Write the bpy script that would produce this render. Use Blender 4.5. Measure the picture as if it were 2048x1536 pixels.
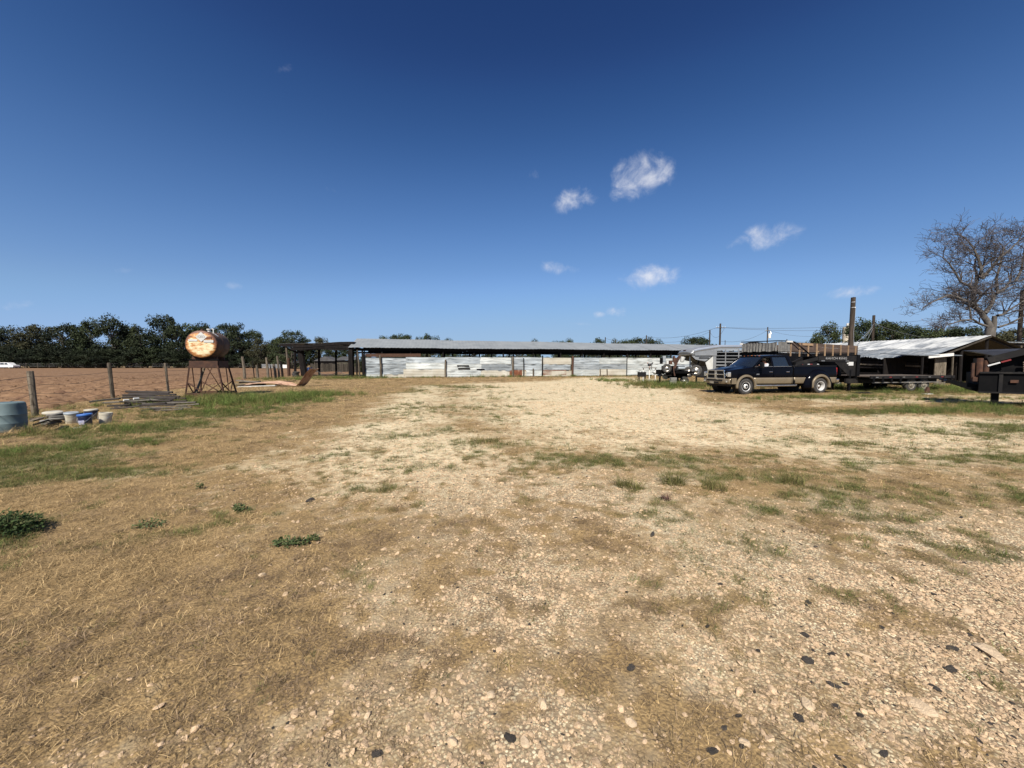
import bpy, bmesh, math, random
import numpy as np
from mathutils import Vector, Matrix, Euler
for _o in list(bpy.data.objects):
    bpy.data.objects.remove(_o, do_unlink=True)
R = math.radians
SC = bpy.context.scene
COL = SC.collection
# ---------------------------------------------------------------- camera
EYE = 1.6
FPX = 770.0                      # focal length in photo pixels (2048 wide)
PITCH = math.atan(42.0 / FPX)    # tilted slightly down, horizon above the middle
cd = bpy.data.cameras.new('camera')
cd.sensor_width = 36.0
cd.lens = FPX / 2048.0 * 36.0
cd.clip_start = 0.05
cd.clip_end = 5000.0
cam = bpy.data.objects.new('camera', cd)
COL.objects.link(cam)
cam.location = (0, 0, EYE)
cam.rotation_euler = (R(90) - PITCH, 0, 0)
SC.camera = cam
# ---------------------------------------------------------------- sun, sky, exposure
SUN_EL, SUN_AZ = 46.0, 193.0      # azimuth clockwise from +Y: behind the camera, a little to its left
sd = bpy.data.lights.new('sun', 'SUN')
sd.energy = 4.7
sd.angle = R(0.53)
sd.color = (1.0, 0.93, 0.82)
sun = bpy.data.objects.new('sun', sd)
COL.objects.link(sun)
_s = Vector((math.sin(R(SUN_AZ)) * math.cos(R(SUN_EL)), math.cos(R(SUN_AZ)) * math.cos(R(SUN_EL)), math.sin(R(SUN_EL))))
sun.rotation_euler = (-_s).to_track_quat('-Z', 'Y').to_euler()
sun.location = (0, -20, 40)
SC.view_settings.view_transform = 'Standard'
SC.view_settings.look = 'None'
SC.view_settings.gamma = 1.0
SC.view_settings.exposure = 0.8
SC.view_settings.use_curve_mapping = False
SC.cycles.max_bounces = 5
SC.cycles.diffuse_bounces = 2
SC.cycles.glossy_bounces = 3
SC.cycles.transparent_max_bounces = 8
SC.cycles.use_denoising = True


def ray(px, py):
    dx = (px - 1024.0) / FPX
    dz = -(py - 768.0) / FPX
    c, s = math.cos(PITCH), math.sin(PITCH)
    return Vector((dx, c + s * dz, -s + c * dz))


def at(px, py, Y):
    """world point on the sight line of a photo pixel at the distance Y"""
    d = ray(px, py)
    return Vector((0, 0, EYE)) + d * (Y / d.y)


def gnd(px, py):
    d = ray(px, py)
    return Vector((0, 0, EYE)) + d * (EYE / -d.z)


world = bpy.data.worlds.new('World')
SC.world = world
world.use_nodes = True
world.cycles.sampling_method = 'MANUAL'
world.cycles.sample_map_resolution = 256
W = world.node_tree
W.nodes.clear()


def WN(t, **kw):
    n = W.nodes.new(t)
    for k, v in kw.items():
        setattr(n, k, v)
    return n


sky = WN('ShaderNodeTexSky', sky_type='NISHITA', sun_disc=False)
sky.sun_elevation = R(SUN_EL)
sky.sun_rotation = R(SUN_AZ)
sky.altitude = 0
sky.air_density = 1.0
sky.dust_density = 0.3
sky.ozone_density = 3.2
wout = WN('ShaderNodeOutputWorld')
bg = WN('ShaderNodeBackground')
bg.inputs['Strength'].default_value = 0.0579
wtc = WN('ShaderNodeTexCoord')


def wmath(op, a, b=None, c=None):
    n = WN('ShaderNodeMath', operation=op)
    for i, v in enumerate((a, b, c)):
        if v is None:
            continue
        if isinstance(v, (int, float)):
            n.inputs[i].default_value = v
        else:
            W.links.new(v, n.inputs[i])
    return n.outputs[0]


wdir = wtc.outputs['Generated']
# small fair-weather cumulus: each one an elliptical puff about its own sky direction, broken up by noise
wn1 = WN('ShaderNodeTexNoise')
wn1.inputs['Scale'].default_value = 21.0
wn1.inputs['Detail'].default_value = 9.0
wn1.inputs['Roughness'].default_value = 0.62
wn1.inputs['Distortion'].default_value = 0.3
W.links.new(wdir, wn1.inputs['Vector'])
# the air close to the horizon keeps the colour it has a few degrees higher (clear dry day)
wsep = WN('ShaderNodeSeparateXYZ')
W.links.new(wdir, wsep.inputs[0])
wcmb = WN('ShaderNodeCombineXYZ')
W.links.new(wsep.outputs[0], wcmb.inputs[0])
W.links.new(wsep.outputs[1], wcmb.inputs[1])
W.links.new(wmath('MAXIMUM', wmath('ADD', wmath('MULTIPLY', wsep.outputs[2], 0.93), 0.07), 0.06), wcmb.inputs[2])
W.links.new(wcmb.outputs[0], sky.inputs['Vector'])
# grade of the clear sky: deeper overhead, pale and even low down, as the photograph exposes it
wsc = WN('ShaderNodeVectorMath', operation='SCALE')
wsc.inputs['Scale'].default_value = 0.1
whs0 = WN('ShaderNodeHueSaturation')
whs0.inputs['Saturation'].default_value = 1.2
W.links.new(sky.outputs[0], whs0.inputs['Color'])
W.links.new(whs0.outputs[0], wsc.inputs[0])
wcv = WN('ShaderNodeRGBCurve')
SKY_CURVES = [[(0, 0), (.0353, .0155), (.0434, .0271), (.068, .0770), (.110, .155), (.167, .243), (.294, .330), (1, .41)],
              [(0, 0), (.1013, .0500), (.121, .085), (.177, .190), (.26, .318), (.363, .444), (.542, .508), (1, .565)],
              [(0, 0), (.24, .168), (.281, .25), (.389, .460), (.50, .62), (.646, .765), (.786, .740), (1, .74)]]
for ch, pts in enumerate(SKY_CURVES):
    cv = wcv.mapping.curves[ch]
    while len(cv.points) < len(pts):
        cv.points.new(0.5, 0.5)
    for p_, (cx_, cy_) in zip(cv.points, pts):
        p_.location = (cx_, cy_)
        p_.handle_type = 'AUTO_CLAMPED'
wcv.mapping.update()
W.links.new(wsc.outputs[0], wcv.inputs['Color'])
whs = WN('ShaderNodeVectorMath', operation='SCALE')
whs.inputs['Scale'].default_value = 10.0
W.links.new(wcv.outputs[0], whs.inputs[0])
wsum = None
CLOUDS = [  # centre px, half width px, half height px, tilt, density
    (1285, 350, 58, 40, 0.35, 1.0), (1240, 385, 40, 20, 0.5, 0.5), (1152, 396, 46, 24, 0.45, 0.85),
    (1545, 472, 62, 24, 0.12, 0.95), (1490, 480, 34, 16, 0.3, 0.7), (1300, 553, 56, 26, 0.0, 0.95),
    (1128, 540, 52, 14, -0.2, 0.6), (1695, 584, 58, 13, 0.1, 0.75), (1234, 624, 22, 11, 0.0, 0.95),
    (1199, 630, 14, 7, 0.0, 0.85), (1060, 350, 34, 18, 0.2, 0.28), (662, 378, 30, 12, -0.4, 0.22),
    (465, 571, 26, 11, 0.0, 0.4), (30, 612, 60, 16, 0.0, 0.45), (1380, 374, 22, 16, 0.5, 0.3),
    (240, 540, 40, 10, 0.0, 0.15), (602, 632, 24, 10, 0.0, 0.25), (570, 136, 30, 14, 0.3, 0.02), (1175, 648, 60, 6, 0.0, 0.22)]
# sky directions ahead written as slopes (east over north, up over north)
wy = wmath('MAXIMUM', wsep.outputs[1], 0.05)
wcm2 = WN('ShaderNodeCombineXYZ')
W.links.new(wmath('DIVIDE', wsep.outputs[0], wy), wcm2.inputs[0])
W.links.new(wmath('DIVIDE', wsep.outputs[2], wy), wcm2.inputs[1])
for (px, py, rw, rh, tl, dens) in CLOUDS:
    d = ray(px, py)
    mp = WN('ShaderNodeMapping', vector_type='TEXTURE')
    mp.inputs['Location'].default_value = (d.x / d.y, d.z / d.y, 0)
    mp.inputs['Rotation'].default_value = (0, 0, tl)
    mp.inputs['Scale'].default_value = (rw * 1.25 / FPX, rh * 1.25 / FPX, 1)
    W.links.new(wcm2.outputs[0], mp.inputs['Vector'])
    dp = WN('ShaderNodeVectorMath', operation='DOT_PRODUCT')
    W.links.new(mp.outputs[0], dp.inputs[0])
    W.links.new(mp.outputs[0], dp.inputs[1])
    e = wmath('MULTIPLY_ADD', dp.outputs['Value'], -1.0, dens)
    wsum = e if wsum is None else wmath('MAXIMUM', wsum, e)
wsum = wmath('MAXIMUM', wsum, -1.0)
q = wmath('ADD', wmath('MULTIPLY', wsum, 0.95), wmath('MULTIPLY', wmath('SUBTRACT', wn1.outputs[0], 0.52), 3.0))
mr = WN('ShaderNodeMapRange', interpolation_type='SMOOTHSTEP', clamp=True)
W.links.new(q, mr.inputs[0])
mr.inputs[1].default_value = 0.0
mr.inputs[2].default_value = 1.7
ee = WN('ShaderNodeMapRange', interpolation_type='SMOOTHSTEP', clamp=True)
W.links.new(wsum, ee.inputs[0])
ee.inputs[1].default_value = -0.9
ee.inputs[2].default_value = 0.5
wsum = wmath('MULTIPLY', wmath('MULTIPLY', mr.outputs[0], ee.outputs[0]), 0.85)
wsum = wmath('MULTIPLY', wsum, wmath('GREATER_THAN', wsep.outputs[1], 0.06))
cmix = WN('ShaderNodeMix', data_type='RGBA')
W.links.new(wsum, cmix.inputs[0])
W.links.new(whs.outputs[0], cmix.inputs[6])
ccol = WN('ShaderNodeMix', data_type='RGBA')
W.links.new(mr.outputs[0], ccol.inputs[0])
ccol.inputs[6].default_value = (6.2, 6.7, 8.2, 1)
ccol.inputs[7].default_value = (9.2, 9.2, 9.5, 1)
W.links.new(ccol.outputs[2], cmix.inputs[7])
W.links.new(cmix.outputs[2], bg.inputs[0])
W.links.new(bg.outputs[0], wout.inputs[0])

# ---------------------------------------------------------------- helpers: numpy noise
def _hash(ix, iy, seed):
    h = (ix.astype(np.int64) * 374761393 + iy.astype(np.int64) * 668265263 + seed * 1274126177) & 0xFFFFFFFF
    h = ((h ^ (h >> 13)) * 1274126177) & 0xFFFFFFFF
    h = (h ^ (h >> 16)) & 0xFFFFFFFF
    return h / 4294967295.0


def vnoise(x, y, seed=0):
    x0, y0 = np.floor(x), np.floor(y)
    fx, fy = x - x0, y - y0
    fx = fx * fx * (3 - 2 * fx)
    fy = fy * fy * (3 - 2 * fy)
    a, b = _hash(x0, y0, seed), _hash(x0 + 1, y0, seed)
    c, d = _hash(x0, y0 + 1, seed), _hash(x0 + 1, y0 + 1, seed)
    return (a * (1 - fx) + b * fx) * (1 - fy) + (c * (1 - fx) + d * fx) * fy


def fbm(x, y, octaves=4, seed=0, gain=0.5):
    s, a, t = 0, 1.0, 0
    for i in range(octaves):
        s = s + a * vnoise(x * 2 ** i + 17.3 * i, y * 2 ** i - 9.1 * i, seed + i)
        t += a
        a *= gain
    return s / t


def polymask(x, y, poly, feather):
    """soft inside mask of a polygon (world metres)"""
    d2 = np.full(x.shape, 1e9)
    inside = np.zeros(x.shape, bool)
    n = len(poly)
    for i in range(n):
        (ax, ay), (bx, by) = poly[i], poly[(i + 1) % n]
        ex, ey = bx - ax, by - ay
        t = np.clip(((x - ax) * ex + (y - ay) * ey) / (ex * ex + ey * ey), 0, 1)
        d2 = np.minimum(d2, (x - ax - t * ex) ** 2 + (y - ay - t * ey) ** 2)
        c = ((ay > y) != (by > y)) & (x < (bx - ax) * (y - ay) / (by - ay + 1e-12) + ax)
        inside ^= c
    sdist = np.sqrt(d2) * np.where(inside, 1, -1)
    return np.clip(sdist / feather * 0.5 + 0.5, 0, 1)


def ell(x, y, cx, cy, rx, ry, rot=0.0):
    c, s = math.cos(rot), math.sin(rot)
    u = ((x - cx) * c + (y - cy) * s) / rx
    v = (-(x - cx) * s + (y - cy) * c) / ry
    return np.exp(-(u * u + v * v) * 0.9)


GRAVEL = [
    (1.0, 2.6, [(-4.5, 30), (-2.6, 20), (-1.6, 13), (-0.7, 9.5), (0.7, 7.2), (3, 6.9), (5.2, 6.9), (8, 8.3), (9.5, 11), (8.6, 15), (9.0, 19), (11, 27), (14.5, 38), (13, 44), (8, 42), (3, 34)]),
    (0.84, 1.7, [(-6.4, 27), (-5.2, 14), (-4.6, 9.5), (-4.0, 6.4), (-3.4, 5.3), (-2.0, 3.9), (-.7, 3.1), (1.2, 2.9), (2.6, 4.0), (3.0, 5.2), (0.6, 7), (-1, 10), (-2.5, 17), (-4, 28)]),
    (0.88, 1.7, [(0.5, -2), (0.35, 2.0), (0.6, 3.2), (2, 4.3), (4, 4.7), (8, 5.0), (14, 6.0), (14, -2)]),
    (0.74, 1.5, [(-1.0, -2), (-1.2, 2.5), (-1.9, 4.1), (0.5, 5.6), (2.2, 5.2), (1.2, 3), (1, -2)]),
    (0.78, 1.8, [(2.6, 5.2), (3.6, 6.0), (5, 5.4), (9, 5.6), (13, 7.5), (15, 11.5), (10, 13), (6, 8.5)]),
    (0.55, 1.0, [(11, 14.6), (24, 14.6), (30, 19), (30, 20), (18, 19.2), (12, 17.6)])]
GREEN = [  # cx cy rx ry rot weight
    (1.6, 6.2, 1.9, .85, -.1, .72), (3.1, 5.25, 1.5, .5, .0, .72), (-.5, 7.7, 1.8, .55, 0, .6), (6.6, 7.6, 1.9, .6, 0, .72),
    (8.0, 6.5, 2.6, .8, 0, .75), (4.4, 4.6, 2.2, .4, 0, .75), (-1.9, 8.6, 2, .7, 0, .5), (-3.6, 12, 1.5, 1.6, 0, .5), (6.2, 4.4, 1.5, .5, 0, .8),
    (-5, 22, 2.4, 2.6, 0, .6), (-3.2, 25.5, 2.5, 1.6, 0, .7), (14.6, 17.2, 6, 1.2, .1, .75), (15, 12.9, 6, 1.1, .1, 1.0), (13, 9.4, 4, .8, .1, .7),
    (-8.6, 6.9, 1.8, .75, .45, 1.25), (-9.0, 9.4, 1.8, 1.2, .6, 1.25), (-9.2, 12.2, 2.0, 1.5, 0, 1.25), (-11, 16, 2.6, 2.4, 0, 1.2), (-10, 19, 2, 1.5, 0, 1.1),
    (-6.4, 5.5, 1.5, .38, .25, 1.2), (-4.9, 3.35, .8, .35, 0, .9), (-8.2, 5.7, 1.8, .9, .4, 1.4), (-2.6, 3.9, .8, .25, 0, .45), (-1.2, 2.9, .4, .5, .5, .4),
    (0.6, 4.4, .9, .25, 0, .4), (2.4, 3.3, .8, .25, 0, .5), (26, 22, 8, 2.4, .15, 1.2), (12, 24.5, 3.5, 1.6, 0, .9), (-20, 38, 6, 2.4, 0, .8),
    (-1.7, 4.9, .7, .3, 0, .4), (-7.2, 4.9, 1.5, .45, .3, .8), (-5.3, 3.5, .9, .4, 0, 1.0), (-4.7, 3.0, .7, .25, 0, .8), (8.5, 6.4, 4.5, 1.3, .05, .62), (11.5, 9.0, 5.5, 1.4, .1, .58), (6.0, 4.3, 3.6, .8, .05, .55), (5.0, 3.2, 2.2, .5, .1, .45), (-2.2, 9.5, 2.6, 1.6, 0, .52), (-2.8, 13.5, 2.4, 2.4, 0, .52), (-3.2, 3.7, 1.6, .5, .2, .45), (3.0, 4.0, 1.6, .4, .1, .5), (2.0, 9.2, .8, .2, 0, .5), (5.5, 10.5, 1.2, .3, 0, .5), (7.5, 13.0, 1.5, .3, 0, .5), (-.2, 14, 1.0, .4, 0, .5), (-1.2, 11, .8, .4, 0, .5)]


def masks(x, y):
    wx = x + (fbm(x * .55, y * .55, 3, 5) - .5) * 1.6 * np.clip(np.abs(y) / 8, .35, 2)
    wy = y + (fbm(x * .55, y * .55, 3, 9) - .5) * 1.2 * np.clip(np.abs(y) / 8, .35, 2)
    g = np.zeros(x.shape)
    for (w, fe, poly) in GRAVEL:
        g = np.maximum(g, w * polymask(wx, wy, poly, fe))
    gn = .31 * polymask(x, y, [(-5, 5), (-6, 16), (-4, 26), (1, 24), (2, 9), (9, 9.5), (16, 14), (20, 9), (10, 3), (4, 2.2), (1, 2.8), (-2, 4)], 3.0)
    for (cx, cy, rx, ry, rot, w) in GREEN:
        gn = np.maximum(gn, w * ell(wx, wy, cx, cy, rx, ry, rot))
    br = fbm(x * 1.9, y * 1.9, 4, 21)
    brf = fbm(x * .35, y * .6, 3, 33)
    fine = fbm(x * 6.5, y * 6.5, 3, 61)
    gn = np.clip((gn - .20) * 1.35 + (br - .5) * 1.15 + (fine - .5) * 1.5 + (brf - .5) * .5, 0, 1)
    g = np.clip(g + ((br - .5) * .6 + (fine - .5) * 1.0) * np.clip(g * 4, 0, 1) * np.clip(1.3 - g, .15, 1), 0, 1)
    pt = fbm(x * 1.6 + 31, y * 2.1, 4, 55)
    g = np.clip(g - np.clip((pt - .50) * 1.6 + (fine - .5) * 2.0, 0, .5) * np.clip(1.25 - np.hypot(x, y) / 14, .15, 1), 0, 1)
    g = np.clip(g - gn * .38, 0, 1)
    dd = np.clip(1.05 - g * 1.15 - gn * .6 + (fbm(x * 1.3, y * 1.3, 3, 41) - .5) * .6 + (fine - .5) * .5, 0, 1)
    return g, gn, dd


def loose(x, y):
    """where loose stones lie on dark earth, the shadows in their gaps put into its colour"""
    return np.maximum(polymask(x, y, GRAVEL[2][2], 2.0), polymask(x, y, GRAVEL[3][2], 1.6))


def relief(x, y):
    z = (fbm(x * .12, y * .12, 3, 71) - .5) * .10 + (fbm(x * .9, y * .9, 3, 73) - .5) * .05
    near = np.clip(1.2 - np.hypot(x, y) / 14, 0, 1)
    z = z + near * (fbm(x * 7, y * 7, 3, 77) - .5) * .018
    return z * np.clip(np.hypot(x, y) / 3, .4, 1)

def gz(x, y):
    return float(relief(np.array([float(x)]), np.array([float(y)]))[0])


# ---------------------------------------------------------------- materials
MATS = {}


def material(name, col, rough=0.7, metal=0.0, col2=None, scale=6.0, mix=0.5, bump=0.0, bscale=None, rnd=0.0, col3=None, scale3=2.0, amt3=0.5, coat=0.0, stretch=None, translucent=0.0, detail=6.0, dist=0.02, alpha=1.0, spec=0.5, sharp=0.12, island=0.0):
    if name in MATS:
        return MATS[name]
    m = bpy.data.materials.new(name)
    m.use_nodes = True
    T = m.node_tree
    L = T.links
    b = T.nodes['Principled BSDF']
    b.inputs['Roughness'].default_value = rough
    b.inputs['Metallic'].default_value = metal
    b.inputs['Specular IOR Level'].default_value = spec
    b.inputs['Alpha'].default_value = alpha
    if coat:
        b.inputs['Coat Weight'].default_value = coat
        b.inputs['Coat Roughness'].default_value = 0.04
    tc = T.nodes.new('ShaderNodeTexCoord')
    vec = tc.outputs['Object']
    if stretch:
        mp = T.nodes.new('ShaderNodeMapping')
        mp.inputs['Scale'].default_value = stretch
        L.new(vec, mp.inputs['Vector'])
        vec = mp.outputs['Vector']
    oi = T.nodes.new('ShaderNodeObjectInfo')
    # shift the pattern by the object's own random number so that copies differ
    add = T.nodes.new('ShaderNodeVectorMath')
    add.operation = 'ADD'
    cm = T.nodes.new('ShaderNodeCombineXYZ')
    mul = T.nodes.new('ShaderNodeMath')
    mul.operation = 'MULTIPLY'
    mul.inputs[1].default_value = 37.0
    L.new(oi.outputs['Random'], mul.inputs[0])
    L.new(mul.outputs[0], cm.inputs[0])
    L.new(mul.outputs[0], cm.inputs[1])
    L.new(vec, add.inputs[0])
    L.new(cm.outputs[0], add.inputs[1])
    vec = add.outputs[0]
    cur = None

    def mixer(a, bcol, fac):
        n = T.nodes.new('ShaderNodeMix')
        n.data_type = 'RGBA'
        if isinstance(a, tuple):
            n.inputs[6].default_value = (*a, 1)
        else:
            L.new(a, n.inputs[6])
        if isinstance(bcol, tuple):
            n.inputs[7].default_value = (*bcol, 1)
        else:
            L.new(bcol, n.inputs[7])
        L.new(fac, n.inputs[0])
        return n.outputs[2]

    def noise(sc, lo, hi, det=detail):
        n = T.nodes.new('ShaderNodeTexNoise')
        n.inputs['Scale'].default_value = sc
        n.inputs['Detail'].default_value = det
        n.inputs['Roughness'].default_value = 0.62
        L.new(vec, n.inputs['Vector'])
        r = T.nodes.new('ShaderNodeMapRange')
        r.inputs[1].default_value = lo
        r.inputs[2].default_value = hi
        L.new(n.outputs[0], r.inputs[0])
        return r.outputs[0], n.outputs[0]

    cur = col
    if col2 is not None:
        f, _ = noise(scale, mix - sharp, mix + sharp)
        cur = mixer(cur, col2, f)
    if col3 is not None:
        f, _ = noise(scale3, amt3 - 0.07, amt3 + 0.07)
        cur = mixer(cur, col3, f)
    if rnd:
        hs = T.nodes.new('ShaderNodeHueSaturation')
        if isinstance(cur, tuple):
            hs.inputs['Color'].default_value = (*cur, 1)
        else:
            L.new(cur, hs.inputs['Color'])
        mr = T.nodes.new('ShaderNodeMapRange')
        mr.inputs[3].default_value = 1 - rnd
        mr.inputs[4].default_value = 1 + rnd
        L.new(oi.outputs['Random'], mr.inputs[0])
        val = mr.outputs[0]
        if island:                       # every blade its own shade
            ge = T.nodes.new('ShaderNodeNewGeometry')
            m2 = T.nodes.new('ShaderNodeMapRange')
            m2.inputs[3].default_value = 1 - island
            m2.inputs[4].default_value = 1 + island
            L.new(ge.outputs['Random Per Island'], m2.inputs[0])
            mm = T.nodes.new('ShaderNodeMath')
            mm.operation = 'MULTIPLY'
            L.new(val, mm.inputs[0])
            L.new(m2.outputs[0], mm.inputs[1])
            val = mm.outputs[0]
        L.new(val, hs.inputs['Value'])
        cur = hs.outputs[0]
    if isinstance(cur, tuple):
        b.inputs['Base Color'].default_value = (*cur, 1)
    else:
        L.new(cur, b.inputs['Base Color'])
    if bump:
        f, raw = noise(bscale or scale * 2, 0, 1)
        bn = T.nodes.new('ShaderNodeBump')
        bn.inputs['Strength'].default_value = bump
        bn.inputs['Distance'].default_value = dist
        L.new(raw, bn.inputs['Height'])
        L.new(bn.outputs[0], b.inputs['Normal'])
    if translucent:
        out = T.nodes['Material Output']
        tr = T.nodes.new('ShaderNodeBsdfTranslucent')
        if isinstance(cur, tuple):
            tr.inputs[0].default_value = (*cur, 1)
        else:
            L.new(cur, tr.inputs[0])
        ms = T.nodes.new('ShaderNodeMixShader')
        ms.inputs[0].default_value = translucent
        L.new(b.outputs[0], ms.inputs[1])
        L.new(tr.outputs[0], ms.inputs[2])
        L.new(ms.outputs[0], out.inputs[0])
    MATS[name] = m
    return m


# ---------------------------------------------------------------- mesh builder
class MB:
    def __init__(self):
        self.v, self.f = [], []
        self.M = Matrix()

    def _add(self, vs, fs):
        o = len(self.v)
        self.v.extend([tuple(self.M @ Vector(p)) for p in vs])
        self.f.extend([tuple(i + o for i in q) for q in fs])
        return self

    def box(self, c, s, rot=None, taper=1.0):
        x, y, z = s[0] / 2, s[1] / 2, s[2] / 2
        t = taper
        vs = [(-x, -y, -z), (x, -y, -z), (x, y, -z), (-x, y, -z), (-x * t, -y * t, z), (x * t, -y * t, z), (x * t, y * t, z), (-x * t, y * t, z)]
        m = Euler(rot).to_matrix() if rot else Matrix.Identity(3)
        vs = [m @ Vector(p) + Vector(c) for p in vs]
        return self._add(vs, [(0, 3, 2, 1), (4, 5, 6, 7), (0, 1, 5, 4), (1, 2, 6, 5), (2, 3, 7, 6), (3, 0, 4, 7)])

    def bar(self, a, b, w, h, up=(0, 0, 1)):
        """rectangular bar from a to b, w sideways, h along up"""
        a, b, up = Vector(a), Vector(b), Vector(up)
        d = (b - a).normalized()
        s = d.cross(up)
        if s.length < 1e-4:
            s = d.cross(Vector((0, 1, 0)))
        s.normalize()
        u = s.cross(d).normalized()
        s, u = s * w / 2, u * h / 2
        vs = [a - s - u, a + s - u, a + s + u, a - s + u, b - s - u, b + s - u, b + s + u, b - s + u]
        return self._add(vs, [(0, 1, 2, 3), (7, 6, 5, 4), (0, 4, 5, 1), (1, 5, 6, 2), (2, 6, 7, 3), (3, 7, 4, 0)])

    def tube(self, pts, rad, n=8, cap=True):
        pts = [Vector(p) for p in pts]
        if isinstance(rad, (int, float)):
            rad = [rad] * len(pts)
        vs, fs = [], []
        ref = None
        for i, p in enumerate(pts):
            d = (pts[min(i + 1, len(pts) - 1)] - pts[max(i - 1, 0)])
            d = d.normalized() if d.length > 1e-9 else Vector((0, 0, 1))
            if ref is None:
                ref = Vector((1, 0, 0)) if abs(d.x) < .9 else Vector((0, 1, 0))
            s = (ref - d * ref.dot(d)).normalized()
            ref = s
            u = d.cross(s)
            for k in range(n):
                a = 2 * math.pi * k / n
                vs.append(p + (s * math.cos(a) + u * math.sin(a)) * rad[i])
        for i in range(len(pts) - 1):
            for k in range(n):
                k2 = (k + 1) % n
                fs.append((i * n + k, i * n + k2, (i + 1) * n + k2, (i + 1) * n + k))
        if cap:
            fs.append(tuple(range(n - 1, -1, -1)))
            fs.append(tuple((len(pts) - 1) * n + k for k in range(n)))
        return self._add(vs, fs)

    def lathe(self, prof, n=24, axis='z', c=(0, 0, 0), closed=False, cap=True):
        """prof: (r, h) pairs turned round an axis"""
        vs, fs = [], []
        for (r, h) in prof:
            for k in range(n):
                a = 2 * math.pi * k / n
                p = (r * math.cos(a), r * math.sin(a), h)
                if axis == 'y':
                    p = (p[0], h, p[1])
                elif axis == 'x':
                    p = (h, p[0], p[1])
                vs.append(Vector(p) + Vector(c))
        m = len(prof)
        for i in range(m - 1):
            for k in range(n):
                k2 = (k + 1) % n
                fs.append((i * n + k, i * n + k2, (i + 1) * n + k2, (i + 1) * n + k))
        if closed:
            for k in range(n):
                k2 = (k + 1) % n
                fs.append(((m - 1) * n + k, (m - 1) * n + k2, k2, k))
        elif cap:
            if prof[0][0] > 1e-6:
                fs.append(tuple(range(n - 1, -1, -1)))
            if prof[-1][0] > 1e-6:
                fs.append(tuple((m - 1) * n + k for k in range(n)))
        return self._add(vs, fs)

    def prism(self, poly, a, b, plane='xz'):
        """polygon extruded between a and b along the plane's normal"""
        n = len(poly)
        vs = []
        for h in (a, b):
            for (p, q) in poly:
                vs.append((p, h, q) if plane == 'xz' else ((p, q, h) if plane == 'xy' else (h, p, q)))
        fs = [tuple(range(n)), tuple(range(2 * n - 1, n - 1, -1))]
        for i in range(n):
            j = (i + 1) % n
            fs.append((i, i + n, j + n, j))
        return self._add(vs, fs)

    def grid(self, P, flip=False):
        """P: rows of points -> quad sheet"""
        nr, nc = len(P), len(P[0])
        vs = [p for row in P for p in row]
        fs = []
        for i in range(nr - 1):
            for j in range(nc - 1):
                q = (i * nc + j, i * nc + j + 1, (i + 1) * nc + j + 1, (i + 1) * nc + j)
                fs.append(q[::-1] if flip else q)
        return self._add(vs, fs)

    def build(self, name, mat, parent=None, smooth=False, bevel=0.0, solid=0.0, angle=40, seg=2):
        me = bpy.data.meshes.new(name)
        me.from_pydata(self.v, [], self.f)
        bm = bmesh.new()
        bm.from_mesh(me)
        bmesh.ops.remove_doubles(bm, verts=bm.verts, dist=1e-5)
        bmesh.ops.recalc_face_normals(bm, faces=bm.faces)
        bm.to_mesh(me)
        bm.free()
        if smooth:
            for p in me.polygons:
                p.use_smooth = True
            me.set_sharp_from_angle(angle=R(angle))
        me.materials.append(mat)
        o = bpy.data.objects.new(name, me)
        COL.objects.link(o)
        if parent is not None:
            o.parent = parent
        if solid:
            md = o.modifiers.new('thickness', 'SOLIDIFY')
            md.thickness = solid
            md.offset = 0
        if bevel:
            md = o.modifiers.new('bevel', 'BEVEL')
            md.width = bevel
            md.segments = seg
            md.limit_method = 'ANGLE'
            md.angle_limit = R(35)
        return o


ORD = ['first', 'second', 'third', 'fourth', 'fifth', 'sixth', 'seventh', 'eighth', 'ninth', 'tenth', 'eleventh', 'twelfth', 'thirteenth', 'fourteenth', 'fifteenth', 'sixteenth', 'seventeenth', 'eighteenth', 'nineteenth', 'twentieth']
ORD += ['twenty-' + w for w in ORD[:9]] + ['thirtieth'] + ['thirty-' + w for w in ORD[:9]] + ['fortieth'] + ['forty-' + w for w in ORD[:9]]


def tag(o, label, cat=None, group=None, kind=None):
    if label:
        o['label'] = label
    if cat:
        o['category'] = cat
    if group:
        o['group'] = group
    if kind:
        o['kind'] = kind
    return o


def thing(name, label, cat, loc=(0, 0, 0), rz=0.0, group=None):
    o = bpy.data.objects.new(name, None)
    o.empty_display_size = 0.2
    COL.objects.link(o)
    o.location = loc
    o.rotation_euler = (0, 0, rz)
    return tag(o, label, cat, group)


def kids(o):
    return [c for c in bpy.data.objects if c.parent == o]


def copy_tree(o, parent=None):
    ch = kids(o)
    c = o.copy()
    COL.objects.link(c)
    c.parent = parent
    for k in ch:
        copy_tree(k, c)
    return c


def text_mesh(s, size, name, mat, parent, loc, rot, depth=0.002, sx=1.0, align='CENTER'):
    cu = bpy.data.curves.new('lettering', 'FONT')
    cu.body = s
    cu.size = size
    cu.extrude = depth
    cu.align_x = align
    cu.align_y = 'CENTER'
    ob = bpy.data.objects.new('lettering', cu)
    COL.objects.link(ob)
    dg = bpy.context.evaluated_depsgraph_get()
    me = bpy.data.meshes.new_from_object(ob.evaluated_get(dg))
    bpy.data.objects.remove(ob, do_unlink=True)
    me.materials.clear()
    me.materials.append(mat)
    o = bpy.data.objects.new(name, me)
    COL.objects.link(o)
    o.parent = parent
    o.location = loc
    o.rotation_euler = rot
    o.scale = (sx, 1, 1)
    return o


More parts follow.
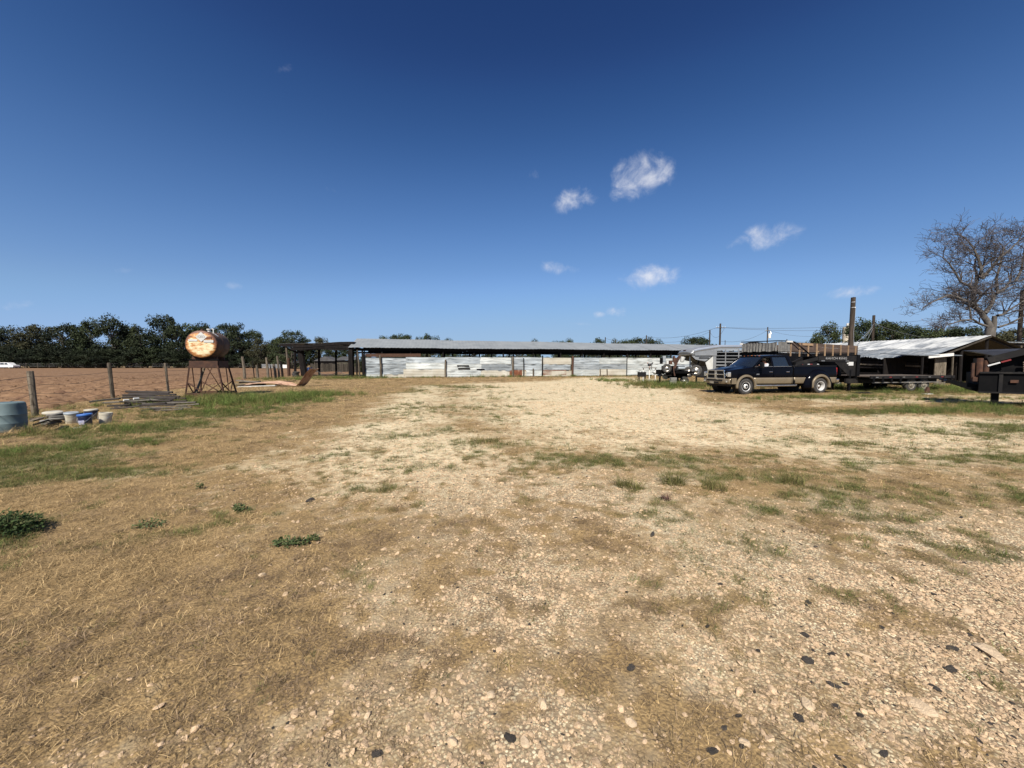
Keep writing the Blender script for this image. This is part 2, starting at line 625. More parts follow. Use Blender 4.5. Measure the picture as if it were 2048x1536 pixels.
# ---------------------------------------------------------------- ground sheet
def axis_steps(lo, hi, fine_lo, fine_hi, step, grow, big):
    a = list(np.arange(fine_lo, fine_hi, step))
    s, x = step, fine_lo
    left = []
    while x > lo:
        s = min(s * grow, big)
        x -= s
        left.append(x)
    s, x = step, a[-1]
    right = []
    while x < hi:
        s = min(s * grow, big)
        x += s
        right.append(x)
    return np.array(left[::-1] + a + right)


def sheet(name, xs, ys, zf, mat, attrs=None):
    X, Y = np.meshgrid(xs, ys)
    Z = zf(X, Y)
    nv = X.size
    co = np.stack([X, Y, Z], -1).reshape(-1).astype(np.float32)
    nr, nc = X.shape
    idx = np.arange(nv).reshape(nr, nc)
    q = np.stack([idx[:-1, :-1], idx[:-1, 1:], idx[1:, 1:], idx[1:, :-1]], -1).reshape(-1)
    nf = q.size // 4
    me = bpy.data.meshes.new(name)
    me.vertices.add(nv)
    me.vertices.foreach_set('co', co)
    me.loops.add(q.size)
    me.loops.foreach_set('vertex_index', q.astype(np.int32))
    me.polygons.add(nf)
    me.polygons.foreach_set('loop_start', np.arange(0, q.size, 4, dtype=np.int32))
    me.polygons.foreach_set('use_smooth', np.ones(nf, bool))
    me.update(calc_edges=True)
    if attrs is not None:
        ca = me.attributes.new('cover', 'FLOAT_COLOR', 'POINT')
        A = np.concatenate([np.stack(attrs(X, Y), -1).reshape(-1, 3), loose(X, Y).reshape(-1, 1)], 1)
        ca.data.foreach_set('color', A.reshape(-1).astype(np.float32))
    me.materials.append(mat)
    o = bpy.data.objects.new(name, me)
    COL.objects.link(o)
    return o


def ground_material():
    m = bpy.data.materials.new('ground_cover')
    m.use_nodes = True
    T = m.node_tree
    L = T.links
    b = T.nodes['Principled BSDF']
    b.inputs['Roughness'].default_value = 0.95
    b.inputs['Specular IOR Level'].default_value = 0.15
    at_ = T.nodes.new('ShaderNodeAttribute')
    at_.attribute_name = 'cover'
    sp = T.nodes.new('ShaderNodeSeparateColor')
    L.new(at_.outputs['Color'], sp.inputs[0])
    tc = T.nodes.new('ShaderNodeTexCoord')
    pos = tc.outputs['Object']

    def noise(sc, det=5, ro=.6):
        n = T.nodes.new('ShaderNodeTexNoise')
        n.inputs['Scale'].default_value = sc
        n.inputs['Detail'].default_value = det
        n.inputs['Roughness'].default_value = ro
        L.new(pos, n.inputs['Vector'])
        return n.outputs[0]

    def mr(v, a, c, lo=0., hi=1.):
        n = T.nodes.new('ShaderNodeMapRange')
        L.new(v, n.inputs[0])
        n.inputs[1].default_value = a
        n.inputs[2].default_value = c
        n.inputs[3].default_value = lo
        n.inputs[4].default_value = hi
        return n.outputs[0]

    def mth(op, a, c):
        n = T.nodes.new('ShaderNodeMath')
        n.operation = op
        for i, v in enumerate((a, c)):
            if isinstance(v, (int, float)):
                n.inputs[i].default_value = v
            else:
                L.new(v, n.inputs[i])
        return n.outputs[0]

    def mix(f, a, c):
        n = T.nodes.new('ShaderNodeMix')
        n.data_type = 'RGBA'
        for k, v in ((0, f), (6, a), (7, c)):
            if isinstance(v, tuple):
                n.inputs[k].default_value = (*v, 1)
            elif isinstance(v, float):
                n.inputs[k].default_value = v
            else:
                L.new(v, n.inputs[k])
        return n.outputs[2]

    # stone cells: two sizes of chips
    def cells(sc):
        v = T.nodes.new('ShaderNodeTexVoronoi')
        v.inputs['Scale'].default_value = sc
        v.inputs['Randomness'].default_value = 1.0
        L.new(pos, v.inputs['Vector'])
        s = T.nodes.new('ShaderNodeSeparateColor')
        L.new(v.outputs['Color'], s.inputs[0])
        return v.outputs['Distance'], s.outputs[0]

    d1, c1 = cells(55)
    d2, c2 = cells(19)
    n_f, n_m, n_l = noise(9, 4), noise(1.6, 3), noise(.22, 2)
    n_ff = noise(60, 2)
    # pale limestone chips over tan dust
    chip = mix(c1, (.42, .345, .215), (.62, .540, .365))
    chip = mix(mr(c2, .35, .95), chip, (.67, .585, .40))
    dust = mix(mr(n_m, .35, .65), (.43, .350, .220), (.53, .445, .295))
    dust = mix(at_.outputs['Alpha'], dust, mix(mr(n_f, .35, .65), (.125, .089, .057), (.225, .163, .103)))  # brown earth between loose stones, darkened further for the shadows in the gaps
    isst = mr(mth('ADD', d1, mth('MULTIPLY', n_f, .3)), .62, .48)
    grav = mix(isst, dust, chip)
    grav = mix(mr(n_f, .53, .64, 0, .75), grav, (.17, .13, .08))  # dark specks painted for shadow gaps between stones and for small weeds
    n_s = noise(4.2, 4, .7)
    grav = mix(mr(n_s, .55, .64, 0, .7), grav, (.20, .155, .095))  # broader dark specks, likewise painted shadow gaps and small weeds
    # litter soil below the dead grass
    soil = mix(mr(n_f, .3, .7), (.11, .076, .042), (.22, .155, .084))
    soil = mix(mr(n_m, .35, .65), soil, (.17, .115, .055))
    dead = mix(mr(n_ff, .35, .7), soil, (.31, .215, .10))
    green = mix(mr(n_f, .3, .7), (.040, .045, .014), (.090, .082, .028))
    green = mix(mr(n_ff, .45, .7, 0, .6), green, (.20, .16, .06))
    # the bare ground is tan dust; covers are laid on by their own density, broken up finely
    gfac = mr(mth('ADD', sp.outputs[0], mth('MULTIPLY', mth('SUBTRACT', n_f, .5), 1.0)), .22, .62)
    dfac = mr(mth('ADD', sp.outputs[2], mth('MULTIPLY', mth('SUBTRACT', n_f, .5), .9)), .2, .75)
    nfac = mr(mth('ADD', sp.outputs[1], mth('MULTIPLY', mth('SUBTRACT', n_f, .5), 1.2)), .3, .95, 0, .55)
    c = mix(gfac, dust, grav)
    c = mix(dfac, c, dead)
    c = mix(nfac, c, green)
    L.new(c, b.inputs['Base Color'])
    h = mth('ADD', mth('MULTIPLY', mth('SUBTRACT', 1.0, d1), .35), mth('ADD', mth('MULTIPLY', n_f, .8), mth('MULTIPLY', n_ff, .35)))
    h = mth('ADD', h, mth('MULTIPLY', mth('SUBTRACT', 1.0, d2), mth('MULTIPLY', sp.outputs[0], .8)))
    bn = T.nodes.new('ShaderNodeBump')
    bn.inputs['Strength'].default_value = .65
    bn.inputs['Distance'].default_value = .022
    L.new(h, bn.inputs['Height'])
    L.new(bn.outputs[0], b.inputs['Normal'])
    return m


gxs = axis_steps(-900, 900, -4.0, 4.2, .045, 1.035, 40)
gys = axis_steps(-40, 1500, 0.9, 6.0, .04, 1.03, 40)
ground = sheet('ground', gxs, gys, relief, ground_material(), masks)
tag(ground, 'bare yard of pale limestone gravel, dead tan grass and green patches', kind='structure')

# ploughed field beyond the wire fence
FIELD = [(-11, 4), (-15.3, 11.5), (-18.6, 18.5), (-22.5, 29), (-26.2, 39.5), (-25.0, 46), (-27, 118), (-60, 122), (-400, 122), (-400, 4)]


def field_z(x, y):
    m = polymask(x + (fbm(x * .8, y * .8, 2, 3) - .5) * .8, y, FIELD, 1.2)
    near = np.clip(1.25 - np.hypot(x + 10, y) / 90, .15, 1)
    fur = np.sin((x * .25 + y) * 2 * math.pi / .95 + fbm(x * .3, y * .3, 2, 8) * 3)
    cl = fbm(x * 2.6, y * 3.4, 4, 11) - .5
    cl2 = np.clip(fbm(x * 1.1, y * 1.6, 3, 14) - .5, 0, 1)
    z = relief(x, y) + .035 + (fur * .05 + cl * .30 + cl2 * .16) * near
    return np.where(m > .5, np.maximum(z, relief(x, y) + .012), relief(x, y) - .12)


soil_m = material('ploughed_soil', (.142, .084, .048), rough=.95, col2=(.20, .124, .073), scale=1.6, mix=.5, col3=(.10, .056, .036), scale3=.9, amt3=.62, bump=.8, bscale=9, dist=.05, spec=.1)
fxs = axis_steps(-420, -11, -34, -11, .13, 1.03, 6)
fys = axis_steps(3, 124, 6, 30, .13, 1.02, 1.2)
fxs = fxs[fxs < -10.8]
field = sheet('ploughed_field', fxs, fys, field_z, soil_m)
tag(field, 'reddish brown ploughed field beyond the wire fence', kind='structure')

# ---------------------------------------------------------------- scattered stones and grass (nobody could count them)
protos = bpy.data.collections.new('scatter_pieces')


def piece(name, verts, faces, mat, smooth=False):
    me = bpy.data.meshes.new(name)
    me.from_pydata(verts, [], faces)
    if smooth:
        for p in me.polygons:
            p.use_smooth = True
    me.materials.append(mat)
    return bpy.data.objects.new(name, me)


def rock_mesh(seed, sub=2, flat=.62, rough=.28):
    rg = np.random.default_rng(seed)
    bm = bmesh.new()
    bmesh.ops.create_icosphere(bm, subdivisions=sub, radius=.5)
    ax = rg.normal(size=(9, 3))
    ax /= np.linalg.norm(ax, axis=1)[:, None]
    lim = rg.uniform(.24, .46, 9)
    sq = rg.uniform(.75, 1.25, 3)
    for v in bm.verts:
        p = np.array(v.co)
        for a, l in zip(ax, lim):         # broken, planar faces
            t = p @ a
            if t > l:
                p = p - a * (t - l) * .92
        p = p * sq
        p[2] *= flat
        p = p * (1 + rg.normal(0, .035))
        v.co = p
    vs = [tuple(v.co) for v in bm.verts]
    fs = [tuple(w.index for w in f.verts) for f in bm.faces]
    bm.free()
    return vs, fs


def blade_clump(seed, n, rad, l0, l1, e0, e1, w, segs=2, curl=.6, lie=None):
    rg = np.random.default_rng(seed)
    vs, fs = [], []
    for i in range(n):
        a = rg.uniform(0, 6.283) if lie is None else rg.normal(lie, 1.0)
        r = rad * math.sqrt(rg.uniform())
        th = rg.uniform(0, 6.283)
        bx, by = r * math.cos(th), r * math.sin(th)
        Ln = rg.uniform(l0, l1)
        e = R(rg.uniform(e0, e1))
        cu = rg.normal(0, .35)
        p = np.array([bx, by, -.004])
        ww = w * rg.uniform(.7, 1.3)
        base = len(vs)
        for s in range(segs + 1):
            t = s / segs
            wd = ww * (1 - t * .85)
            sx, sy = -math.sin(a), math.cos(a)
            tw = rg.uniform(-.3, .3)
            vs.append((p[0] + sx * wd / 2, p[1] + sy * wd / 2, p[2] + tw * wd))
            vs.append((p[0] - sx * wd / 2, p[1] - sy * wd / 2, p[2] - tw * wd))
            st = Ln / segs
            p = p + np.array([math.cos(e) * math.cos(a), math.cos(e) * math.sin(a), math.sin(e)]) * st
            p[2] = max(p[2], .002)
            e -= curl * rg.uniform(.4, 1.2) / segs * 1.6
            a += cu / segs * 1.8
        for s in range(segs):
            q = base + s * 2
            fs.append((q, q + 1, q + 3, q + 2))
    return vs, fs


def leaf_mat(name, ca, cb, rnd=.25):
    return material(name, ca, rough=.75, col2=cb, scale=14, mix=.5, rnd=rnd, translucent=.25, detail=2, spec=.2, island=.5)


stone_m = material('limestone_chip', (.45, .318, .198), rough=.95, col2=(.60, .445, .290), scale=3, mix=.5, col3=(.36, .25, .15), scale3=5, amt3=.60, rnd=.22, bump=.5, bscale=14, dist=.06, spec=.15)
dark_stone_m = material('black_asphalt_lump', (.042, .036, .032), rough=.95, col2=(.105, .090, .074), scale=16, mix=.55, bump=.7, bscale=18, dist=.06, rnd=.3, spec=.3)
dead_m = leaf_mat('dead_grass_blade', (.27, .190, .092), (.42, .306, .160), .5)
dead2_m = leaf_mat('brown_grass_blade', (.165, .116, .070), (.26, .188, .118), .45)
turf_m = leaf_mat('green_grass_blade', (.062, .085, .022), (.135, .150, .045), .4)
olive_m = leaf_mat('olive_grass_blade', (.12, .105, .038), (.22, .17, .07), .35)
tall_m = leaf_mat('tall_grass_blade', (.060, .098, .020), (.13, .165, .042), .35)


def scatter(name, label, pieces, pts, scl, rot, idx, cat):
    """one object: points that carry a piece each (geometry nodes)"""
    c = bpy.data.collections.new(name + '_pieces')
    for k, o in enumerate(pieces):
        o.name = '%s_piece_%02d' % (name, k)
        c.objects.link(o)
    n = len(pts)
    me = bpy.data.meshes.new(name)
    me.vertices.add(n)
    me.vertices.foreach_set('co', np.asarray(pts, np.float32).reshape(-1))
    a = me.attributes.new('size', 'FLOAT_VECTOR', 'POINT')
    a.data.foreach_set('vector', np.asarray(scl, np.float32).reshape(-1))
    a = me.attributes.new('turn', 'FLOAT_VECTOR', 'POINT')
    a.data.foreach_set('vector', np.asarray(rot, np.float32).reshape(-1))
    a = me.attributes.new('pick', 'INT', 'POINT')
    a.data.foreach_set('value', np.asarray(idx, np.int32))
    o = bpy.data.objects.new(name, me)
    COL.objects.link(o)
    ng = bpy.data.node_groups.new(name + '_nodes', 'GeometryNodeTree')
    ng.interface.new_socket('Geometry', in_out='INPUT', socket_type='NodeSocketGeometry')
    ng.interface.new_socket('Geometry', in_out='OUTPUT', socket_type='NodeSocketGeometry')
    N = ng.nodes
    gi, go = N.new('NodeGroupInput'), N.new('NodeGroupOutput')
    ip = N.new('GeometryNodeInstanceOnPoints')
    ci = N.new('GeometryNodeCollectionInfo')
    ci.inputs['Collection'].default_value = c
    ci.inputs['Separate Children'].default_value = True
    ci.inputs['Reset Children'].default_value = True
    ip.inputs['Pick Instance'].default_value = True
    er = N.new('FunctionNodeEulerToRotation')

    def attr(nm, ty):
        q = N.new('GeometryNodeInputNamedAttribute')
        q.data_type = ty
        q.inputs['Name'].default_value = nm
        return [s for s in q.outputs if s.enabled and s.name == 'Attribute'][0]
    ng.links.new(gi.outputs[0], ip.inputs['Points'])
    ng.links.new(ci.outputs[0], ip.inputs['Instance'])
    ng.links.new(attr('pick', 'INT'), ip.inputs['Instance Index'])
    ng.links.new(attr('turn', 'FLOAT_VECTOR'), er.inputs[0])
    ng.links.new(er.outputs[0], ip.inputs['Rotation'])
    ng.links.new(attr('size', 'FLOAT_VECTOR'), ip.inputs['Scale'])
    ng.links.new(ip.outputs[0], go.inputs[0])
    md = o.modifiers.new('scatter', 'NODES')
    md.node_group = ng
    return tag(o, label, cat, kind='stuff')


RG = np.random.default_rng(4)


def wedge(y0, y1, dens):
    """random points on the ground between two distances, inside a bit more than the view"""
    hw = 1.42 * y1 + 1.5
    n = int((y1 - y0) * 2 * hw * dens)
    x = RG.uniform(-hw, hw, n)
    y = RG.uniform(y0, y1, n)
    k = np.abs(x) < 1.42 * y + 1.5
    x, y = x[k], y[k]
    k = polymask(x, y, FIELD, .6) < .5      # not on the ploughed field
    return x[k], y[k]


def place(bands, prob, size, flat, tilt, npick, zoff=0.0, pick=None):
    P, S, T, I = [], [], [], []
    for (y0, y1, dens, smul) in bands:
        x, y = wedge(y0, y1, dens)
        g, gn, dd = masks(x, y)
        k = RG.uniform(size=x.size) < prob(x, y, g, gn, dd)
        x, y, g, gn, dd = x[k], y[k], g[k], gn[k], dd[k]
        s = size(x.size, g, gn, dd) * smul
        z = relief(x, y)
        P.append(np.stack([x, y, z + zoff * s], -1))
        f = RG.uniform(flat[0], flat[1], x.size)
        S.append(np.stack([s * RG.uniform(.8, 1.25, x.size), s * RG.uniform(.8, 1.25, x.size), s * f], -1))
        T.append(np.stack([RG.normal(0, tilt, x.size), RG.normal(0, tilt, x.size), RG.uniform(0, 6.283, x.size)], -1))
        I.append(RG.integers(0, npick, x.size) if pick is None else pick(x, y))
    return np.concatenate(P), np.concatenate(S), np.concatenate(T), np.concatenate(I)


rocks = [piece('r', *rock_mesh(100 + i, 2 if i < 6 else 1), stone_m) for i in range(10)] + [piece('r', *rock_mesh(120 + i, 1), dark_stone_m) for i in range(2)]  # the dark pebbles stand for small lumps and for small shadows
P, S, T, I = place([(1.0, 3.0, 8500, .62), (1.0, 4.2, 1500, 1.0), (3.0, 6.5, 3000, .72), (4.2, 9, 800, 1.0), (6.5, 16, 330, 1.15), (9, 30, 60, 1.6), (20, 46, 10, 2.2)],
                   lambda x, y, g, gn, dd: np.clip(g * 1.15 - .1, .012, 1) ** 1.4 * (1 - .6 * gn),
                   lambda n, g, gn, dd: .0095 + .013 * RG.pareto(2.5, n).clip(0, 2.7), (.45, .9), .3, 10, .06, lambda x, y: np.where(RG.uniform(size=x.size) < .035, RG.integers(10, 12, x.size), RG.integers(0, 10, x.size)))
scatter('gravel_stones', 'loose pale limestone gravel spread over the yard', rocks, P, S, T, I, 'gravel')
print('stones', len(P))
# dead grass mat
dead_pieces = []
for i in range(8):
    dead_pieces.append(piece('d', *blade_clump(200 + i, 40, .085, .022, .070, 2, 45, .0027, 2, .5), dead_m if i >= 4 else dead2_m))
for i in range(4):
    dead_pieces.append(piece('d', *blade_clump(230 + i, 14, .06, .04, .11, 5, 55, .0024, 3, .7), dead_m))


def dead_pick(x, y):
    """browner thatch towards the trodden middle, straw-coloured towards the fence"""
    b = .12 + .55 * ell(x, y, -.2, 1.6, 1.9, 1.7) + (fbm(x * 1.1, y * 1.1, 3, 83) - .5) * 1.3 + .35 * loose(x, y)
    return np.where(RG.uniform(size=x.size) < b, RG.integers(0, 4, x.size), RG.integers(4, 12, x.size))


P, S, T, I = place([(1.0, 3.4, 620, .85), (3.4, 7, 300, 1.0), (7, 14, 80, 1.5), (14, 28, 18, 2.2), (26, 48, 5.0, 3.4)],
                   lambda x, y, g, gn, dd: np.clip(dd * 1.15 - .08, .05, 1) ** 1.3 * (1 - .5 * loose(x, y)),
                   lambda n, g, gn, dd: RG.uniform(.75, 1.35, n) * (.6 + .45 * dd), (.5, 1.1), .1, 12, 0.0, dead_pick)
scatter('dead_grass', 'matted dry tan grass covering the yard', dead_pieces, P, S, T, I, 'grass')
print('dead', len(P))
turf_pieces = []
for i in range(6):
    turf_pieces.append(piece('g', *blade_clump(300 + i, 30, .085, .03, .09, 15, 70, .0034, 2, .6), turf_m if i % 2 else olive_m))
for i in range(3):
    turf_pieces.append(piece('g', *blade_clump(330 + i, 22, .07, .05, .14, 25, 80, .0034, 3, .8), turf_m))
P, S, T, I = place([(1.0, 3.4, 330, .75), (3.4, 7, 420, .75), (7, 14, 170, 1.1), (14, 28, 40, 1.8), (26, 48, 8, 3.2)],
                   lambda x, y, g, gn, dd: np.clip(gn * 1.2 - .12, .045, 1) ** 1.25,
                   lambda n, g, gn, dd: RG.uniform(.7, 1.3, n) * (.6 + .5 * gn), (.6, 1.3), .1, 9)
scatter('green_grass', 'short green grass growing in patches through the gravel', turf_pieces, P, S, T, I, 'grass')
print('turf', len(P))

# ================================================================ buildings
rnd = random.Random(11)
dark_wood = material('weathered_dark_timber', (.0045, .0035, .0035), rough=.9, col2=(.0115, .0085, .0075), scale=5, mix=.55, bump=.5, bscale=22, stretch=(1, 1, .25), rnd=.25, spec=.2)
grey_wood = material('weathered_grey_timber', (.075, .062, .046), rough=.92, col2=(.135, .112, .085), scale=9, mix=.5, col3=(.035, .028, .02), scale3=14, amt3=.58, bump=.6, bscale=30, stretch=(1, 1, .2), rnd=.3, spec=.2)
brown_wood = material('reddish_brown_board', (.070, .036, .024), rough=.9, col2=(.045, .026, .018), scale=6, mix=.5, bump=.4, rnd=.2, spec=.2)
tan_wood = material('pale_new_lumber', (.30, .205, .125), rough=.85, col2=(.23, .15, .09), scale=7, mix=.5, bump=.3, rnd=.18, spec=.2)
galv = material('galvanised_sheet', (.22, .25, .27), rough=.6, metal=.2, col2=(.32, .35, .37), scale=1.3, mix=.5, col3=(.10, .115, .125), scale3=2.2, amt3=.57, stretch=(.35, 1, 3.0), rnd=.25, bump=.12, bscale=3)
galv_roof = material('dull_grey_roof_sheet', (.165, .18, .19), rough=.7, metal=.1, col2=(.205, .22, .228), scale=.8, mix=.5, rnd=.05)
white_sheet = material('whitewashed_sheet', (.46, .48, .47), rough=.65, metal=.05, col2=(.33, .36, .36), scale=1.6, mix=.52, col3=(.19, .20, .19), scale3=2.4, amt3=.58, stretch=(.35, 1, 3.0), rnd=.22)
cream_sheet = material('cream_sheet', (.37, .34, .275), rough=.7, metal=.05, col2=(.43, .41, .35), scale=1.5, mix=.5, col3=(.20, .14, .09), scale3=3, amt3=.68, rnd=.12)
rust_sheet = material('rusted_sheet', (.20, .070, .030), rough=.9, metal=.1, col2=(.115, .042, .022), scale=3, mix=.5, col3=(.34, .26, .20), scale3=2.5, amt3=.62, bump=.3, rnd=.2)
black_gap = material('dark_hole_board', (.05, .045, .03), rough=.9)


def corr(mb, w, h, n, amp, along='x', dent=0.0, seed=0, m=10):
    """corrugated sheet in the x-z plane, lower left corner at the origin; ridges run along x or z"""
    rg = random.Random(seed)
    ph = rg.uniform(0, 9)
    rows = []
    nx, nz = (m, n * 4) if along == 'x' else (n * 4, m)
    for j in range(nz + 1):
        z = h * j / nz
        row = []
        for i in range(nx + 1):
            x = w * i / nx
            t = (z / h if along == 'x' else x / w) * n * 2 * math.pi
            y = amp * math.sin(t)
            if dent:
                y += dent * (math.sin(x * 2.1 + ph) * math.sin(z * 4.0 + ph * 2) + .6 * math.sin(x * 5.3 + ph * 3 + z * 3))
            row.append((x, y, z))
        rows.append(row)
    mb.grid(rows)
    return mb


# ---- long open barn with a grey metal roof
BA = R(10.5)
BO = Vector((-17.2, 42.0, 0))


def bl(px, off=0.0):
    """distance along the barn front at which a photo column meets it"""
    q = (px - 1024) / FPX
    ox, oy = BO.x - off * math.sin(BA), BO.y + off * math.cos(BA)
    return (oy * q - ox) / (math.cos(BA) - math.sin(BA) * q)


barn = thing('long_barn', 'long low open-sided barn with a dull grey metal roof', 'barn', BO, BA)
BL = 49.0
RZ, EZ, HD = 4.50, 3.36, 4.2


def sag(x):
    return -.002 * x + .018 * math.sin(x * .35) + .012 * math.sin(x * .9 + 1)


x = -.5
k = 0
while x < BL:
    w = 2.42
    for side in (0, 1):
        mb = MB()
        rows = []
        for j in range(5):
            t = j / 4
            row = []
            for i in range(31):
                xx = x + w * i / 30
                y0 = -.45 + t * (HD + .45) if side == 0 else HD + t * (HD + .45)
                zz = (EZ - .10 + (RZ - EZ + .10) * t) if side == 0 else (RZ + (EZ - .1 - RZ) * t)
                zz += sag(xx) - .006 * xx * (t if side == 0 else 1 - t) + .012 * math.sin(i * math.pi * 2 / 5) + .010 * (k % 2)
                if j == 0 and side == 0:
                    zz += .007 * math.sin(xx * 3.1) + .006 * math.sin(xx * 1.3 + 2)
                row.append((xx, y0, zz))
            rows.append(row)
        mb.grid(rows)
        mb.build('roof_sheet', galv_roof, barn, smooth=True, angle=70)
    x += w - .06
    k += 1
# ridge, eave and middle beams
for (y, z, wd, ht) in ((0.05, EZ - .30, .12, .30), (HD, RZ - .58, .14, .26), (HD * 2, EZ - .30, .12, .28), (.3, EZ - .62, .06, .16), (4.1, EZ - .55, .08, .18)):
    n = 12
    for i in range(n):
        x0, x1 = BL * i / n, BL * (i + 1) / n - .02
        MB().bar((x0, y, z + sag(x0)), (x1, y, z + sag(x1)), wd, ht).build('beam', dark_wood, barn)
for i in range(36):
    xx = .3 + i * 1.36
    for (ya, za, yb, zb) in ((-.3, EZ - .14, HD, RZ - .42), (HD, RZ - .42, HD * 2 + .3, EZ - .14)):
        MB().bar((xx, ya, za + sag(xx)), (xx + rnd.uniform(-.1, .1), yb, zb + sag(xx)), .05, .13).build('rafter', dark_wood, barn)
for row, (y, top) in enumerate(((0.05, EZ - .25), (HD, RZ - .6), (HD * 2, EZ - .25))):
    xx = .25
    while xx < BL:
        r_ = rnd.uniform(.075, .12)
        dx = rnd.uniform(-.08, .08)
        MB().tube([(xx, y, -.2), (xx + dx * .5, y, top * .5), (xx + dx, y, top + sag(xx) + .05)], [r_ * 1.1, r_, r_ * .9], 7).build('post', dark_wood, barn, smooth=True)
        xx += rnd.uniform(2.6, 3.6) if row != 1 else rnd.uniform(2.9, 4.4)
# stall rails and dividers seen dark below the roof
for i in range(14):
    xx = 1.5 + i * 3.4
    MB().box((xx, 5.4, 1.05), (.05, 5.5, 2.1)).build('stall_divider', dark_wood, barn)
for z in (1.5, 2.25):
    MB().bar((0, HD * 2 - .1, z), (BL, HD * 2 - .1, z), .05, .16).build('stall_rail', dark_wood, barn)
# heavy end frame on the left
MB().box((-.32, -.1, 1.6), (.42, .32, 3.3)).build('end_post', dark_wood, barn)
MB().tube([(.62, -.35, -.1), (.55, -.3, 1.5), (.42, -.3, 3.0)], [.09, .09, .08], 7).build('end_post', grey_wood, barn, smooth=True)
MB().tube([(1.05, -.5, -.1), (.95, -.4, 2.9)], [.13, .10], 8).build('end_post', dark_wood, barn, smooth=True)

# ---- patchwork sheet-metal wall in front of the barn: each sheet its own part
WOFF = -1.1
wall = thing('sheet_metal_fence', 'patchwork fence of horizontal corrugated metal sheets in front of the barn', 'fence', BO, BA)
PZ = lambda py, px: EYE + (726 - py) * (at(px, 726, 1).length * 0 + (BO.y + bl(px, WOFF) * math.sin(BA) + WOFF)) / FPX
SHEETS = [  # px left, px right, py top, py bottom, material, layer
    (731, 815, 716.0, 727.5, galv, 0), (731, 813, 727.5, 737.5, galv, 1), (731, 810, 737, 749.5, galv, 0), (730, 768, 748, 757, white_sheet, 1), (768, 812, 748.5, 757, cream_sheet, 0),
    (812, 892, 714.5, 726, galv, 1), (812, 891, 725, 738, white_sheet, 0), (807, 891, 738, 754, cream_sheet, 2),
    (891, 961, 714.5, 728, galv, 0), (891, 963, 728, 743, white_sheet, 1), (891, 962, 741, 754, white_sheet, 0),
    (960, 1022, 714.8, 728, white_sheet, 2), (961, 1024, 728, 742, galv, 0), (961, 1022, 741, 753, cream_sheet, 1),
    (1023, 1048, 714.5, 729, galv, 1), (1023, 1048, 728, 741, galv, 0), (1019, 1044, 740, 751, rust_sheet, 2), (1040, 1054, 742, 752, cream_sheet, 1),
    (1047, 1084, 714.8, 728, galv, 0), (1047, 1084, 728, 740, galv, 1), (1052, 1085, 740.5, 752, white_sheet, 0),
    (1083, 1142, 715.5, 728.5, cream_sheet, 1), (1083, 1141, 728, 739.5, galv, 0), (1084, 1132, 739.5, 750.5, rust_sheet, 1), (1085, 1144, 741.5, 752, cream_sheet, 0),
    (1145, 1199, 715.5, 729, galv, 0), (1145, 1199, 728.5, 739, galv, 1), (1145, 1198, 739, 751, white_sheet, 0),
    (1198, 1253, 715.8, 728, white_sheet, 1), (1198, 1254, 728, 739, galv, 0), (1198, 1252, 738, 750, cream_sheet, 1),
    (1252, 1305, 716, 729, white_sheet, 0), (1253, 1303, 728.5, 739.5, white_sheet, 1), (1252, 1305, 739, 750, white_sheet, 0),
    (1304, 1348, 716, 728, white_sheet, 1), (1304, 1350, 728, 739, white_sheet, 0), (1304, 1350, 739, 750, white_sheet, 1),
    (1348, 1410, 716.2, 728.5, white_sheet, 0), (1349, 1412, 728, 739.5, galv, 1), (1348, 1410, 739, 750, white_sheet, 0)]
for i, (pa, pb, ta, tb, mt, lay) in enumerate(SHEETS):
    s0, s1 = bl(pa, WOFF), bl(pb, WOFF)
    Ym = BO.y + (s0 + s1) / 2 * math.sin(BA) + WOFF
    z1 = EYE + (726 - ta) * Ym / FPX
    z0 = max(EYE + (726 - tb) * Ym / FPX, -.02)
    mb = corr(MB(), s1 - s0, z1 - z0, max(3, int((z1 - z0) / .15)), .017, 'x', .04, i, 14)
    o = mb.build('metal_sheet', mt, wall, smooth=True, angle=70)
    o.location = (s0, WOFF - .016 * lay - .03 * (i % 3 == 0), z0)
    o.rotation_euler = (rnd.uniform(-.03, .03), rnd.uniform(-.012, .012), rnd.uniform(-.006, .006))
for (pa, pb, py, h) in ((914, 938, 731.5, .12), (916, 940, 737, .11), (953, 969, 738.3, .11)):
    s0, s1 = bl(pa, WOFF), bl(pb, WOFF)
    Ym = BO.y + s0 * math.sin(BA) + WOFF
    z = EYE + (726 - py) * Ym / FPX
    MB().bar((s0, WOFF - .12, z), (s1, WOFF - .12, z), .03, h).build('batten', dark_wood, wall)
for (px, py0, mt, r_, sq) in ((762, 710, grey_wood, .11, 0), (729, 708, dark_wood, .13, 0), (891, 719, grey_wood, .10, 0), (1025, 713.5, grey_wood, .12, 0), (1046.5, 716, dark_wood, .055, 1), (1066, 737, grey_wood, .09, 0), (1083.5, 711, dark_wood, .065, 0), (1144, 712, brown_wood, .13, 0), (1199, 738, grey_wood, .06, 0), (1213, 737, grey_wood, .07, 0), (1252, 716, dark_wood, .05, 0)):
    s0 = bl(px, WOFF)
    Ym = BO.y + s0 * math.sin(BA) + WOFF
    z = EYE + (726 - py0) * Ym / FPX
    MB().tube([(s0, WOFF - .2, -.3), (s0 + rnd.uniform(-.03, .03), WOFF - .2, z * .5), (s0 + rnd.uniform(-.05, .05), WOFF - .2, z)], [r_ * 1.05, r_, r_ * .95], 8).build('post', mt, wall, smooth=True)
s0, s1 = bl(731, WOFF), bl(842, WOFF)
MB().bar((s0, WOFF + .1, 2.42), (s1, WOFF + .1, 2.46), .05, .34).build('board', brown_wood, wall)

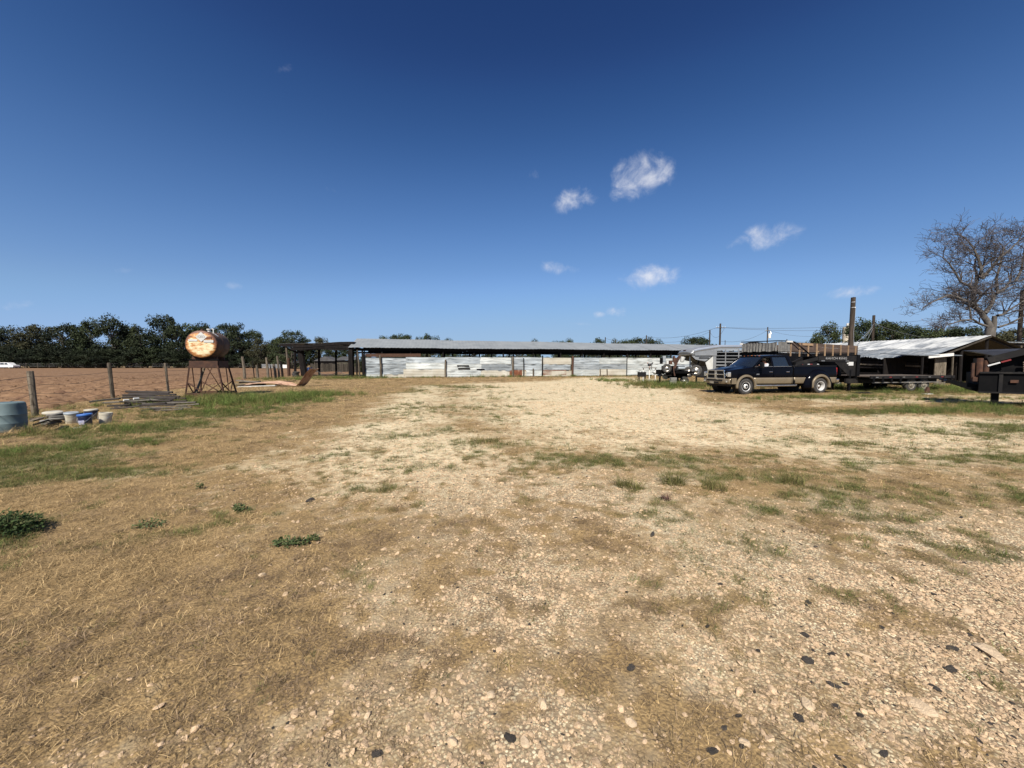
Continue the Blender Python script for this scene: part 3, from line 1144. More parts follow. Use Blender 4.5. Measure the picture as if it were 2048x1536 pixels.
# ---- dark lean-to at the left end of the barn
lean = thing('lean_to_shed', 'dark open lean-to with a sagging flat roof joined to the barn', 'shed', (0, 0, 0))
P0, P1 = at(556, 688, 44.5), at(707, 683.5, 43.0)
D0, D1 = at(556, 688, 44.5) + Vector((1.4, 6, -.35)), at(707, 683.5, 43.0) + Vector((0, 6, -.35))
n = 7
for i in range(n):
    t0, t1 = i / n, (i + 1) / n - .003
    mb = MB()
    rows = []
    for j in range(5):
        row = []
        for q in range(13):
            t = t0 + (t1 - t0) * q / 12
            a, b = P0.lerp(P1, t), D0.lerp(D1, t)
            p = a.lerp(b, j / 4)
            p.z += .015 * math.sin(q * math.pi) + .03 * math.sin(t * 9) + (.01 if i % 2 else 0)
            row.append(p)
        rows.append(row)
    mb.grid(rows)
    mb.build('roof_sheet', galv_roof, lean, solid=.01)
# ragged front timbers under the roof edge
for (a, b, h, off) in ((.02, 1.0, .30, .05), (.16, .99, .34, .10), (.28, .97, .30, .14)):
    zt = {0.05: -.22, .10: -.50, .14: -.66}[off]
    pa, pb = P0.lerp(P1, a), P0.lerp(P1, b)
    pts = []
    m = 9
    for i in range(m):
        q0, q1 = pa.lerp(pb, i / m), pa.lerp(pb, (i + 1) / m)
        dz = lambda t: .10 * math.sin(t * 7 + off * 40)
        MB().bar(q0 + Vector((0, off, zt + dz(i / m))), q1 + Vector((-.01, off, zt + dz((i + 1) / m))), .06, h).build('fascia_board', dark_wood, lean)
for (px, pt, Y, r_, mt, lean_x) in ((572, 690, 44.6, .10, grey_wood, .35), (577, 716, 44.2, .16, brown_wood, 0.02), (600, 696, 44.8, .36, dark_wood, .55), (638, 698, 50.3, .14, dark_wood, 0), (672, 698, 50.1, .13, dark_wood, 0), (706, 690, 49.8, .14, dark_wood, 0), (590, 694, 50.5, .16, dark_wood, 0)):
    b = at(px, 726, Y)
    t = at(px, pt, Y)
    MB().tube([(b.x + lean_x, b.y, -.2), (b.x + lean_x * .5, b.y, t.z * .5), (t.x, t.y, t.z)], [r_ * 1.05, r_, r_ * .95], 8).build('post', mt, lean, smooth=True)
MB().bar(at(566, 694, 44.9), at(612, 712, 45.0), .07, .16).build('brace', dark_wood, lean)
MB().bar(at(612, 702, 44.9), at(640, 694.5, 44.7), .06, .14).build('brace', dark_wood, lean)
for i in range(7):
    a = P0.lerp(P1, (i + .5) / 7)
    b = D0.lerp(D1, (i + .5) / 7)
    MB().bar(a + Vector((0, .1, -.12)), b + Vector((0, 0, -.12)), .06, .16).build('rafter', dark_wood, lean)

# clutter under the lean-to
drum_blue = material('faded_blue_plastic', (.045, .12, .33), rough=.5, col2=(.06, .15, .38), scale=4, rnd=.1)
pb = at(619, 726, 47.5)
t = thing('blue_drum', 'tall blue plastic drum standing under the lean-to', 'drum', (pb.x, pb.y, gz(pb.x, pb.y)))
MB().lathe([(.26, 0), (.29, .03), (.29, .30), (.305, .33), (.29, .36), (.29, .66), (.305, .69), (.29, .72), (.29, 1.0), (.27, 1.05), (.0, 1.05)], 20).build('barrel', drum_blue, t, smooth=True)
MB().lathe([(.04, 1.05), (.04, 1.075), (0, 1.08)], 10, c=(.14, 0, 0)).build('bung', drum_blue, t)
MB().lathe([(.04, 1.05), (.04, 1.075), (0, 1.08)], 10, c=(-.14, 0, 0)).build('bung', drum_blue, t)
tyre_m = material('tyre_rubber', (.022, .021, .020), rough=.85, col2=(.045, .041, .037), scale=8, bump=.2, rnd=.2)


def tyre_prof(ro, ri, w):
    h = w / 2
    return [(ri, -h * .8), (ri + (ro - ri) * .3, -h * .98), (ro - .045, -h), (ro - .012, -h * .82), (ro, -h * .6), (ro, -.012), (ro - .012, -.008), (ro - .012, .008), (ro, .012), (ro, h * .6), (ro - .012, h * .82), (ro - .045, h), (ri + (ro - ri) * .3, h * .98), (ri, h * .8)]


pb = at(591, 726, 44.0)
for i in range(3):
    o = MB().lathe(tyre_prof(.36, .21, .2), 22, closed=True).build('worn_tyre', tyre_m, None, smooth=True)
    o.location = (pb.x + rnd.uniform(-.05, .05), pb.y, gz(pb.x, pb.y) + .11 + i * .205)
    tag(o, ('bottom', 'middle', 'top')[i] + ' tyre of the stack at the lean-to\'s left post', 'tyre', 'stacked tyres')
# wavy black wire panel lying against the opening
mb = MB()
wire_m = material('black_wire', (.018, .017, .018), rough=.6, metal=.3)
net = thing('mesh_barrier', 'sagging black wire mesh panel standing under the lean-to opening', 'barrier')
pa, pb = at(628, 755, 42.8), at(708, 755, 42.2)
pa.z = pb.z = 0
nn = 34


def topz(t):
    return .46 + .16 * math.sin(t * 11 + 1) + .08 * math.sin(t * 23)


for i in range(nn + 1):
    p = pa.lerp(pb, i / nn)
    MB().tube([p + Vector((0, 0, 0)), p + Vector((0, .06, topz(i / nn)))], .009, 4).build('upright_wire', wire_m, net)
for q in range(5):
    f_ = q / 4
    MB().tube([pa.lerp(pb, i / nn) + Vector((0, .06 * f_, .02 + (topz(i / nn) - .03) * f_)) for i in range(nn + 1)], .011 if q < 4 else .026, 4).build('cross_wire', wire_m, net)

# ---- far board fence, small grey-roofed shed
dim_wood = material('old_dim_board', (.030, .026, .021), rough=.95, col2=(.055, .047, .038), scale=6, mix=.5, rnd=.4, spec=.1)
dim_tin = material('dark_tin_and_underside_shade', (.075, .075, .078), rough=.8, col2=(.05, .047, .045), scale=1.5, rnd=.1, spec=.2)
ff = thing('board_fence', 'weathered grey board fence seen through the lean-to', 'fence')
pa, pb = at(622, 726, 68), at(735, 726, 66)
nb = 46
for i in range(nb):
    p = pa.lerp(pb, i / nb)
    h = 1.5 + rnd.uniform(-.15, .2)
    MB().box((p.x, p.y + rnd.uniform(-.02, .02), h / 2), (.19, .03, h), rot=(0, rnd.uniform(-.02, .02), 0)).build('board', dim_wood, ff)
ss = at(690, 726, 74)
sh = thing('small_shed', 'small wooden shed with a pale grey roof beyond the lean-to', 'shed', (ss.x, ss.y, 0))
MB().box((0, 1.4, 1.05), (3.4, 2.6, 2.1)).build('wall', grey_wood, sh)
MB().box((-.4, .08, 1.3), (1.7, .08, .9)).build('opening', black_gap, sh)  # solid dark panel standing for the shade inside an opening
for i in range(4):
    mb = corr(MB(), 1.0, 3.6, 6, .015, 'z', 0, i)
    o = mb.build('roof_sheet', dim_tin, sh, smooth=True)
    o.location = (-2.0 + i * .98, -.35, 2.15)
    o.rotation_euler = (R(-78), 0, 0)
ss = at(650, 726, 82)
sh = thing('field_hut', 'low dark hut half hidden behind the board fence', 'hut', (ss.x, ss.y, 0))
MB().box((0, 1.5, 1.0), (4.2, 3, 2.0)).build('wall', dark_wood, sh)
MB().prism([(-2.4, 2.0), (2.4, 2.0), (0, 3.0)], -.3, 3.3).build('roof', dim_tin, sh)

# ---- right-hand barn, ridge running away, battered pale metal roof
RA = math.atan2(.167, 1.0)
rb = thing('battered_barn', 'low barn with a dented whitish metal roof behind the trailers', 'barn', (34.7, 28.3, 0), RA)
# local: +y runs along the ridge away, -x is the left slope towards the yard
RH, REZ, RW, RL = 3.60, 2.12, 4.75, 17.0
white_roof = material('chalky_white_roof_sheet', (.47, .48, .47), rough=.7, metal=.05, col2=(.38, .39, .39), scale=.7, mix=.5, col3=(.17, .185, .20), scale3=.7, amt3=.55, rnd=.10, bump=.25, bscale=5, dist=.04)
grey_roof = material('stained_grey_roof_sheet', (.24, .255, .265), rough=.7, metal=.1, col2=(.11, .13, .15), scale=1.4, mix=.50, col3=(.07, .06, .055), scale3=3.2, amt3=.66, rnd=.2, bump=.3, bscale=6, dist=.04)
y = -.25
k = 0
while y < RL:
    w = .84
    for (t0, t1, mt) in ((0.0, .42, grey_roof), (.40, 1.0, white_roof)):
        rows = []
        for j in range(7):
            t = t0 + (t1 - t0) * j / 6
            row = []
            for i in range(13):
                yy = y + w * i / 12
                xx = -RW * (1 - t) * 1.06 + .05
                zz = REZ + (RH - REZ) * t + .012 * math.sin(i * math.pi * 2 / 4) + (.016 if t0 > 0 else 0) + .01 * (k % 2)
                zz += (.07 * math.sin(yy * 1.7 + t * 3) + .05 * math.sin(yy * .6 + 1 + t * 6)) * (1 - t) ** .7
                if t0 == 0 and j == 0:
                    zz -= .12 * (.5 + .5 * math.sin(yy * 2.3 + 1)) + .10 * rnd.random()
                row.append((xx, yy, zz))
            rows.append(row)
        MB().grid(rows).build('roof_sheet', mt, rb, smooth=True, angle=70)
    rows = []
    for j in range(3):
        t = j / 2
        rows.append([(RW * t * 1.05, y + w * i / 12, RH + .012 * math.sin(i * math.pi / 2) - (RH - REZ) * t) for i in range(13)])
    MB().grid(rows).build('roof_sheet', dim_tin, rb, smooth=True, angle=70)  # dark tin here puts the shade of the slope's underside into its colour
    y += w - .05
    k += 1
for yy in (-.05, 3.6, 7.2, 10.8, 14.4, 16.6):
    for (xx, zt) in ((-RW + .15, REZ - .12), (-2.3, REZ + .66), (0, RH - .2), (RW - .2, REZ - .1)):
        if yy < 0 and xx < -RW + .2:
            continue
        MB().tube([(xx, yy, -.2), (xx + rnd.uniform(-.05, .05), yy, zt)], [.10, .085], 7).build('post', dark_wood, rb, smooth=True)
for yy in (-.02, 3.6, 7.2, 10.8, 14.4):
    MB().bar((-RW, yy, REZ - .10), (0, yy, RH - .12), .07, .16).build('rafter', dark_wood if yy > 0 else dark_wood, rb)
    MB().bar((RW, yy, REZ - .10), (0, yy, RH - .12), .07, .16).build('rafter', dark_wood, rb)
MB().bar((-RW - .15, -.30, REZ - .16), (-.05, -.30, RH - .08), .03, .10).build('verge_board', dim_wood, rb)
MB().bar((-RW + .15, 0, REZ - .2), (-RW + .15, RL, REZ - .2), .08, .2).build('beam', dark_wood, rb)
MB().box((RW - .3, RL / 2, 1.1), (.06, RL, 2.2)).build('back_wall', dark_wood, rb)
MB().box((0, RL - .1, 1.4), (RW * 2, .06, 2.8)).build('end_wall', dark_wood, rb)
MB().box((-.6, 6.2, 1.2), (.05, 10, 2.4)).build('inner_wall', dark_wood, rb)
for z in (.75, 1.25, 1.7):
    MB().bar((-RW + .05, .3, z), (-RW + .05, RL, z + rnd.uniform(-.08, .08)), .04, .15).build('side_rail', dark_wood, rb)
MB().bar((-RW + .0, .5, 1.35), (-RW + .0, 7.8, 1.62), .05, .12).build('loose_rail', grey_wood, rb)
# low annex with a white lintel
an = thing('low_annex', 'low dark lean-to with a white painted header at the barn corner', 'shed', (29.8, 27.25, 0), R(6))
whitep = material('peeling_white_paint', (.55, .53, .49), rough=.75, col2=(.62, .61, .58), scale=6, mix=.5, col3=(.30, .24, .18), scale3=9, amt3=.7)
MB().bar((-.9, -.35, 2.03), (1.0, -.4, 2.20), .05, .20).build('header_board', whitep, an)
MB().bar((1.12, -.3, -.1), (1.10, -.3, 2.15), .07, .07).build('post', grey_wood, an)
MB().bar((-1.3, -.3, -.1), (-1.3, -.3, 2.0), .09, .09).build('post', dark_wood, an)
MB().box((.55, .0, 1.0), (.9, .05, 2.0)).build('plank_wall', grey_wood, an)
MB().box((0, .9, 2.22), (3.4, 2.6, .05), rot=(R(4), 0, 0)).build('roof', grey_roof, an)
MB().box((-.2, 1.9, 1.0), (3.0, .05, 2.0)).build('back_wall', dark_wood, an)
# dark shed further right
fs = thing('flat_roof_shed', 'dark flat-roofed shed at the right edge behind the bare tree', 'shed', (46.5, 35.5, 0), R(4))
MB().box((2.5, 2, 3.42), (9.5, 4.6, .10), rot=(0, R(1.0), 0)).build('roof', galv_roof, fs)
MB().box((2.5, 3.9, 1.7), (9.2, .08, 3.3)).build('back_wall', dark_wood, fs)
MB().bar((-2.1, -.1, 3.22), (7.0, -.1, 3.10), .1, .26).build('beam', dark_wood, fs)
for xx in (-2.1, -.9, .1, 3.2, 6.6):
    MB().bar((xx, -.05, -.1), (xx, -.05, 3.2), .2, .2).build('post', grey_wood if xx < .5 else dark_wood, fs)
for z in (.9, 1.7):
    MB().bar((-2.1, -.15, z), (7, -.15, z), .05, .2).build('rail', dark_wood, fs)

# ================================================================ trees
bark = material('grey_brown_bark', (.040, .034, .029), rough=.95, col2=(.075, .064, .054), scale=5, mix=.5, bump=.6, bscale=14, stretch=(1, 1, .3), rnd=.2, spec=.15)
pale_bark = material('pale_bark', (.115, .105, .095), rough=.95, col2=(.070, .063, .056), scale=4, mix=.5, bump=.5, bscale=12, stretch=(1, 1, .3), rnd=.15, spec=.15)
leaf_dark = material('dark_oak_leaves', (.009, .015, .007), rough=.75, col2=(.020, .028, .011), scale=.9, mix=.5, rnd=.30, spec=.25, detail=2)
leaf_mid = material('green_leaves', (.020, .030, .011), rough=.75, col2=(.038, .050, .018), scale=.9, mix=.5, rnd=.25, spec=.25, detail=2)
leaf_olive = material('olive_leaves', (.032, .034, .015), rough=.75, col2=(.055, .054, .025), scale=.9, mix=.5, rnd=.2, spec=.25, detail=2)


def leafy(seed, n_puff, n_leaf, ls, low=.16, top=1.0, wid=.42):
    """a tree of unit height: (trunk builder, crown verts/faces); puffs of leaf faces on real limbs"""
    rg = random.Random(seed)
    tb = MB()
    lean = rg.uniform(-.04, .04)
    tb.tube([(0, 0, -.02), (lean * .4, 0, .18), (lean, .01, .42), (lean * 1.5, 0, .72)], [.026, .020, .014, .005], 7)
    puffs = []
    for i in range(n_puff):
        for _ in range(40):
            z = rg.uniform(low, top - .05)
            prof = math.sin(min(1, max(.03, (z - low * .6) / (top - low * .6))) ** .8 * math.pi) ** .6
            a, r_ = rg.uniform(0, 6.283), wid * prof * math.sqrt(rg.uniform(.05, 1))
            p = Vector((math.cos(a) * r_, math.sin(a) * r_, z))
            if all((p - q[0]).length > .085 for q in puffs):
                break
        puffs.append((p, rg.uniform(.07, .15)))
    for (p, s) in puffs:
        zb = max(.10, p.z - rg.uniform(.10, .26))
        b = Vector((lean * zb * 1.5, 0, zb))
        m = b.lerp(p, .5) + Vector((rg.uniform(-.03, .03), rg.uniform(-.03, .03), rg.uniform(-.02, .02)))
        tb.tube([b, m, p], [.008, .005, .002], 4, cap=False)
    vs, fs = [], []
    for i in range(n_leaf):
        p, s = puffs[rg.randrange(len(puffs))]
        d = Vector((rg.gauss(0, 1), rg.gauss(0, 1), rg.gauss(0, .75)))
        d.normalize()
        q = p + d * s * (rg.random() ** .45) * Vector((1, 1, .8)).length / 1.62
        n = Vector((rg.gauss(0, 1), rg.gauss(0, 1), rg.gauss(.6, 1))).normalized()
        t = n.orthogonal().normalized()
        u = n.cross(t)
        l, w = ls * rg.uniform(.6, 1.4), ls * rg.uniform(.35, .8)
        o = len(vs)
        vs += [q - t * l, q + u * w, q + t * l, q - u * w]
        fs.append((o, o + 1, o + 2, o + 3))
    return tb, vs, fs


VAR = []
for i in range(8):
    tb, vs, fs = leafy(500 + i, 34 + i % 3 * 8, 7000, .0175, low=(.06, .12, .05, .16)[i % 4], wid=(.40, .34, .46, .30)[i % 4])
    mt = tb.build('trunk', (bark, pale_bark)[i % 2], None, smooth=True)
    me = bpy.data.meshes.new('crown')
    me.from_pydata([tuple(v) for v in vs], [], fs)
    VAR.append((mt.data, me))
    bpy.data.objects.remove(mt, do_unlink=True)
CROWNS = {}


def tree(px, top, Y, leaf, label, group, wmul=1.0, v=None, name='oak_tree'):
    i = rnd.randrange(8) if v is None else v
    trunk_me, crown_me = VAR[i]
    p = at(px, 726, Y)
    H = EYE + (726 - top) * Y / FPX
    t = thing(name, label, 'tree', (p.x, p.y, 0), rnd.uniform(0, 6.28), group)
    tr = bpy.data.objects.new('trunk', trunk_me)
    COL.objects.link(tr)
    tr.parent = t
    key = (i, leaf.name)
    if key not in CROWNS:
        c = crown_me.copy()
        c.materials.clear()
        c.materials.append(leaf)
        CROWNS[key] = c
    cr = bpy.data.objects.new('crown', CROWNS[key])
    COL.objects.link(cr)
    cr.parent = t
    t.scale = (H * wmul, H * wmul, H)
    return t


gl = 'dark trees along the far edge of the field'
LT = [(-60, 655, 128, 1.2), (-20, 652, 122, 1.0), (8, 655, 124, .8), (62, 650, 124, 1.0), (92, 652, 128, 1.0), (128, 651, 122, .95), (156, 648, 126, .9), (183, 640, 124, .8), (226, 634, 122, .9), (256, 648, 127, .9), (283, 650, 122, .9), (330, 627, 125, .85), (356, 648, 121, .8), (386, 646, 125, .9), (412, 647, 130, .8), (452, 648, 124, .9), (482, 648, 120, .95), (505, 660, 126, .9)]
LTL = ['tree cut by the left edge of the picture, its top just in view', 'round dark tree at the left edge above the white vehicle', 'dark tree right of the left-edge tree, low crown', 'olive tree standing left in the dark row across the field', 'broad olive-tinged tree second in the row across the field', 'dark tree in the row beyond the first big fence post', 'dark tree left of the tall forked one in the far row', 'slim dark tree rising left of the second fence post', 'tall dark tree above the second big fence post', 'dark tree just right of the second big fence post', 'dark tree midway between second and third fence posts', 'tallest dark tree, above the third big fence post', 'dark tree right of the tallest one in the far row', 'dark tree directly left of the rusty fuel tank', 'dark tree hidden behind the rusty fuel tank', 'dark tree whose top shows just right of the fuel tank', 'wide dark tree right of the fuel tank', 'shorter dark tree at the right end of the far row']
for i, (px, tp, Y, wm) in enumerate(LT):
    tree(px, tp, Y, leaf_olive if i in (3, 4) else (leaf_mid if i in (7, 10, 13, 17) else leaf_dark), LTL[i], gl, wm)
g2 = 'lighter trees behind the lean-to'
for i, (px, tp, Y, wm, lf, lb) in enumerate([(522, 678, 112, 1.1, leaf_olive, 'lighter olive tree between the dark row and the lean-to'), (548, 684, 118, 1.0, leaf_mid, 'small tree just left of the lean-to roof'), (584, 661, 104, .95, leaf_mid, 'airy tall tree rising above the lean-to roof'), (562, 674, 112, .9, leaf_mid, 'tree peeking over the left corner of the lean-to roof'), (612, 676, 108, 1.0, leaf_mid, 'tree over the middle of the lean-to roof'), (640, 674, 110, .9, leaf_olive, 'olive tree over the right half of the lean-to roof'), (668, 688, 100, 1.4, leaf_mid, 'broad green tree seen through the lean-to opening'), (700, 692, 98, 1.3, leaf_mid, 'green tree behind the small shed by the barn end')]):
    tree(px, tp, Y, lf, lb, g2, wm)
g3 = 'trees showing over the long barn roof'
for i, (px, tp, Y, wm, lf, lb) in enumerate([(768, 672, 96, .8, leaf_mid, 'small tree top over the left part of the barn roof'), (796, 667, 96, 1.0, leaf_mid, 'first rounded tree crown over the barn roof'), (812, 669, 99, .9, leaf_mid, 'crown right beside the first one over the barn roof'), (836, 674, 95, .7, leaf_mid, 'small gap tree between two crowns over the barn roof'), (860, 668, 95, 1.0, leaf_mid, 'second rounded tree crown over the barn roof'), (897, 677, 95, .7, leaf_mid, 'low tree tip right of the second crown over the barn roof'), (1068, 680, 110, .8, leaf_mid, 'tiny far tree tip over the middle of the barn roof'), (1118, 680, 110, 1.0, leaf_mid, 'first of two small tips left of the left utility pole'), (1138, 679, 108, .8, leaf_mid, 'second of two small tips left of the left utility pole'), (1192, 676, 105, 1.0, leaf_mid, 'dark crown just left of the leftmost utility pole'), (1230, 680, 105, .9, leaf_olive, 'olive crown between the two leftmost utility poles'), (1258, 678, 104, 1.2, leaf_mid, 'crown left of the second utility pole'), (1284, 675, 104, 1.2, leaf_mid, 'crown around the second utility pole'), (1306, 679, 106, 1.0, leaf_mid, 'crown right of the second utility pole'), (1382, 674, 90, .9, leaf_mid, 'rounded crown above the stock trailer nose'), (1398, 673, 91, 1.0, leaf_mid, 'right half of the crown pair above the stock trailer'), (1424, 688, 95, .9, leaf_mid, 'low crown below the two poles by the stock trailer')]):
    tree(px, tp, Y, lf, lb, g3, wm)
g4 = 'green trees behind the battered barn'
for i, (px, tp, Y, wm, lf, lb) in enumerate([(1654, 648, 76, .85, leaf_mid, 'round tree left of the silo'), (1630, 679, 80, 1.0, leaf_mid, 'low bush tree left of the round tree by the silo'), (1672, 676, 78, .8, leaf_mid, 'low tree between the round tree and the silo'), (1722, 640, 70, .9, leaf_mid, 'spiky tree just right of the thick pole'), (1760, 641, 68, .9, leaf_mid, 'spiky tree right of the leaning utility pole'), (1782, 646, 70, .9, leaf_mid, 'green tree third from the thick pole'), (1814, 652, 70, .9, leaf_mid, 'green tree fourth from the thick pole'), (1846, 656, 69, 1.0, leaf_mid, 'green tree under the left branches of the bare tree'), (1884, 654, 70, 1.0, leaf_mid, 'green tree left of the bare tree trunk'), (1922, 652, 68, 1.0, leaf_mid, 'green tree touching the bare tree trunk'), (1962, 658, 70, 1.0, leaf_mid, 'green tree behind the bare tree trunk'), (1998, 662, 66, 1.1, leaf_olive, 'olive tree right of the bare tree trunk'), (2030, 655, 70, 1.1, leaf_olive, 'olive tree at the right edge of the picture'), (2075, 650, 70, 1.1, leaf_olive, 'olive tree cut off by the right edge of the picture')]):
    tree(px, tp, Y, lf, lb, g4, wm)
# shrubs filling the foot of the far row
g5 = 'low dark shrubs at the foot of the far row'
for i in range(44):
    px = -46 + i * 14.2
    tree(px, rnd.uniform(690, 706), rnd.uniform(119, 122), leaf_dark, ORD[i] + ' low shrub from the left under the far row of dark trees', g5, 1.7, name='shrub')

g6 = 'scrub glimpsed under the barn roof'
for i in range(15):
    tree(735 + i * 42, rnd.uniform(703, 712), rnd.uniform(64, 72), (leaf_mid, leaf_olive)[i % 2], ORD[i] + ' scrub bush from the left, glimpsed through the gap under the barn roof', g6, 1.9, name='shrub')

# ---- large bare tree on the right
bt = at(1976, 726, 34.0)
bare = thing('bare_tree', 'large bare grey-barked tree spreading over the battered barn', 'tree', (bt.x, bt.y, 0))
rgb = random.Random(77)
big, small = MB(), MB()
tips = []


def grow(p, d, r_, ln, lev):
    n = max(2, int(ln / (.55 if lev < 3 else .35)))
    pts, rad = [p], [r_]
    q, e = p.copy(), d.copy()
    r1 = r_ * (.72 if lev < 3 else .5)
    wob = .16 + lev * .045
    for i in range(n):
        e = (e + Vector((rgb.gauss(0, wob), rgb.gauss(0, wob), rgb.gauss(0, wob) + (.05 if lev > 2 else .0) - (.03 if lev in (2, 3) else 0)))).normalized()
        q = q + e * (ln / n)
        pts.append(q.copy())
        rad.append(r_ + (r1 - r_) * (i + 1) / n)
    (big if lev < 3 else small).tube(pts, [max(w_, .010) for w_ in rad], 8 if lev < 2 else (5 if lev < 4 else 3), cap=False)
    if lev >= 6:
        tips.append(pts[-1])
        return
    nb = (3, 3, 3, 4, 4, 4)[lev]
    for b in range(nb):
        t = 1.0 if b == 0 else rgb.uniform(.35, .95)
        i = min(n, max(1, int(t * n)))
        base = pts[i]
        ax = Vector((rgb.gauss(0, 1), rgb.gauss(0, 1), rgb.gauss(0, .7)))
        ax = (ax - e * ax.dot(e)).normalized()
        sp = rgb.uniform(.35, .75) if b == 0 else rgb.uniform(.6, 1.15)
        nd = (e * math.cos(sp) + ax * math.sin(sp)).normalized()
        if nd.z < -.25:
            nd.z *= -.4
        grow(base, nd.normalized(), rad[i] * (rgb.uniform(.66, .8) if b == 0 else rgb.uniform(.42, .62)), ln * (rgb.uniform(.66, .86)), lev + 1)


Z = lambda py: EYE + (726 - py) * 34.0 / FPX
X = lambda px: (px - 1024) / FPX * 34.0 - bt.x
# trunk and the main limbs follow the photograph
big.tube([(0, 0, -.3), (.0, 0, 1.5), (-.05, 0, Z(672)), (-.05, 0, Z(655))], [.44, .35, .31, .28], 10)
big.tube([(.15, .2, -.3), (.45, .25, Z(680)), (X(1990), .3, Z(648)), (X(1987), .2, Z(632))], [.26, .22, .18, .15], 8)
for (pts, r0, r1, ln, reps) in [
        ([(1974, 655), (1968, 642), (1956, 624), (1945, 612), (1942, 590), (1952, 560)], .30, .15, 2.9, 3),
        ([(1945, 612), (1928, 606), (1905, 598), (1885, 592), (1868, 598), (1850, 606)], .17, .06, 1.9, 4),
        ([(1944, 590), (1930, 574), (1912, 566), (1902, 548), (1890, 530), (1878, 518)], .16, .05, 2.0, 4),
        ([(1952, 560), (1950, 540), (1944, 520), (1936, 500), (1925, 485)], .16, .06, 2.3, 4),
        ([(1952, 560), (1966, 540), (1978, 520), (1992, 508), (2008, 490)], .16, .06, 2.3, 4),
        ([(1962, 628), (1975, 612), (1985, 590), (2004, 580), (2018, 565)], .20, .08, 2.4, 4),
        ([(1973, 655), (1950, 648), (1935, 640), (1910, 642), (1892, 648), (1876, 652)], .13, .04, 1.6, 4),
        ([(1935, 640), (1932, 622), (1926, 606)], .10, .05, 1.6, 2),
        ([(1987, 632), (2000, 630), (2012, 622), (2030, 612), (2050, 600)], .14, .06, 2.2, 4),
        ([(1990, 655), (2010, 648), (2030, 636), (2052, 624)], .12, .05, 2.0, 3),
        ([(1985, 590), (1982, 560), (1990, 535), (1998, 500)], .14, .06, 2.2, 3),
        ([(2018, 565), (2030, 545), (2036, 522), (2040, 500)], .13, .05, 2.2, 4)]:
    yy = rgb.uniform(-.12, .12)
    P_ = [Vector((X(a), yy * i, Z(b))) for i, (a, b) in enumerate(pts)]
    big.tube(P_, [(r0 + (r1 - r0) * i / (len(P_) - 1)) * .82 for i in range(len(P_))], 7, cap=False)
    for q in range(reps + 4):
        i = len(P_) - 1 if q < 2 else rgb.randrange(1, len(P_))
        e = (P_[i] - P_[i - 1]).normalized()
        ax = Vector((rgb.gauss(0, 1), rgb.gauss(0, 1.2), rgb.gauss(.3, .7)))
        ax = (ax - e * ax.dot(e)).normalized()
        sp = rgb.uniform(.15, .5) if q < 2 else rgb.uniform(.6, 1.1)
        rr = (r0 + (r1 - r0) * i / (len(P_) - 1))
        grow(P_[i], (e * math.cos(sp) + ax * math.sin(sp)).normalized(), rr * (.75 if q < 2 else .5), ln * rgb.uniform(.50, .74), 3)
big.build('trunk', pale_bark, bare, smooth=True, angle=80)
small.build('branches', material('grey_twig_bark', (.105, .092, .088), rough=.95, col2=(.07, .06, .058), scale=3, spec=.1), bare, smooth=True, angle=80)
vs, fs = [], []
for p in tips:
    if rgb.random() < .15:
        n = Vector((rgb.gauss(0, 1), rgb.gauss(0, 1), rgb.gauss(0, 1))).normalized()
        t = n.orthogonal().normalized() * .05
        u = n.cross(t).normalized() * .035
        o = len(vs)
        vs += [p - t, p + u, p + t, p - u]
        fs.append((o, o + 1, o + 2, o + 3))
me = bpy.data.meshes.new('dry_leaves')
me.from_pydata([tuple(v) for v in vs], [], fs)
me.materials.append(material('dry_brown_leaf', (.13, .075, .05), rough=.8, rnd=.2))
o = bpy.data.objects.new('dry_leaves', me)
COL.objects.link(o)
o.parent = bare
o['kind'] = 'stuff'

# ================================================================ poles and wires
pole_m = material('creosoted_pole', (.028, .021, .016), rough=.9, col2=(.060, .046, .036), scale=7, mix=.55, bump=.6, bscale=20, stretch=(1, 1, .12), rnd=.2, spec=.2)
steel = material('galvanised_fitting', (.45, .46, .47), rough=.4, metal=.8)
ceram = material('white_ceramic', (.75, .75, .73), rough=.3)
wire_dark = material('dark_cable', (.05, .05, .055), rough=.6)
wire_grey = material('grey_guy_wire', (.30, .30, .30), rough=.5, metal=.4)
POLE = {}


def pole(key, px, top, Y, wpx, label, arm=0, lean_=0.0):
    p = at(px, 726, Y)
    H = EYE + (726 - top) * Y / FPX
    r_ = wpx / 2 * Y / FPX
    t = thing('utility_pole', label, 'utility pole', (p.x, p.y, 0), 0, 'utility poles')
    MB().tube([(-lean_, 0, -.4), (-lean_ * .5, 0, H * .5), (0, 0, H)], [r_ * 1.12, r_, r_ * .9], 10).build('shaft', pole_m, t, smooth=True)
    MB().lathe([(r_ * .93, H - .02), (r_ * .9, H + .02), (0, H + .05)], 10).build('cap', pole_m, t)
    if arm:
        MB().bar((-arm, -r_, H - .8), (arm, -r_, H - .8), .09, .11).build('crossarm', pole_m, t)
        for s in (-1, -.45, .45, 1):
            MB().lathe([(.03, 0), (.06, .03), (.05, .08), (.06, .11), (.0, .16)], 8, c=(s * arm * .92, -r_, H - .74)).build('insulator', ceram, t)
    POLE[key] = Vector((p.x, p.y, H))
    return t, r_, H


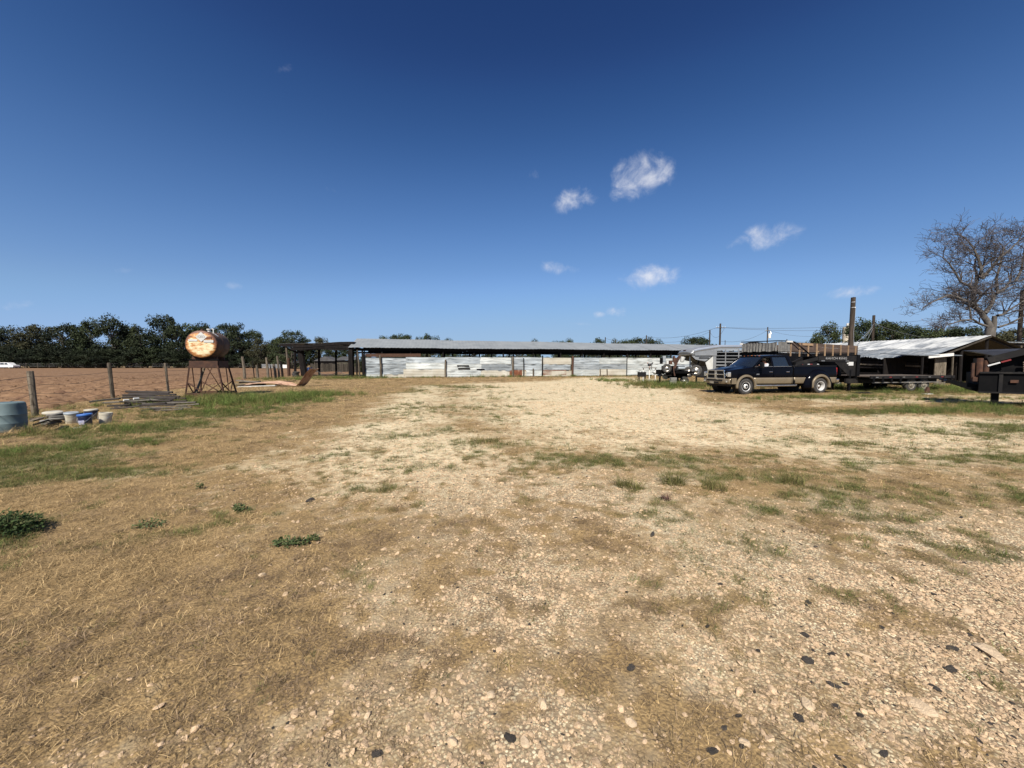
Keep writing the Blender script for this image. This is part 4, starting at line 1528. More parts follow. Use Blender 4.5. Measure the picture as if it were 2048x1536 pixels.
t, r_, H = pole('thick', 1700.5, 597, 29.6, 8.5, 'thick leaning wooden pole standing behind the wood-sided trailer', 0, .06)
for (z, a) in ((H - .35, 1), (H - .75, 1), (1.2, 0)):
    MB().lathe([(r_ * 1.02, z - .02), (r_ * 1.06, z), (r_ * 1.02, z + .02)], 12, closed=True).build('wire_band', steel, t)
MB().box((.03, -r_ - .01, H - .75), (.05, .03, .07)).build('insulator', ceram, t)
MB().tube([(r_ * .3, -r_ - .015, H - .7), (r_ * .15, -r_ - .03, H - 1.8), (-.02, -r_ - .02, H - 2.6), (.03, -r_ - .03, H - 3.6)], .014, 5).build('loose_wire', wire_grey, t)
pole('fork', 1743, 632, 45.0, 5.0, 'wooden pole with guy wires right of the thick pole')
t, r_, H = pole('arm', 1438.5, 648, 74.0, 3.4, 'tall dark pole with a crossarm above the stock trailer', .9)
pole('short', 1418, 661, 79.0, 2.6, 'shorter pole left of the tall crossarm pole')
t, r_, H = pole('xfmr', 1533, 655, 84.0, 2.2, 'far pole with a white transformer above the wood-sided trailer', .5)
MB().lathe([(.0, H - 2.35), (.26, H - 2.33), (.26, H - 1.45), (.20, H - 1.38), (0, H - 1.36)], 14, c=(.45, 0, 0)).build('transformer', whitep, t, smooth=True)
pole('b', 1292, 671, 98.0, 2.2, 'small far pole rising from the crowns over the barn')
pole('c', 1210, 675, 118.0, 2.0, 'leftmost small far pole over the barn roof')
pole('d', 1449, 681, 110.0, 1.2, 'thin far pole just right of the tall crossarm pole')
pole('e', 1572, 679, 92.0, 1.8, 'stub of a far pole above the pale lumber boards')
pole('f', 1676, 664, 80.0, 1.6, 'thin far pole left of the silo')
pole('edge', 2035, 583, 36.0, 7.0, 'dark pole standing behind the bare tree at the right edge')
# small lamp on an arm by the transformer pole
lp = at(1541, 666, 84)
t = thing('yard_light', 'small grey yard light beside the transformer pole', 'lamp', (lp.x, lp.y, lp.z))
MB().tube([(-.75, 0, .1), (-.3, 0, .25), (0, 0, .2)], .035, 6).build('arm', steel, t)
MB().lathe([(.10, .30), (.16, .15), (.30, -.25), (.26, -.27)], 12).build('shade', steel, t, smooth=True)


def span(pts, sagm, label, mat=wire_dark, r_=.022):
    P_ = []
    for a, b in zip(pts[:-1], pts[1:]):
        for i in range(13):
            t_ = i / 12
            q = a.lerp(b, t_)
            q.z -= sagm * 4 * t_ * (1 - t_)
            P_.append(q)
    o = MB().tube(P_, r_, 4, cap=False).build('overhead_wire', mat, None, smooth=True)
    return tag(o, label, 'wire', 'overhead wires')


far_r = at(2100, 612, 70)
span([POLE['c'] - Vector((0, 0, .3)), POLE['b'] - Vector((0, 0, .3)), POLE['arm'] - Vector((.8, 0, .8))], 1.0, 'upper overhead wire from the small far poles to the crossarm pole', r_=.024)
span([POLE['c'] - Vector((0, 0, .9)), POLE['b'] - Vector((0, 0, .8)), POLE['short'] - Vector((0, 0, .3)), POLE['arm'] - Vector((-.8, 0, .8))], 1.5, 'lower overhead wire sagging past the shorter pole')
span([POLE['arm'] + Vector((.8, 0, -.75)), far_r + Vector((0, 0, .6))], 1.6, 'top overhead wire running from the crossarm pole to the right edge')
span([POLE['arm'] + Vector((.3, 0, -.75)), far_r + Vector((0, 0, -.5))], 1.9, 'second overhead wire running from the crossarm pole to the right edge')
span([POLE['arm'] - Vector((0, 0, 3.3)), POLE['xfmr'] - Vector((0, 0, .6)), POLE['f'] + Vector((0, 0, -.3)), at(1900, 640, 75)], 1.0, 'overhead wire passing the transformer pole')
span([POLE['arm'] - Vector((0, 0, 4.2)), POLE['e'] - Vector((0, 0, .2)), POLE['f'] - Vector((0, 0, 1.4))], .6, 'lowest overhead wire behind the lumber boards')
span([POLE['thick'] - Vector((0, 0, 3.6)), POLE['fork'] - Vector((0, 0, 1.0))], .3, 'grey wire between the thick pole and the guyed pole', wire_grey, .018)
span([POLE['fork'] - Vector((0, 0, .9)), at(1890, 680, 36)], .3, 'grey wire sloping from the guyed pole over the battered roof', wire_grey, .016)
span([POLE['fork'] - Vector((0, 0, 1.2)), at(1718, 692, 44)], .0, 'guy wire slanting down left of the guyed pole', wire_grey, .016)
span([POLE['fork'] - Vector((0, 0, 1.4)), at(1729, 692, 43)], .0, 'steeper guy wire beside the guyed pole', wire_grey, .016)

# ---- silo
sp_ = at(1690.5, 726, 108)
t = thing('silo', 'tan cylindrical silo with a white cap beside the thick pole', 'silo', (sp_.x, sp_.y, 0))
HS = EYE + (726 - 655) * 108 / FPX
silo_m = material('tan_silo_stave', (.36, .31, .24), rough=.85, col2=(.46, .41, .33), scale=1.2, mix=.5, bump=.2)
MB().lathe([(.95, 0), (.95, HS), (.88, HS + .05), (0, HS + .12)], 24).build('tank', silo_m, t, smooth=True)
for i in range(5):
    MB().lathe([(.955, HS * (i + .6) / 5.4 - .05), (.985, HS * (i + .6) / 5.4), (.955, HS * (i + .6) / 5.4 + .05)], 24, closed=True).build('hoop', silo_m, t)
MB().lathe([(.42, HS + .1), (.42, HS + .45), (.46, HS + .75), (.34, HS + 1.05), (0, HS + 1.15)], 16, c=(.35, 0, 0)).build('cap', whitep, t, smooth=True)

# ================================================================ fences by the field
fence = thing('wire_fence', 'old barbed wire fence on weathered posts beside the ploughed field', 'fence')
fp = []
for (bx, by, tx, ty, w) in ((72, 832, 60, 742, .215), (227, 797, 218, 725.5, .21), (338, 788, 330.5, 726, .16)):
    b = gnd(bx, by)
    t_ = at(tx, ty, b.y)
    o = MB()
    n = 6
    rows = []
    for i in range(n + 1):
        q = b.lerp(t_, i / n)
        q.z = -.35 + (t_.z + .35) * i / n
        rows.append(q)
    o.tube(rows, [w * .36 * (1 - .05 * math.sin(i * 2.2)) for i in range(n + 1)], 6)
    o.build('post', grey_wood, fence, bevel=.012)
    fp.append((b, t_))
# earlier and later posts of the same line
for (bx, bY, h) in ((-11.2, 7.2, 1.3),):
    MB().tube([(bx, bY, -.3), (bx - .05, bY, h)], [.09, .08], 7).build('post', grey_wood, fence, smooth=True)
    fp.insert(0, (Vector((bx, bY, 0)), Vector((bx, bY, h))))
pe = at(478, 757, 36)
fp.append((Vector((pe.x, pe.y, 0)), Vector((pe.x, pe.y, 1.3))))
for h in (.38, .68, .97, 1.2):
    P_ = []
    for (a, b) in zip(fp[:-1], fp[1:]):
        for i in range(9):
            u = i / 8
            q0 = a[0].lerp(a[1], min(1, h / max(a[1].z, .1)))
            q1 = b[0].lerp(b[1], min(1, h / max(b[1].z, .1)))
            q = q0.lerp(q1, u)
            q.z = h - (.10 + .05 * math.sin(h * 20)) * 4 * u * (1 - u)
            P_.append(q)
    MB().tube(P_, .0055, 4, cap=False).build('wire', wire_m, fence, smooth=True)
cor = thing('corral_posts', 'row of thin weathered corral posts and wires left of the lean-to', 'fence')
cp = []
for (px, tp, bs, Y, w, mt) in ((487, 713, 757, 37.5, .13, grey_wood), (513.5, 730, 757, 38.0, .12, grey_wood), (534, 715, 757, 38.5, .12, grey_wood), (549, 728, 753, 39.5, .13, grey_wood), (556, 712, 754, 40, .10, grey_wood), (506, 722, 752, 40.5, .05, dark_wood), (563, 722, 752, 41.5, .12, dark_wood), (541, 724, 752, 41, .05, dark_wood)):
    a, b = at(px, 726, Y), at(px - rnd.uniform(0, 3), tp, Y)
    MB().tube([(a.x + .1, a.y, -.3), (a.x + .03, a.y, b.z * .5), (b.x, b.y, b.z)], [w, w * .95, w * .9], 7).build('post', mt, cor, smooth=True)
    if w > .1:
        cp.append(Vector((a.x, a.y, 0)))
for h in (.5, .9, 1.3):
    MB().tube([c + Vector((0, -.1, h)) for c in cp], .008, 4, cap=False).build('wire', wire_m, cor, smooth=True)
ffn = thing('far_wire_fence', 'thin wire fence along the far edge of the field', 'fence')
Lp = [at(px, 726, 118) for px in range(-40, 580, 23)]
for q in Lp:
    MB().tube([(q.x, q.y, -.2), (q.x + rnd.uniform(-.05, .05), q.y, 1.55 + rnd.uniform(-.1, .15))], .07, 5).build('post', grey_wood, ffn)
for h in (.6, 1.0, 1.45):
    MB().tube([q + Vector((0, -.09, h - EYE)) for q in Lp], .02, 4, cap=False).build('wire', wire_grey, ffn)
g_ = at(546, 726, 104)
t = thing('pipe_gate', 'pale pipe gate at the field corner left of the lean-to', 'gate', (g_.x, g_.y, 0))
for z in (.3, .6, .9, 1.2):
    MB().tube([(-3.0, 0, z), (3.0, 0, z)], .045, 6).build('rail', steel, t)
for xx in (-3.0, -1, 1, 3.0):
    MB().tube([(xx, 0, .1), (xx, 0, 1.3)], .045, 6).build('upright', steel, t)
b_ = at(571, 726, 100)
o = MB().box((0, 0, .45), (1.1, .8, .9)).build('white_box', whitep, None, bevel=.03)
o.location = (b_.x, b_.y, .25)
tag(o, 'small white box standing by the pale pipe gate', 'box')

# ================================================================ vehicles
paint = material('dark_navy_paint', (.0022, .0024, .0042), rough=.12, coat=0.0, spec=.09, col2=(.003, .0032, .005), scale=2)
tan_paint = material('tan_lower_paint', (.21, .17, .112), rough=.4, metal=.3, coat=.2, col2=(.175, .14, .092), scale=2, mix=.5)
chrome = material('chrome', (.72, .72, .72), rough=.10, metal=1.0)
dull_chrome = material('dusty_chrome', (.52, .50, .46), rough=.32, metal=.9, col2=(.40, .37, .32), scale=5)
alloy = material('polished_alloy', (.60, .60, .585), rough=.36, metal=.25)
blackp = material('black_plastic', (.006, .006, .0065), rough=.6, spec=.25)
glass = material('tinted_glass', (.012, .016, .020), rough=.03, alpha=.86, coat=1.0)
clear = material('clear_lamp_glass', (.55, .57, .58), rough=.06, metal=.75, coat=1.0)
amber = material('amber_lens', (.55, .16, .03), rough=.2)
redlens = material('red_lens', (.32, .012, .012), rough=.2)
whitev = material('white_vehicle_paint', (.75, .75, .74), rough=.3, coat=.6)
cloth_in = material('dark_seat_cloth', (.035, .032, .030), rough=.9)
blk = material('satin_black_steel', (.0035, .0035, .004), rough=.55, col2=(.008, .0075, .0075), scale=3, mix=.6, rnd=.2, spec=.08)
blk_dusty = material('dusty_black_steel', (.011, .0105, .011), rough=.65, col2=(.026, .023, .020), scale=2.5, mix=.6, rnd=.2, spec=.15)
rust = material('brown_rust', (.038, .016, .010), rough=.9, col2=(.072, .031, .016), scale=6, mix=.5, bump=.4, bscale=20, rnd=.2)
deckwood = material('dusty_deck_plank', (.06, .044, .032), rough=.92, col2=(.10, .075, .054), scale=6, mix=.5, bump=.4, stretch=(.2, 1, 1), rnd=.25)
alum = material('dull_aluminium', (.26, .27, .28), rough=.45, metal=.5, col2=(.32, .33, .34), scale=1.5, mix=.5, rnd=.06)
alum_b = material('bright_aluminium', (.50, .51, .52), rough=.32, metal=.7, col2=(.44, .45, .46), scale=1.2, mix=.5)
white_panel = material('white_enamel_panel', (.50, .50, .48), rough=.45, col2=(.42, .42, .39), scale=3, mix=.55)
tape_w = material('white_reflector_tape', (.50, .50, .49), rough=.4)
tape_r = material('red_reflector_tape', (.17, .02, .02), rough=.4)


dish_m = material('dark_brown_wheel_disc', (.07, .055, .042), rough=.7, metal=.3, col2=(.13, .10, .075), scale=9, mix=.5)  # recessed disc, darker and browner than the rim lip
cream_rim = material('dusty_cream_rim', (.27, .245, .20), rough=.6, col2=(.17, .145, .11), scale=9, mix=.5)


def wheel(parent, loc, ro, ri, w, style='alloy', side=-1, n=28):
    """side -1: outer face towards -y"""
    e = bpy.data.objects.new('wheel', None)
    e.empty_display_size = .1
    COL.objects.link(e)
    e.parent = parent
    e.location = loc
    MB().lathe(tyre_prof(ro, ri, w), n, 'y', closed=True).build('tyre', tyre_m, e, smooth=True)
    h = w / 2 * side
    m = alloy if style in ('alloy', 'dish') else (cream_rim if style == 'white' else dull_chrome)
    if style == 'dish':
        prof = [(ri + .012, h * .95), (ri - .01, h * .92), (ri - .03, h * .3), (ri - .045, -h * .45), (.11, -h * .5), (.10, -h * .2), (.05, -h * .15), (0, -h * .15)]
    else:
        prof = [(ri + .012, h * .95), (ri - .012, h * .9), (ri - .03, h * .62), (ri - .06, h * .72), (.115, h * .92), (.10, h * 1.12), (.055, h * 1.16), (0, h * 1.17)]
    if style == 'dish':
        rim = MB().lathe(prof[:4], n, 'y', cap=False).build('rim', m, e, smooth=True, angle=50)
        MB().lathe([(ri - .04, -h * .44)] + prof[4:], n, 'y', cap=False).build('wheel_disc', dish_m, e, smooth=True, angle=50)
    else:
        rim = MB().lathe(prof, n, 'y', cap=False).build('rim', m, e, smooth=True, angle=50)
    mb = MB()
    k = 8
    for i in range(k):
        a = 2 * math.pi * (i + .5) / k
        rr = (ri - .045 + .115) / 2 + .012
        yy = h * (.86 if style != 'dish' else -.44)
        c = (rr * math.cos(a), yy, rr * math.sin(a))
        mb.lathe([(.026, yy - .012 * side * -1), (.026, yy + .012 * side)], 8, 'y', (c[0], 0, c[2]))
    hole = mb.build('dark_hole_discs', blackp, rim)  # black discs standing for the shade in the rim holes
    hole['kind'] = 'stuff'
    MB().lathe([(.05, h * 1.17 if style != 'dish' else -h * .15), (.05, (h * 1.17 if style != 'dish' else -h * .15) + .03 * side), (.0, (h * 1.17 if style != 'dish' else -h * .15) + .035 * side)], 12, 'y').build('hub_cap', blackp if style == 'alloy' else m, e, smooth=True)
    return e


def ray_rot(th):
    return Matrix.Rotation(th, 4, 'Z')


# ---------------------------------------------------------------- pickup truck
TO = Vector((10.80, 20.45, 0))
TA = R(10)
TO.z = gz(12, 19.8) - .01
truck = thing('pickup_truck', 'dark navy crew-cab dual-rear-wheel pickup with tan lower panels', 'pickup truck', TO, TA)


def lerp_pts(x, pts):
    for (a, b) in zip(pts[:-1], pts[1:]):
        if x <= b[0]:
            t = (x - a[0]) / (b[0] - a[0])
            t = max(0, t)
            return a[1] + (b[1] - a[1]) * t
    return pts[-1][1]


TOP = [(0.05, 1.17), (.25, 1.235), (.6, 1.29), (1.2, 1.36), (1.5, 1.40), (2.0, 1.425), (3.8, 1.44), (3.85, 1.46), (6.4, 1.475), (6.55, 1.45)]


def halfw(x, z):
    w = .985 - .10 * max(0, (.55 - x) / .55) ** 2
    w -= .05 * max(0, (z - 1.0) / .45) ** 2 + .03 * max(0, (.75 - z) / .25) ** 2
    w -= .012 * math.exp(-((z - 1.20) / .03) ** 2)
    return w


def arch(x, cx, r_=.475, cz=.43):
    d = r_ * r_ - (x - cx) ** 2
    return cz + math.sqrt(d) if d > 0 else -1


def skin(name, x0, x1, mat, zb, zt=None, nx=22, nz=9, arches=(), sides=(-1, 1), parent=None, out=0.0):
    for s in sides:
        rows = []
        for i in range(nx + 1):
            x_ = x0 + (x1 - x0) * i / nx
            b = zb
            for cx in arches:
                b = max(b, arch(x_, cx))
            t = lerp_pts(x_, TOP) if zt is None else zt
            b = min(b, t - .01)
            rows.append([(x_, s * (halfw(x_, b + (t - b) * j / nz) + out), b + (t - b) * j / nz) for j in range(nz + 1)])
        MB().grid(rows, flip=s > 0).build(name, mat, parent or truck, smooth=True, solid=.012)


skin('front_fender', .10, 1.50, paint, .80, arches=(1.02,), nx=34)
skin('front_door', 1.515, 2.595, paint, .87)
skin('rear_door', 2.612, 3.76, paint, .87)
skin('bed_side', 3.845, 6.52, paint, .87, arches=(5.32,), nx=40)
skin('rocker_panel', 1.46, 3.80, tan_paint, .53, .862, nx=16, nz=5, out=.004)
skin('lower_bed_panel', 3.845, 4.90, tan_paint, .53, .862, nx=8, nz=5, out=.004)
skin('rear_valance', 5.80, 6.50, tan_paint, .55, .862, nx=8, nz=5, out=.004)
# hood, cowl
rows = []
for i in range(19):
    x_ = .08 + (1.52 - .08) * i / 18
    z_ = lerp_pts(x_, TOP)
    hw = halfw(x_, z_) - .004
    row = []
    for j in range(25):
        v = -1 + 2 * j / 24
        zc = z_ + .075 * (1 - v ** 2) * min(1, .35 + x_ / .8) + .022 * math.exp(-((abs(v) - .42) / .12) ** 2) + .018 * (1 if abs(v) < .35 else 0)
        row.append((x_ - .05 * (1 - v * v) * (1 if i == 0 else 0), v * hw, zc))
    rows.append(row)
MB().grid(rows).build('hood', paint, truck, smooth=True, solid=.012)
# inner body so that nothing shows through
MB().box((3.3, 0, .98), (6.2, 1.70, .30)).build('underbody', blackp, truck)
MB().box((.72, 0, .98), (1.1, 1.2, .46)).build('engine_bay', blackp, truck)
MB().box((3.3, 0, .66), (6.0, .9, .22)).build('chassis', blackp, truck)
MB().tube([(1.02, -.85, .42), (1.02, .85, .42)], .07, 8).build('front_axle', blackp, truck)
MB().tube([(5.32, -.95, .42), (5.32, .95, .42)], .08, 8).build('rear_axle', blackp, truck)
# grille
gx = .035
gr = MB().box((gx + .05, 0, 1.01), (.06, 1.24, .42)).build('grille', blackp, truck)
mb = MB()
for i in range(9):
    mb.box((gx + .012, 0, .84 + i * .042), (.01, 1.18, .012))
mb.build('grille_mesh', blackp, gr)['kind'] = 'stuff'
for (a, b, w, h) in (((gx, -.66, .80), (gx, .66, .80), .05, .07), ((gx, -.60, 1.235), (gx, .60, 1.235), .05, .06), ((gx, -.61, 1.025), (gx, .61, 1.025), .05, .05)):
    MB().bar(a, b, w, h).build('grille_bar', dull_chrome, gr, bevel=.01)
for (yb, yt) in ((-.665, -.60), (.665, .60)):
    MB().bar((gx, yb, .78), (gx, yt, 1.25), .075, .05, up=(1, 0, 0)).build('grille_bar', chrome, gr, bevel=.01)
MB().bar((gx - .005, 0, .78), (gx - .005, 0, 1.25), .15, .05, up=(1, 0, 0)).build('grille_bar', dull_chrome, gr, bevel=.012)
mb = MB()
mb.prism([(-.055, 1.10), (-.075, 1.06), (-.045, 1.00), (-.02, .955), (0, .94), (.02, .955), (.045, 1.00), (.075, 1.06), (.055, 1.10), (.03, 1.075), (0, 1.085), (-.03, 1.075)], gx - .045, gx - .02, 'yz')
mb.build('emblem', chrome, gr, bevel=.006)
# bumper
rows = []
prof = [(.53, .02), (.545, -.05), (.62, -.075), (.70, -.08), (.77, -.065), (.80, -.01), (.80, .08)]
for j in range(21):
    v = -1 + 2 * j / 20
    bx = .01 + .15 * abs(v) ** 2.6
    rows.append([(bx + dx, v * 1.0, z_ + .035 * max(0, abs(v) - .55)) for (z_, dx) in prof])
bumper = MB().grid(rows).build('front_bumper', tan_paint, truck, smooth=True, solid=.012)
for s in (-1, 1):
    MB().grid([[(.16 + .28 * i / 4, s * (1.0 - .0 * i), .55 + .30 * j / 4) for j in range(5)] for i in range(5)], flip=s < 0).build('bumper_end', tan_paint, bumper, solid=.012)
MB().box((-.055, 0, .725), (.05, 1.16, .085)).build('bumper_slot', blackp, bumper)
MB().box((-.05, -.02, .60), (.05, .62, .10)).build('licence_plate_recess', blackp, bumper)
MB().box((-.085, .15, .60), (.012, .31, .125)).build('licence_plate', dull_chrome, bumper)
for s in (-1, 1):
    MB().box((.02, s * .77, .665), (.07, .20, .085), rot=(0, 0, s * .35)).build('fog_lamp', clear, bumper, bevel=.01)
    hl = MB().box((.135, s * .80, 1.03), (.16, .31, .25), rot=(0, 0, s * .42)).build('headlight', clear, truck, bevel=.03)
    MB().box((.285, s * .948, .99), (.09, .03, .10), rot=(0, 0, s * .2)).build('turn_lens', amber, hl, bevel=.015)
    MB().lathe([(.085, 0), (.075, -.02), (0, -.028)], 14, 'x', (.07, s * .78, 1.04)).build('reflector', chrome, hl, smooth=True)
    MB().box((6.53, s * .90, 1.16), (.06, .14, .42)).build('tail_light', redlens, truck, bevel=.015)
MB().box((.26, 0, .48), (.25, 1.7, .12)).build('air_dam', blackp, truck, bevel=.02)
# cab
CB, CT = .935, .745


def cw(z):
    return CB - (z - 1.42) / .54 * (CB - CT)


cab = MB()
rows = []
for i in range(13):
    x_ = 2.10 + (3.66 - 2.10) * i / 12
    u = i / 12
    zt = 1.930 + .095 * math.sin(min(1, u * 1.15 + .12) * math.pi * .62) - .06 * max(0, u - .8) / .2
    rows.append([(x_ + .05 * (1 - (-1 + 2 * j / 14) ** 2) * (-1 if i < 3 else (1 if i > 10 else 0)), (-1 + 2 * j / 14) * (CT + .01), zt + .035 * (1 - (-1 + 2 * j / 14) ** 2) - .03 * (abs(-1 + 2 * j / 14) ** 6)) for j in range(15)])
roof = MB().grid(rows).build('cab_roof', paint, truck, smooth=True, solid=.02)
for i in range(5):
    MB().box((2.17, -.5 + i * .25, 2.010 - .012 * abs(i - 2)), (.07, .05, .03)).build('clearance_light', amber, roof, bevel=.008)
for s in (-1, 1):
    for (a, b, w) in (((1.47, 1.41), (2.17, 1.95), .085), ((2.605, 1.42), (2.625, 1.965), .10), ((3.70, 1.42), (3.60, 1.955), .17), ((2.12, 1.955), (3.66, 1.965), .07)):
        MB().bar((a[0], s * cw(a[1]), a[1]), (b[0], s * cw(b[1]), b[1]), w, .05, up=(0, s, 0)).build('pillar', paint, truck, bevel=.012)
    MB().bar((1.52, s * (cw(1.43) + .012), 1.432), (3.74, s * (cw(1.43) + .012), 1.448), .02, .022).build('belt_moulding', dull_chrome if s < 0 else blackp, truck)
    zz = 1.425
    rw = [(2.67, zz), (3.62, zz + .01), (3.55, 1.94), (2.68, 1.945)]
    MB()._add([(x_, s * (cw(z_) - .01), z_) for (x_, z_) in rw], [(0, 1, 2, 3)]).build('rear_side_window', glass, truck)
    if s > 0:
        fw = [(1.62, zz), (2.55, zz), (2.56, 1.945), (2.22, 1.945)]
        MB()._add([(x_, s * (cw(z_) - .01), z_) for (x_, z_) in fw], [(0, 1, 2, 3)]).build('front_side_window', glass, truck)
    mir = MB().box((1.74, s * 1.17, 1.50), (.11, .24, .30)).build('mirror', blackp, truck, bevel=.03)
    MB().bar((1.76, s * .94, 1.40), (1.75, s * 1.10, 1.44), .05, .06).build('mirror_arm', blackp, mir)
    MB().box((1.797, s * 1.17, 1.52), (.008, .19, .22)).build('mirror_glass', chrome, mir)
    for xh in (2.43, 3.46):
        MB().box((xh, s * (halfw(xh, 1.15) + .022), 1.16), (.20, .03, .04)).build('door_handle', chrome, truck, bevel=.01)
    MB().box((1.68, s * (halfw(1.5, 1.05) + .008), 1.04), (.17, .01, .07)).build('badge', dull_chrome, truck)
    MB().tube([(1.58, s * .99, .47), (1.66, s * 1.03, .45), (3.92, s * 1.03, .45), (4.0, s * .99, .47)], .045, 10).build('running_board', dull_chrome, truck, smooth=True)
    # flares
    for (cx, prof, mt, nm) in ((1.02, [(.46, .955), (.475, 1.01), (.50, 1.04), (.56, 1.035), (.60, .98)], tan_paint, 'wheel_flare'), (5.32, [(.455, .98), (.465, 1.19), (.49, 1.225), (.56, 1.225), (.605, 1.18)], tan_paint, 'wheel_flare'), (5.32, [(.60, 1.185), (.68, 1.16), (.76, 1.07), (.86, .965)], paint, 'rear_fender')):
        rows = []
        for i in range(29):
            a = R(-12 + 204 * i / 28)
            rows.append([(cx + r_ * math.cos(a) * (1.0 if r_ < .61 else 1.04), s * w, .43 + r_ * math.sin(a)) for (r_, w) in prof])
        MB().grid(rows, flip=s > 0).build(nm, mt, truck, smooth=True, solid=.01)
    MB().lathe([(.47, s * .55), (.47, s * .97)], 24, 'y', (1.02, 0, .43)).build('wheel_well', blackp, truck)
    MB().lathe([(.47, s * .45), (.47, s * .97)], 24, 'y', (5.32, 0, .43)).build('wheel_well', blackp, truck)
# glass front and back
rows = []
for i in range(7):
    t_ = i / 6
    rows.append([(1.45 + .68 * t_ - .16 * (1 - (-1 + 2 * j / 12) ** 2) * (1 - .6 * t_), (-1 + 2 * j / 12) * (CB - .04 - (CB - CT) * t_), 1.415 + .53 * t_) for j in range(13)])
MB().grid(rows).build('windshield', glass, truck, smooth=True)
MB()._add([(3.78, -.88, 1.45), (3.78, .88, 1.45), (3.65, .72, 1.93), (3.65, -.72, 1.93)], [(0, 1, 2, 3)]).build('rear_window', glass, truck)
# cab back and bed
MB().box((3.80, 0, 1.13), (.05, 1.84, .62)).build('cab_back', paint, truck)
MB().box((3.87, 0, 1.16), (.04, 1.86, .58)).build('bed_front', blackp, truck)
MB().box((5.2, 0, .93), (2.62, 1.84, .06)).build('bed_floor', blackp, truck)
for s in (-1, 1):
    MB().box((5.19, s * .90, 1.455), (2.68, .11, .05)).build('bed_rail', blackp, truck, bevel=.012)
MB().box((6.54, 0, 1.16), (.06, 1.66, .58)).build('tailgate', paint, truck, bevel=.015)
MB().box((6.62, 0, .68), (.2, 1.95, .18)).build('rear_bumper', chrome, truck, bevel=.03)
# interior
MB().box((1.76, 0, 1.30), (.45, 1.66, .24)).build('dashboard', blackp, truck, bevel=.04)
for (sx, sy) in ((2.55, -.42), (2.55, .42), (3.38, -.42), (3.38, .42)):
    st = MB().box((sx - .12, sy, 1.12), (.52, .55, .16)).build('seat', cloth_in, truck, bevel=.05)
    MB().box((sx + .16, sy, 1.38), (.16, .52, .55), rot=(0, R(12), 0)).build('seat_back', cloth_in, st, bevel=.05)
    MB().box((sx + .24, sy, 1.72), (.10, .28, .16), rot=(0, R(10), 0)).build('headrest', cloth_in, st, bevel=.04)
sw = MB()
sw.tube([(2.09 + .05 * math.sin(a * math.pi / 10) * 1.2, -.42 + .19 * math.cos(a * math.pi / 10), 1.40 + .17 * math.sin(a * math.pi / 10)) for a in range(21)], .016, 6)
sw.build('steering_wheel', blackp, truck, smooth=True)
# wheels
for s in (-1, 1):
    wheel(truck, (1.02, s * .86, .415), .415, .235, .25, 'alloy', s)
    wheel(truck, (5.32, s * 1.06, .415), .415, .235, .25, 'dish', s)
    wheel(truck, (5.32, s * .76, .415), .415, .235, .25, 'dish', s)
MB().box((3.85, -.9, .60), (.04, .3, .25)).build('mud_flap', blackp, truck)
MB().box((4.72, -1.06, .50), (.03, .32, .34)).build('mud_flap', blackp, truck)

# ---------------------------------------------------------------- driver
skin_m = material('skin', (.42, .20, .13), rough=.6)
shirt_m = material('pale_grey_shirt', (.46, .47, .50), rough=.9)
hat_m = material('straw_hat', (.50, .40, .27), rough=.9)
jean_m = material('blue_jeans', (.045, .06, .10), rough=.9)
hair_m = material('dark_hair', (.02, .014, .01), rough=.8)


def skinned(name, verts, edges, radii, mat, parent, root=0, sub=1):
    me = bpy.data.meshes.new(name)
    me.from_pydata(verts, edges, [])
    o = bpy.data.objects.new(name, me)
    COL.objects.link(o)
    md = o.modifiers.new('skin', 'SKIN')
    md.use_smooth_shade = True
    for i, r_ in enumerate(radii):
        me.skin_vertices[0].data[i].radius = r_ if isinstance(r_, tuple) else (r_, r_)
    me.skin_vertices[0].data[root].use_root = True
    s_ = o.modifiers.new('sub', 'SUBSURF')
    s_.levels = s_.render_levels = sub
    dg = bpy.context.evaluated_depsgraph_get()
    m2 = bpy.data.meshes.new_from_object(o.evaluated_get(dg))
    bpy.data.objects.remove(o, do_unlink=True)
    m2.materials.clear()
    m2.materials.append(mat)
    for p in m2.polygons:
        p.use_smooth = True
    o = bpy.data.objects.new(name, m2)
    COL.objects.link(o)
    o.parent = parent
    return o


pl = ray_rot(TA) @ Vector((0, 0, 0))
drv = thing('person', 'driver in a pale shirt and wide-brimmed hat sitting at the wheel', 'person', TO + Vector((-.17 * math.cos(TA), -.17 * math.sin(TA), .02)), TA)
Yd = -.43
V = [(2.74, Yd, 1.16), (2.79, Yd, 1.34), (2.78, Yd, 1.50), (2.75, Yd, 1.595), (2.71, Yd, 1.68), (2.70, Yd, 1.76),
     (2.76, Yd - .17, 1.52), (2.62, Yd - .30, 1.40), (2.40, Yd - .20, 1.46), (2.30, Yd - .15, 1.49),
     (2.76, Yd + .17, 1.52), (2.62, Yd + .24, 1.34), (2.38, Yd + .16, 1.44), (2.29, Yd + .13, 1.48),
     (2.66, Yd - .10, 1.16), (2.28, Yd - .12, 1.20), (2.18, Yd - .12, .92), (2.05, Yd - .12, .90),
     (2.66, Yd + .10, 1.16), (2.28, Yd + .12, 1.20), (2.18, Yd + .12, .92), (2.05, Yd + .12, .90)]
E_ = [(0, 1), (1, 2), (2, 3), (3, 4), (4, 5), (2, 6), (6, 7), (7, 8), (8, 9), (2, 10), (10, 11), (11, 12), (12, 13), (0, 14), (14, 15), (15, 16), (16, 17), (0, 18), (18, 19), (19, 20), (20, 21)]
Rd = [.145, .15, .14, .055, .082, .075, .062, .048, .034, .036, .062, .048, .034, .036, .085, .065, .048, .04, .085, .065, .048, .04]
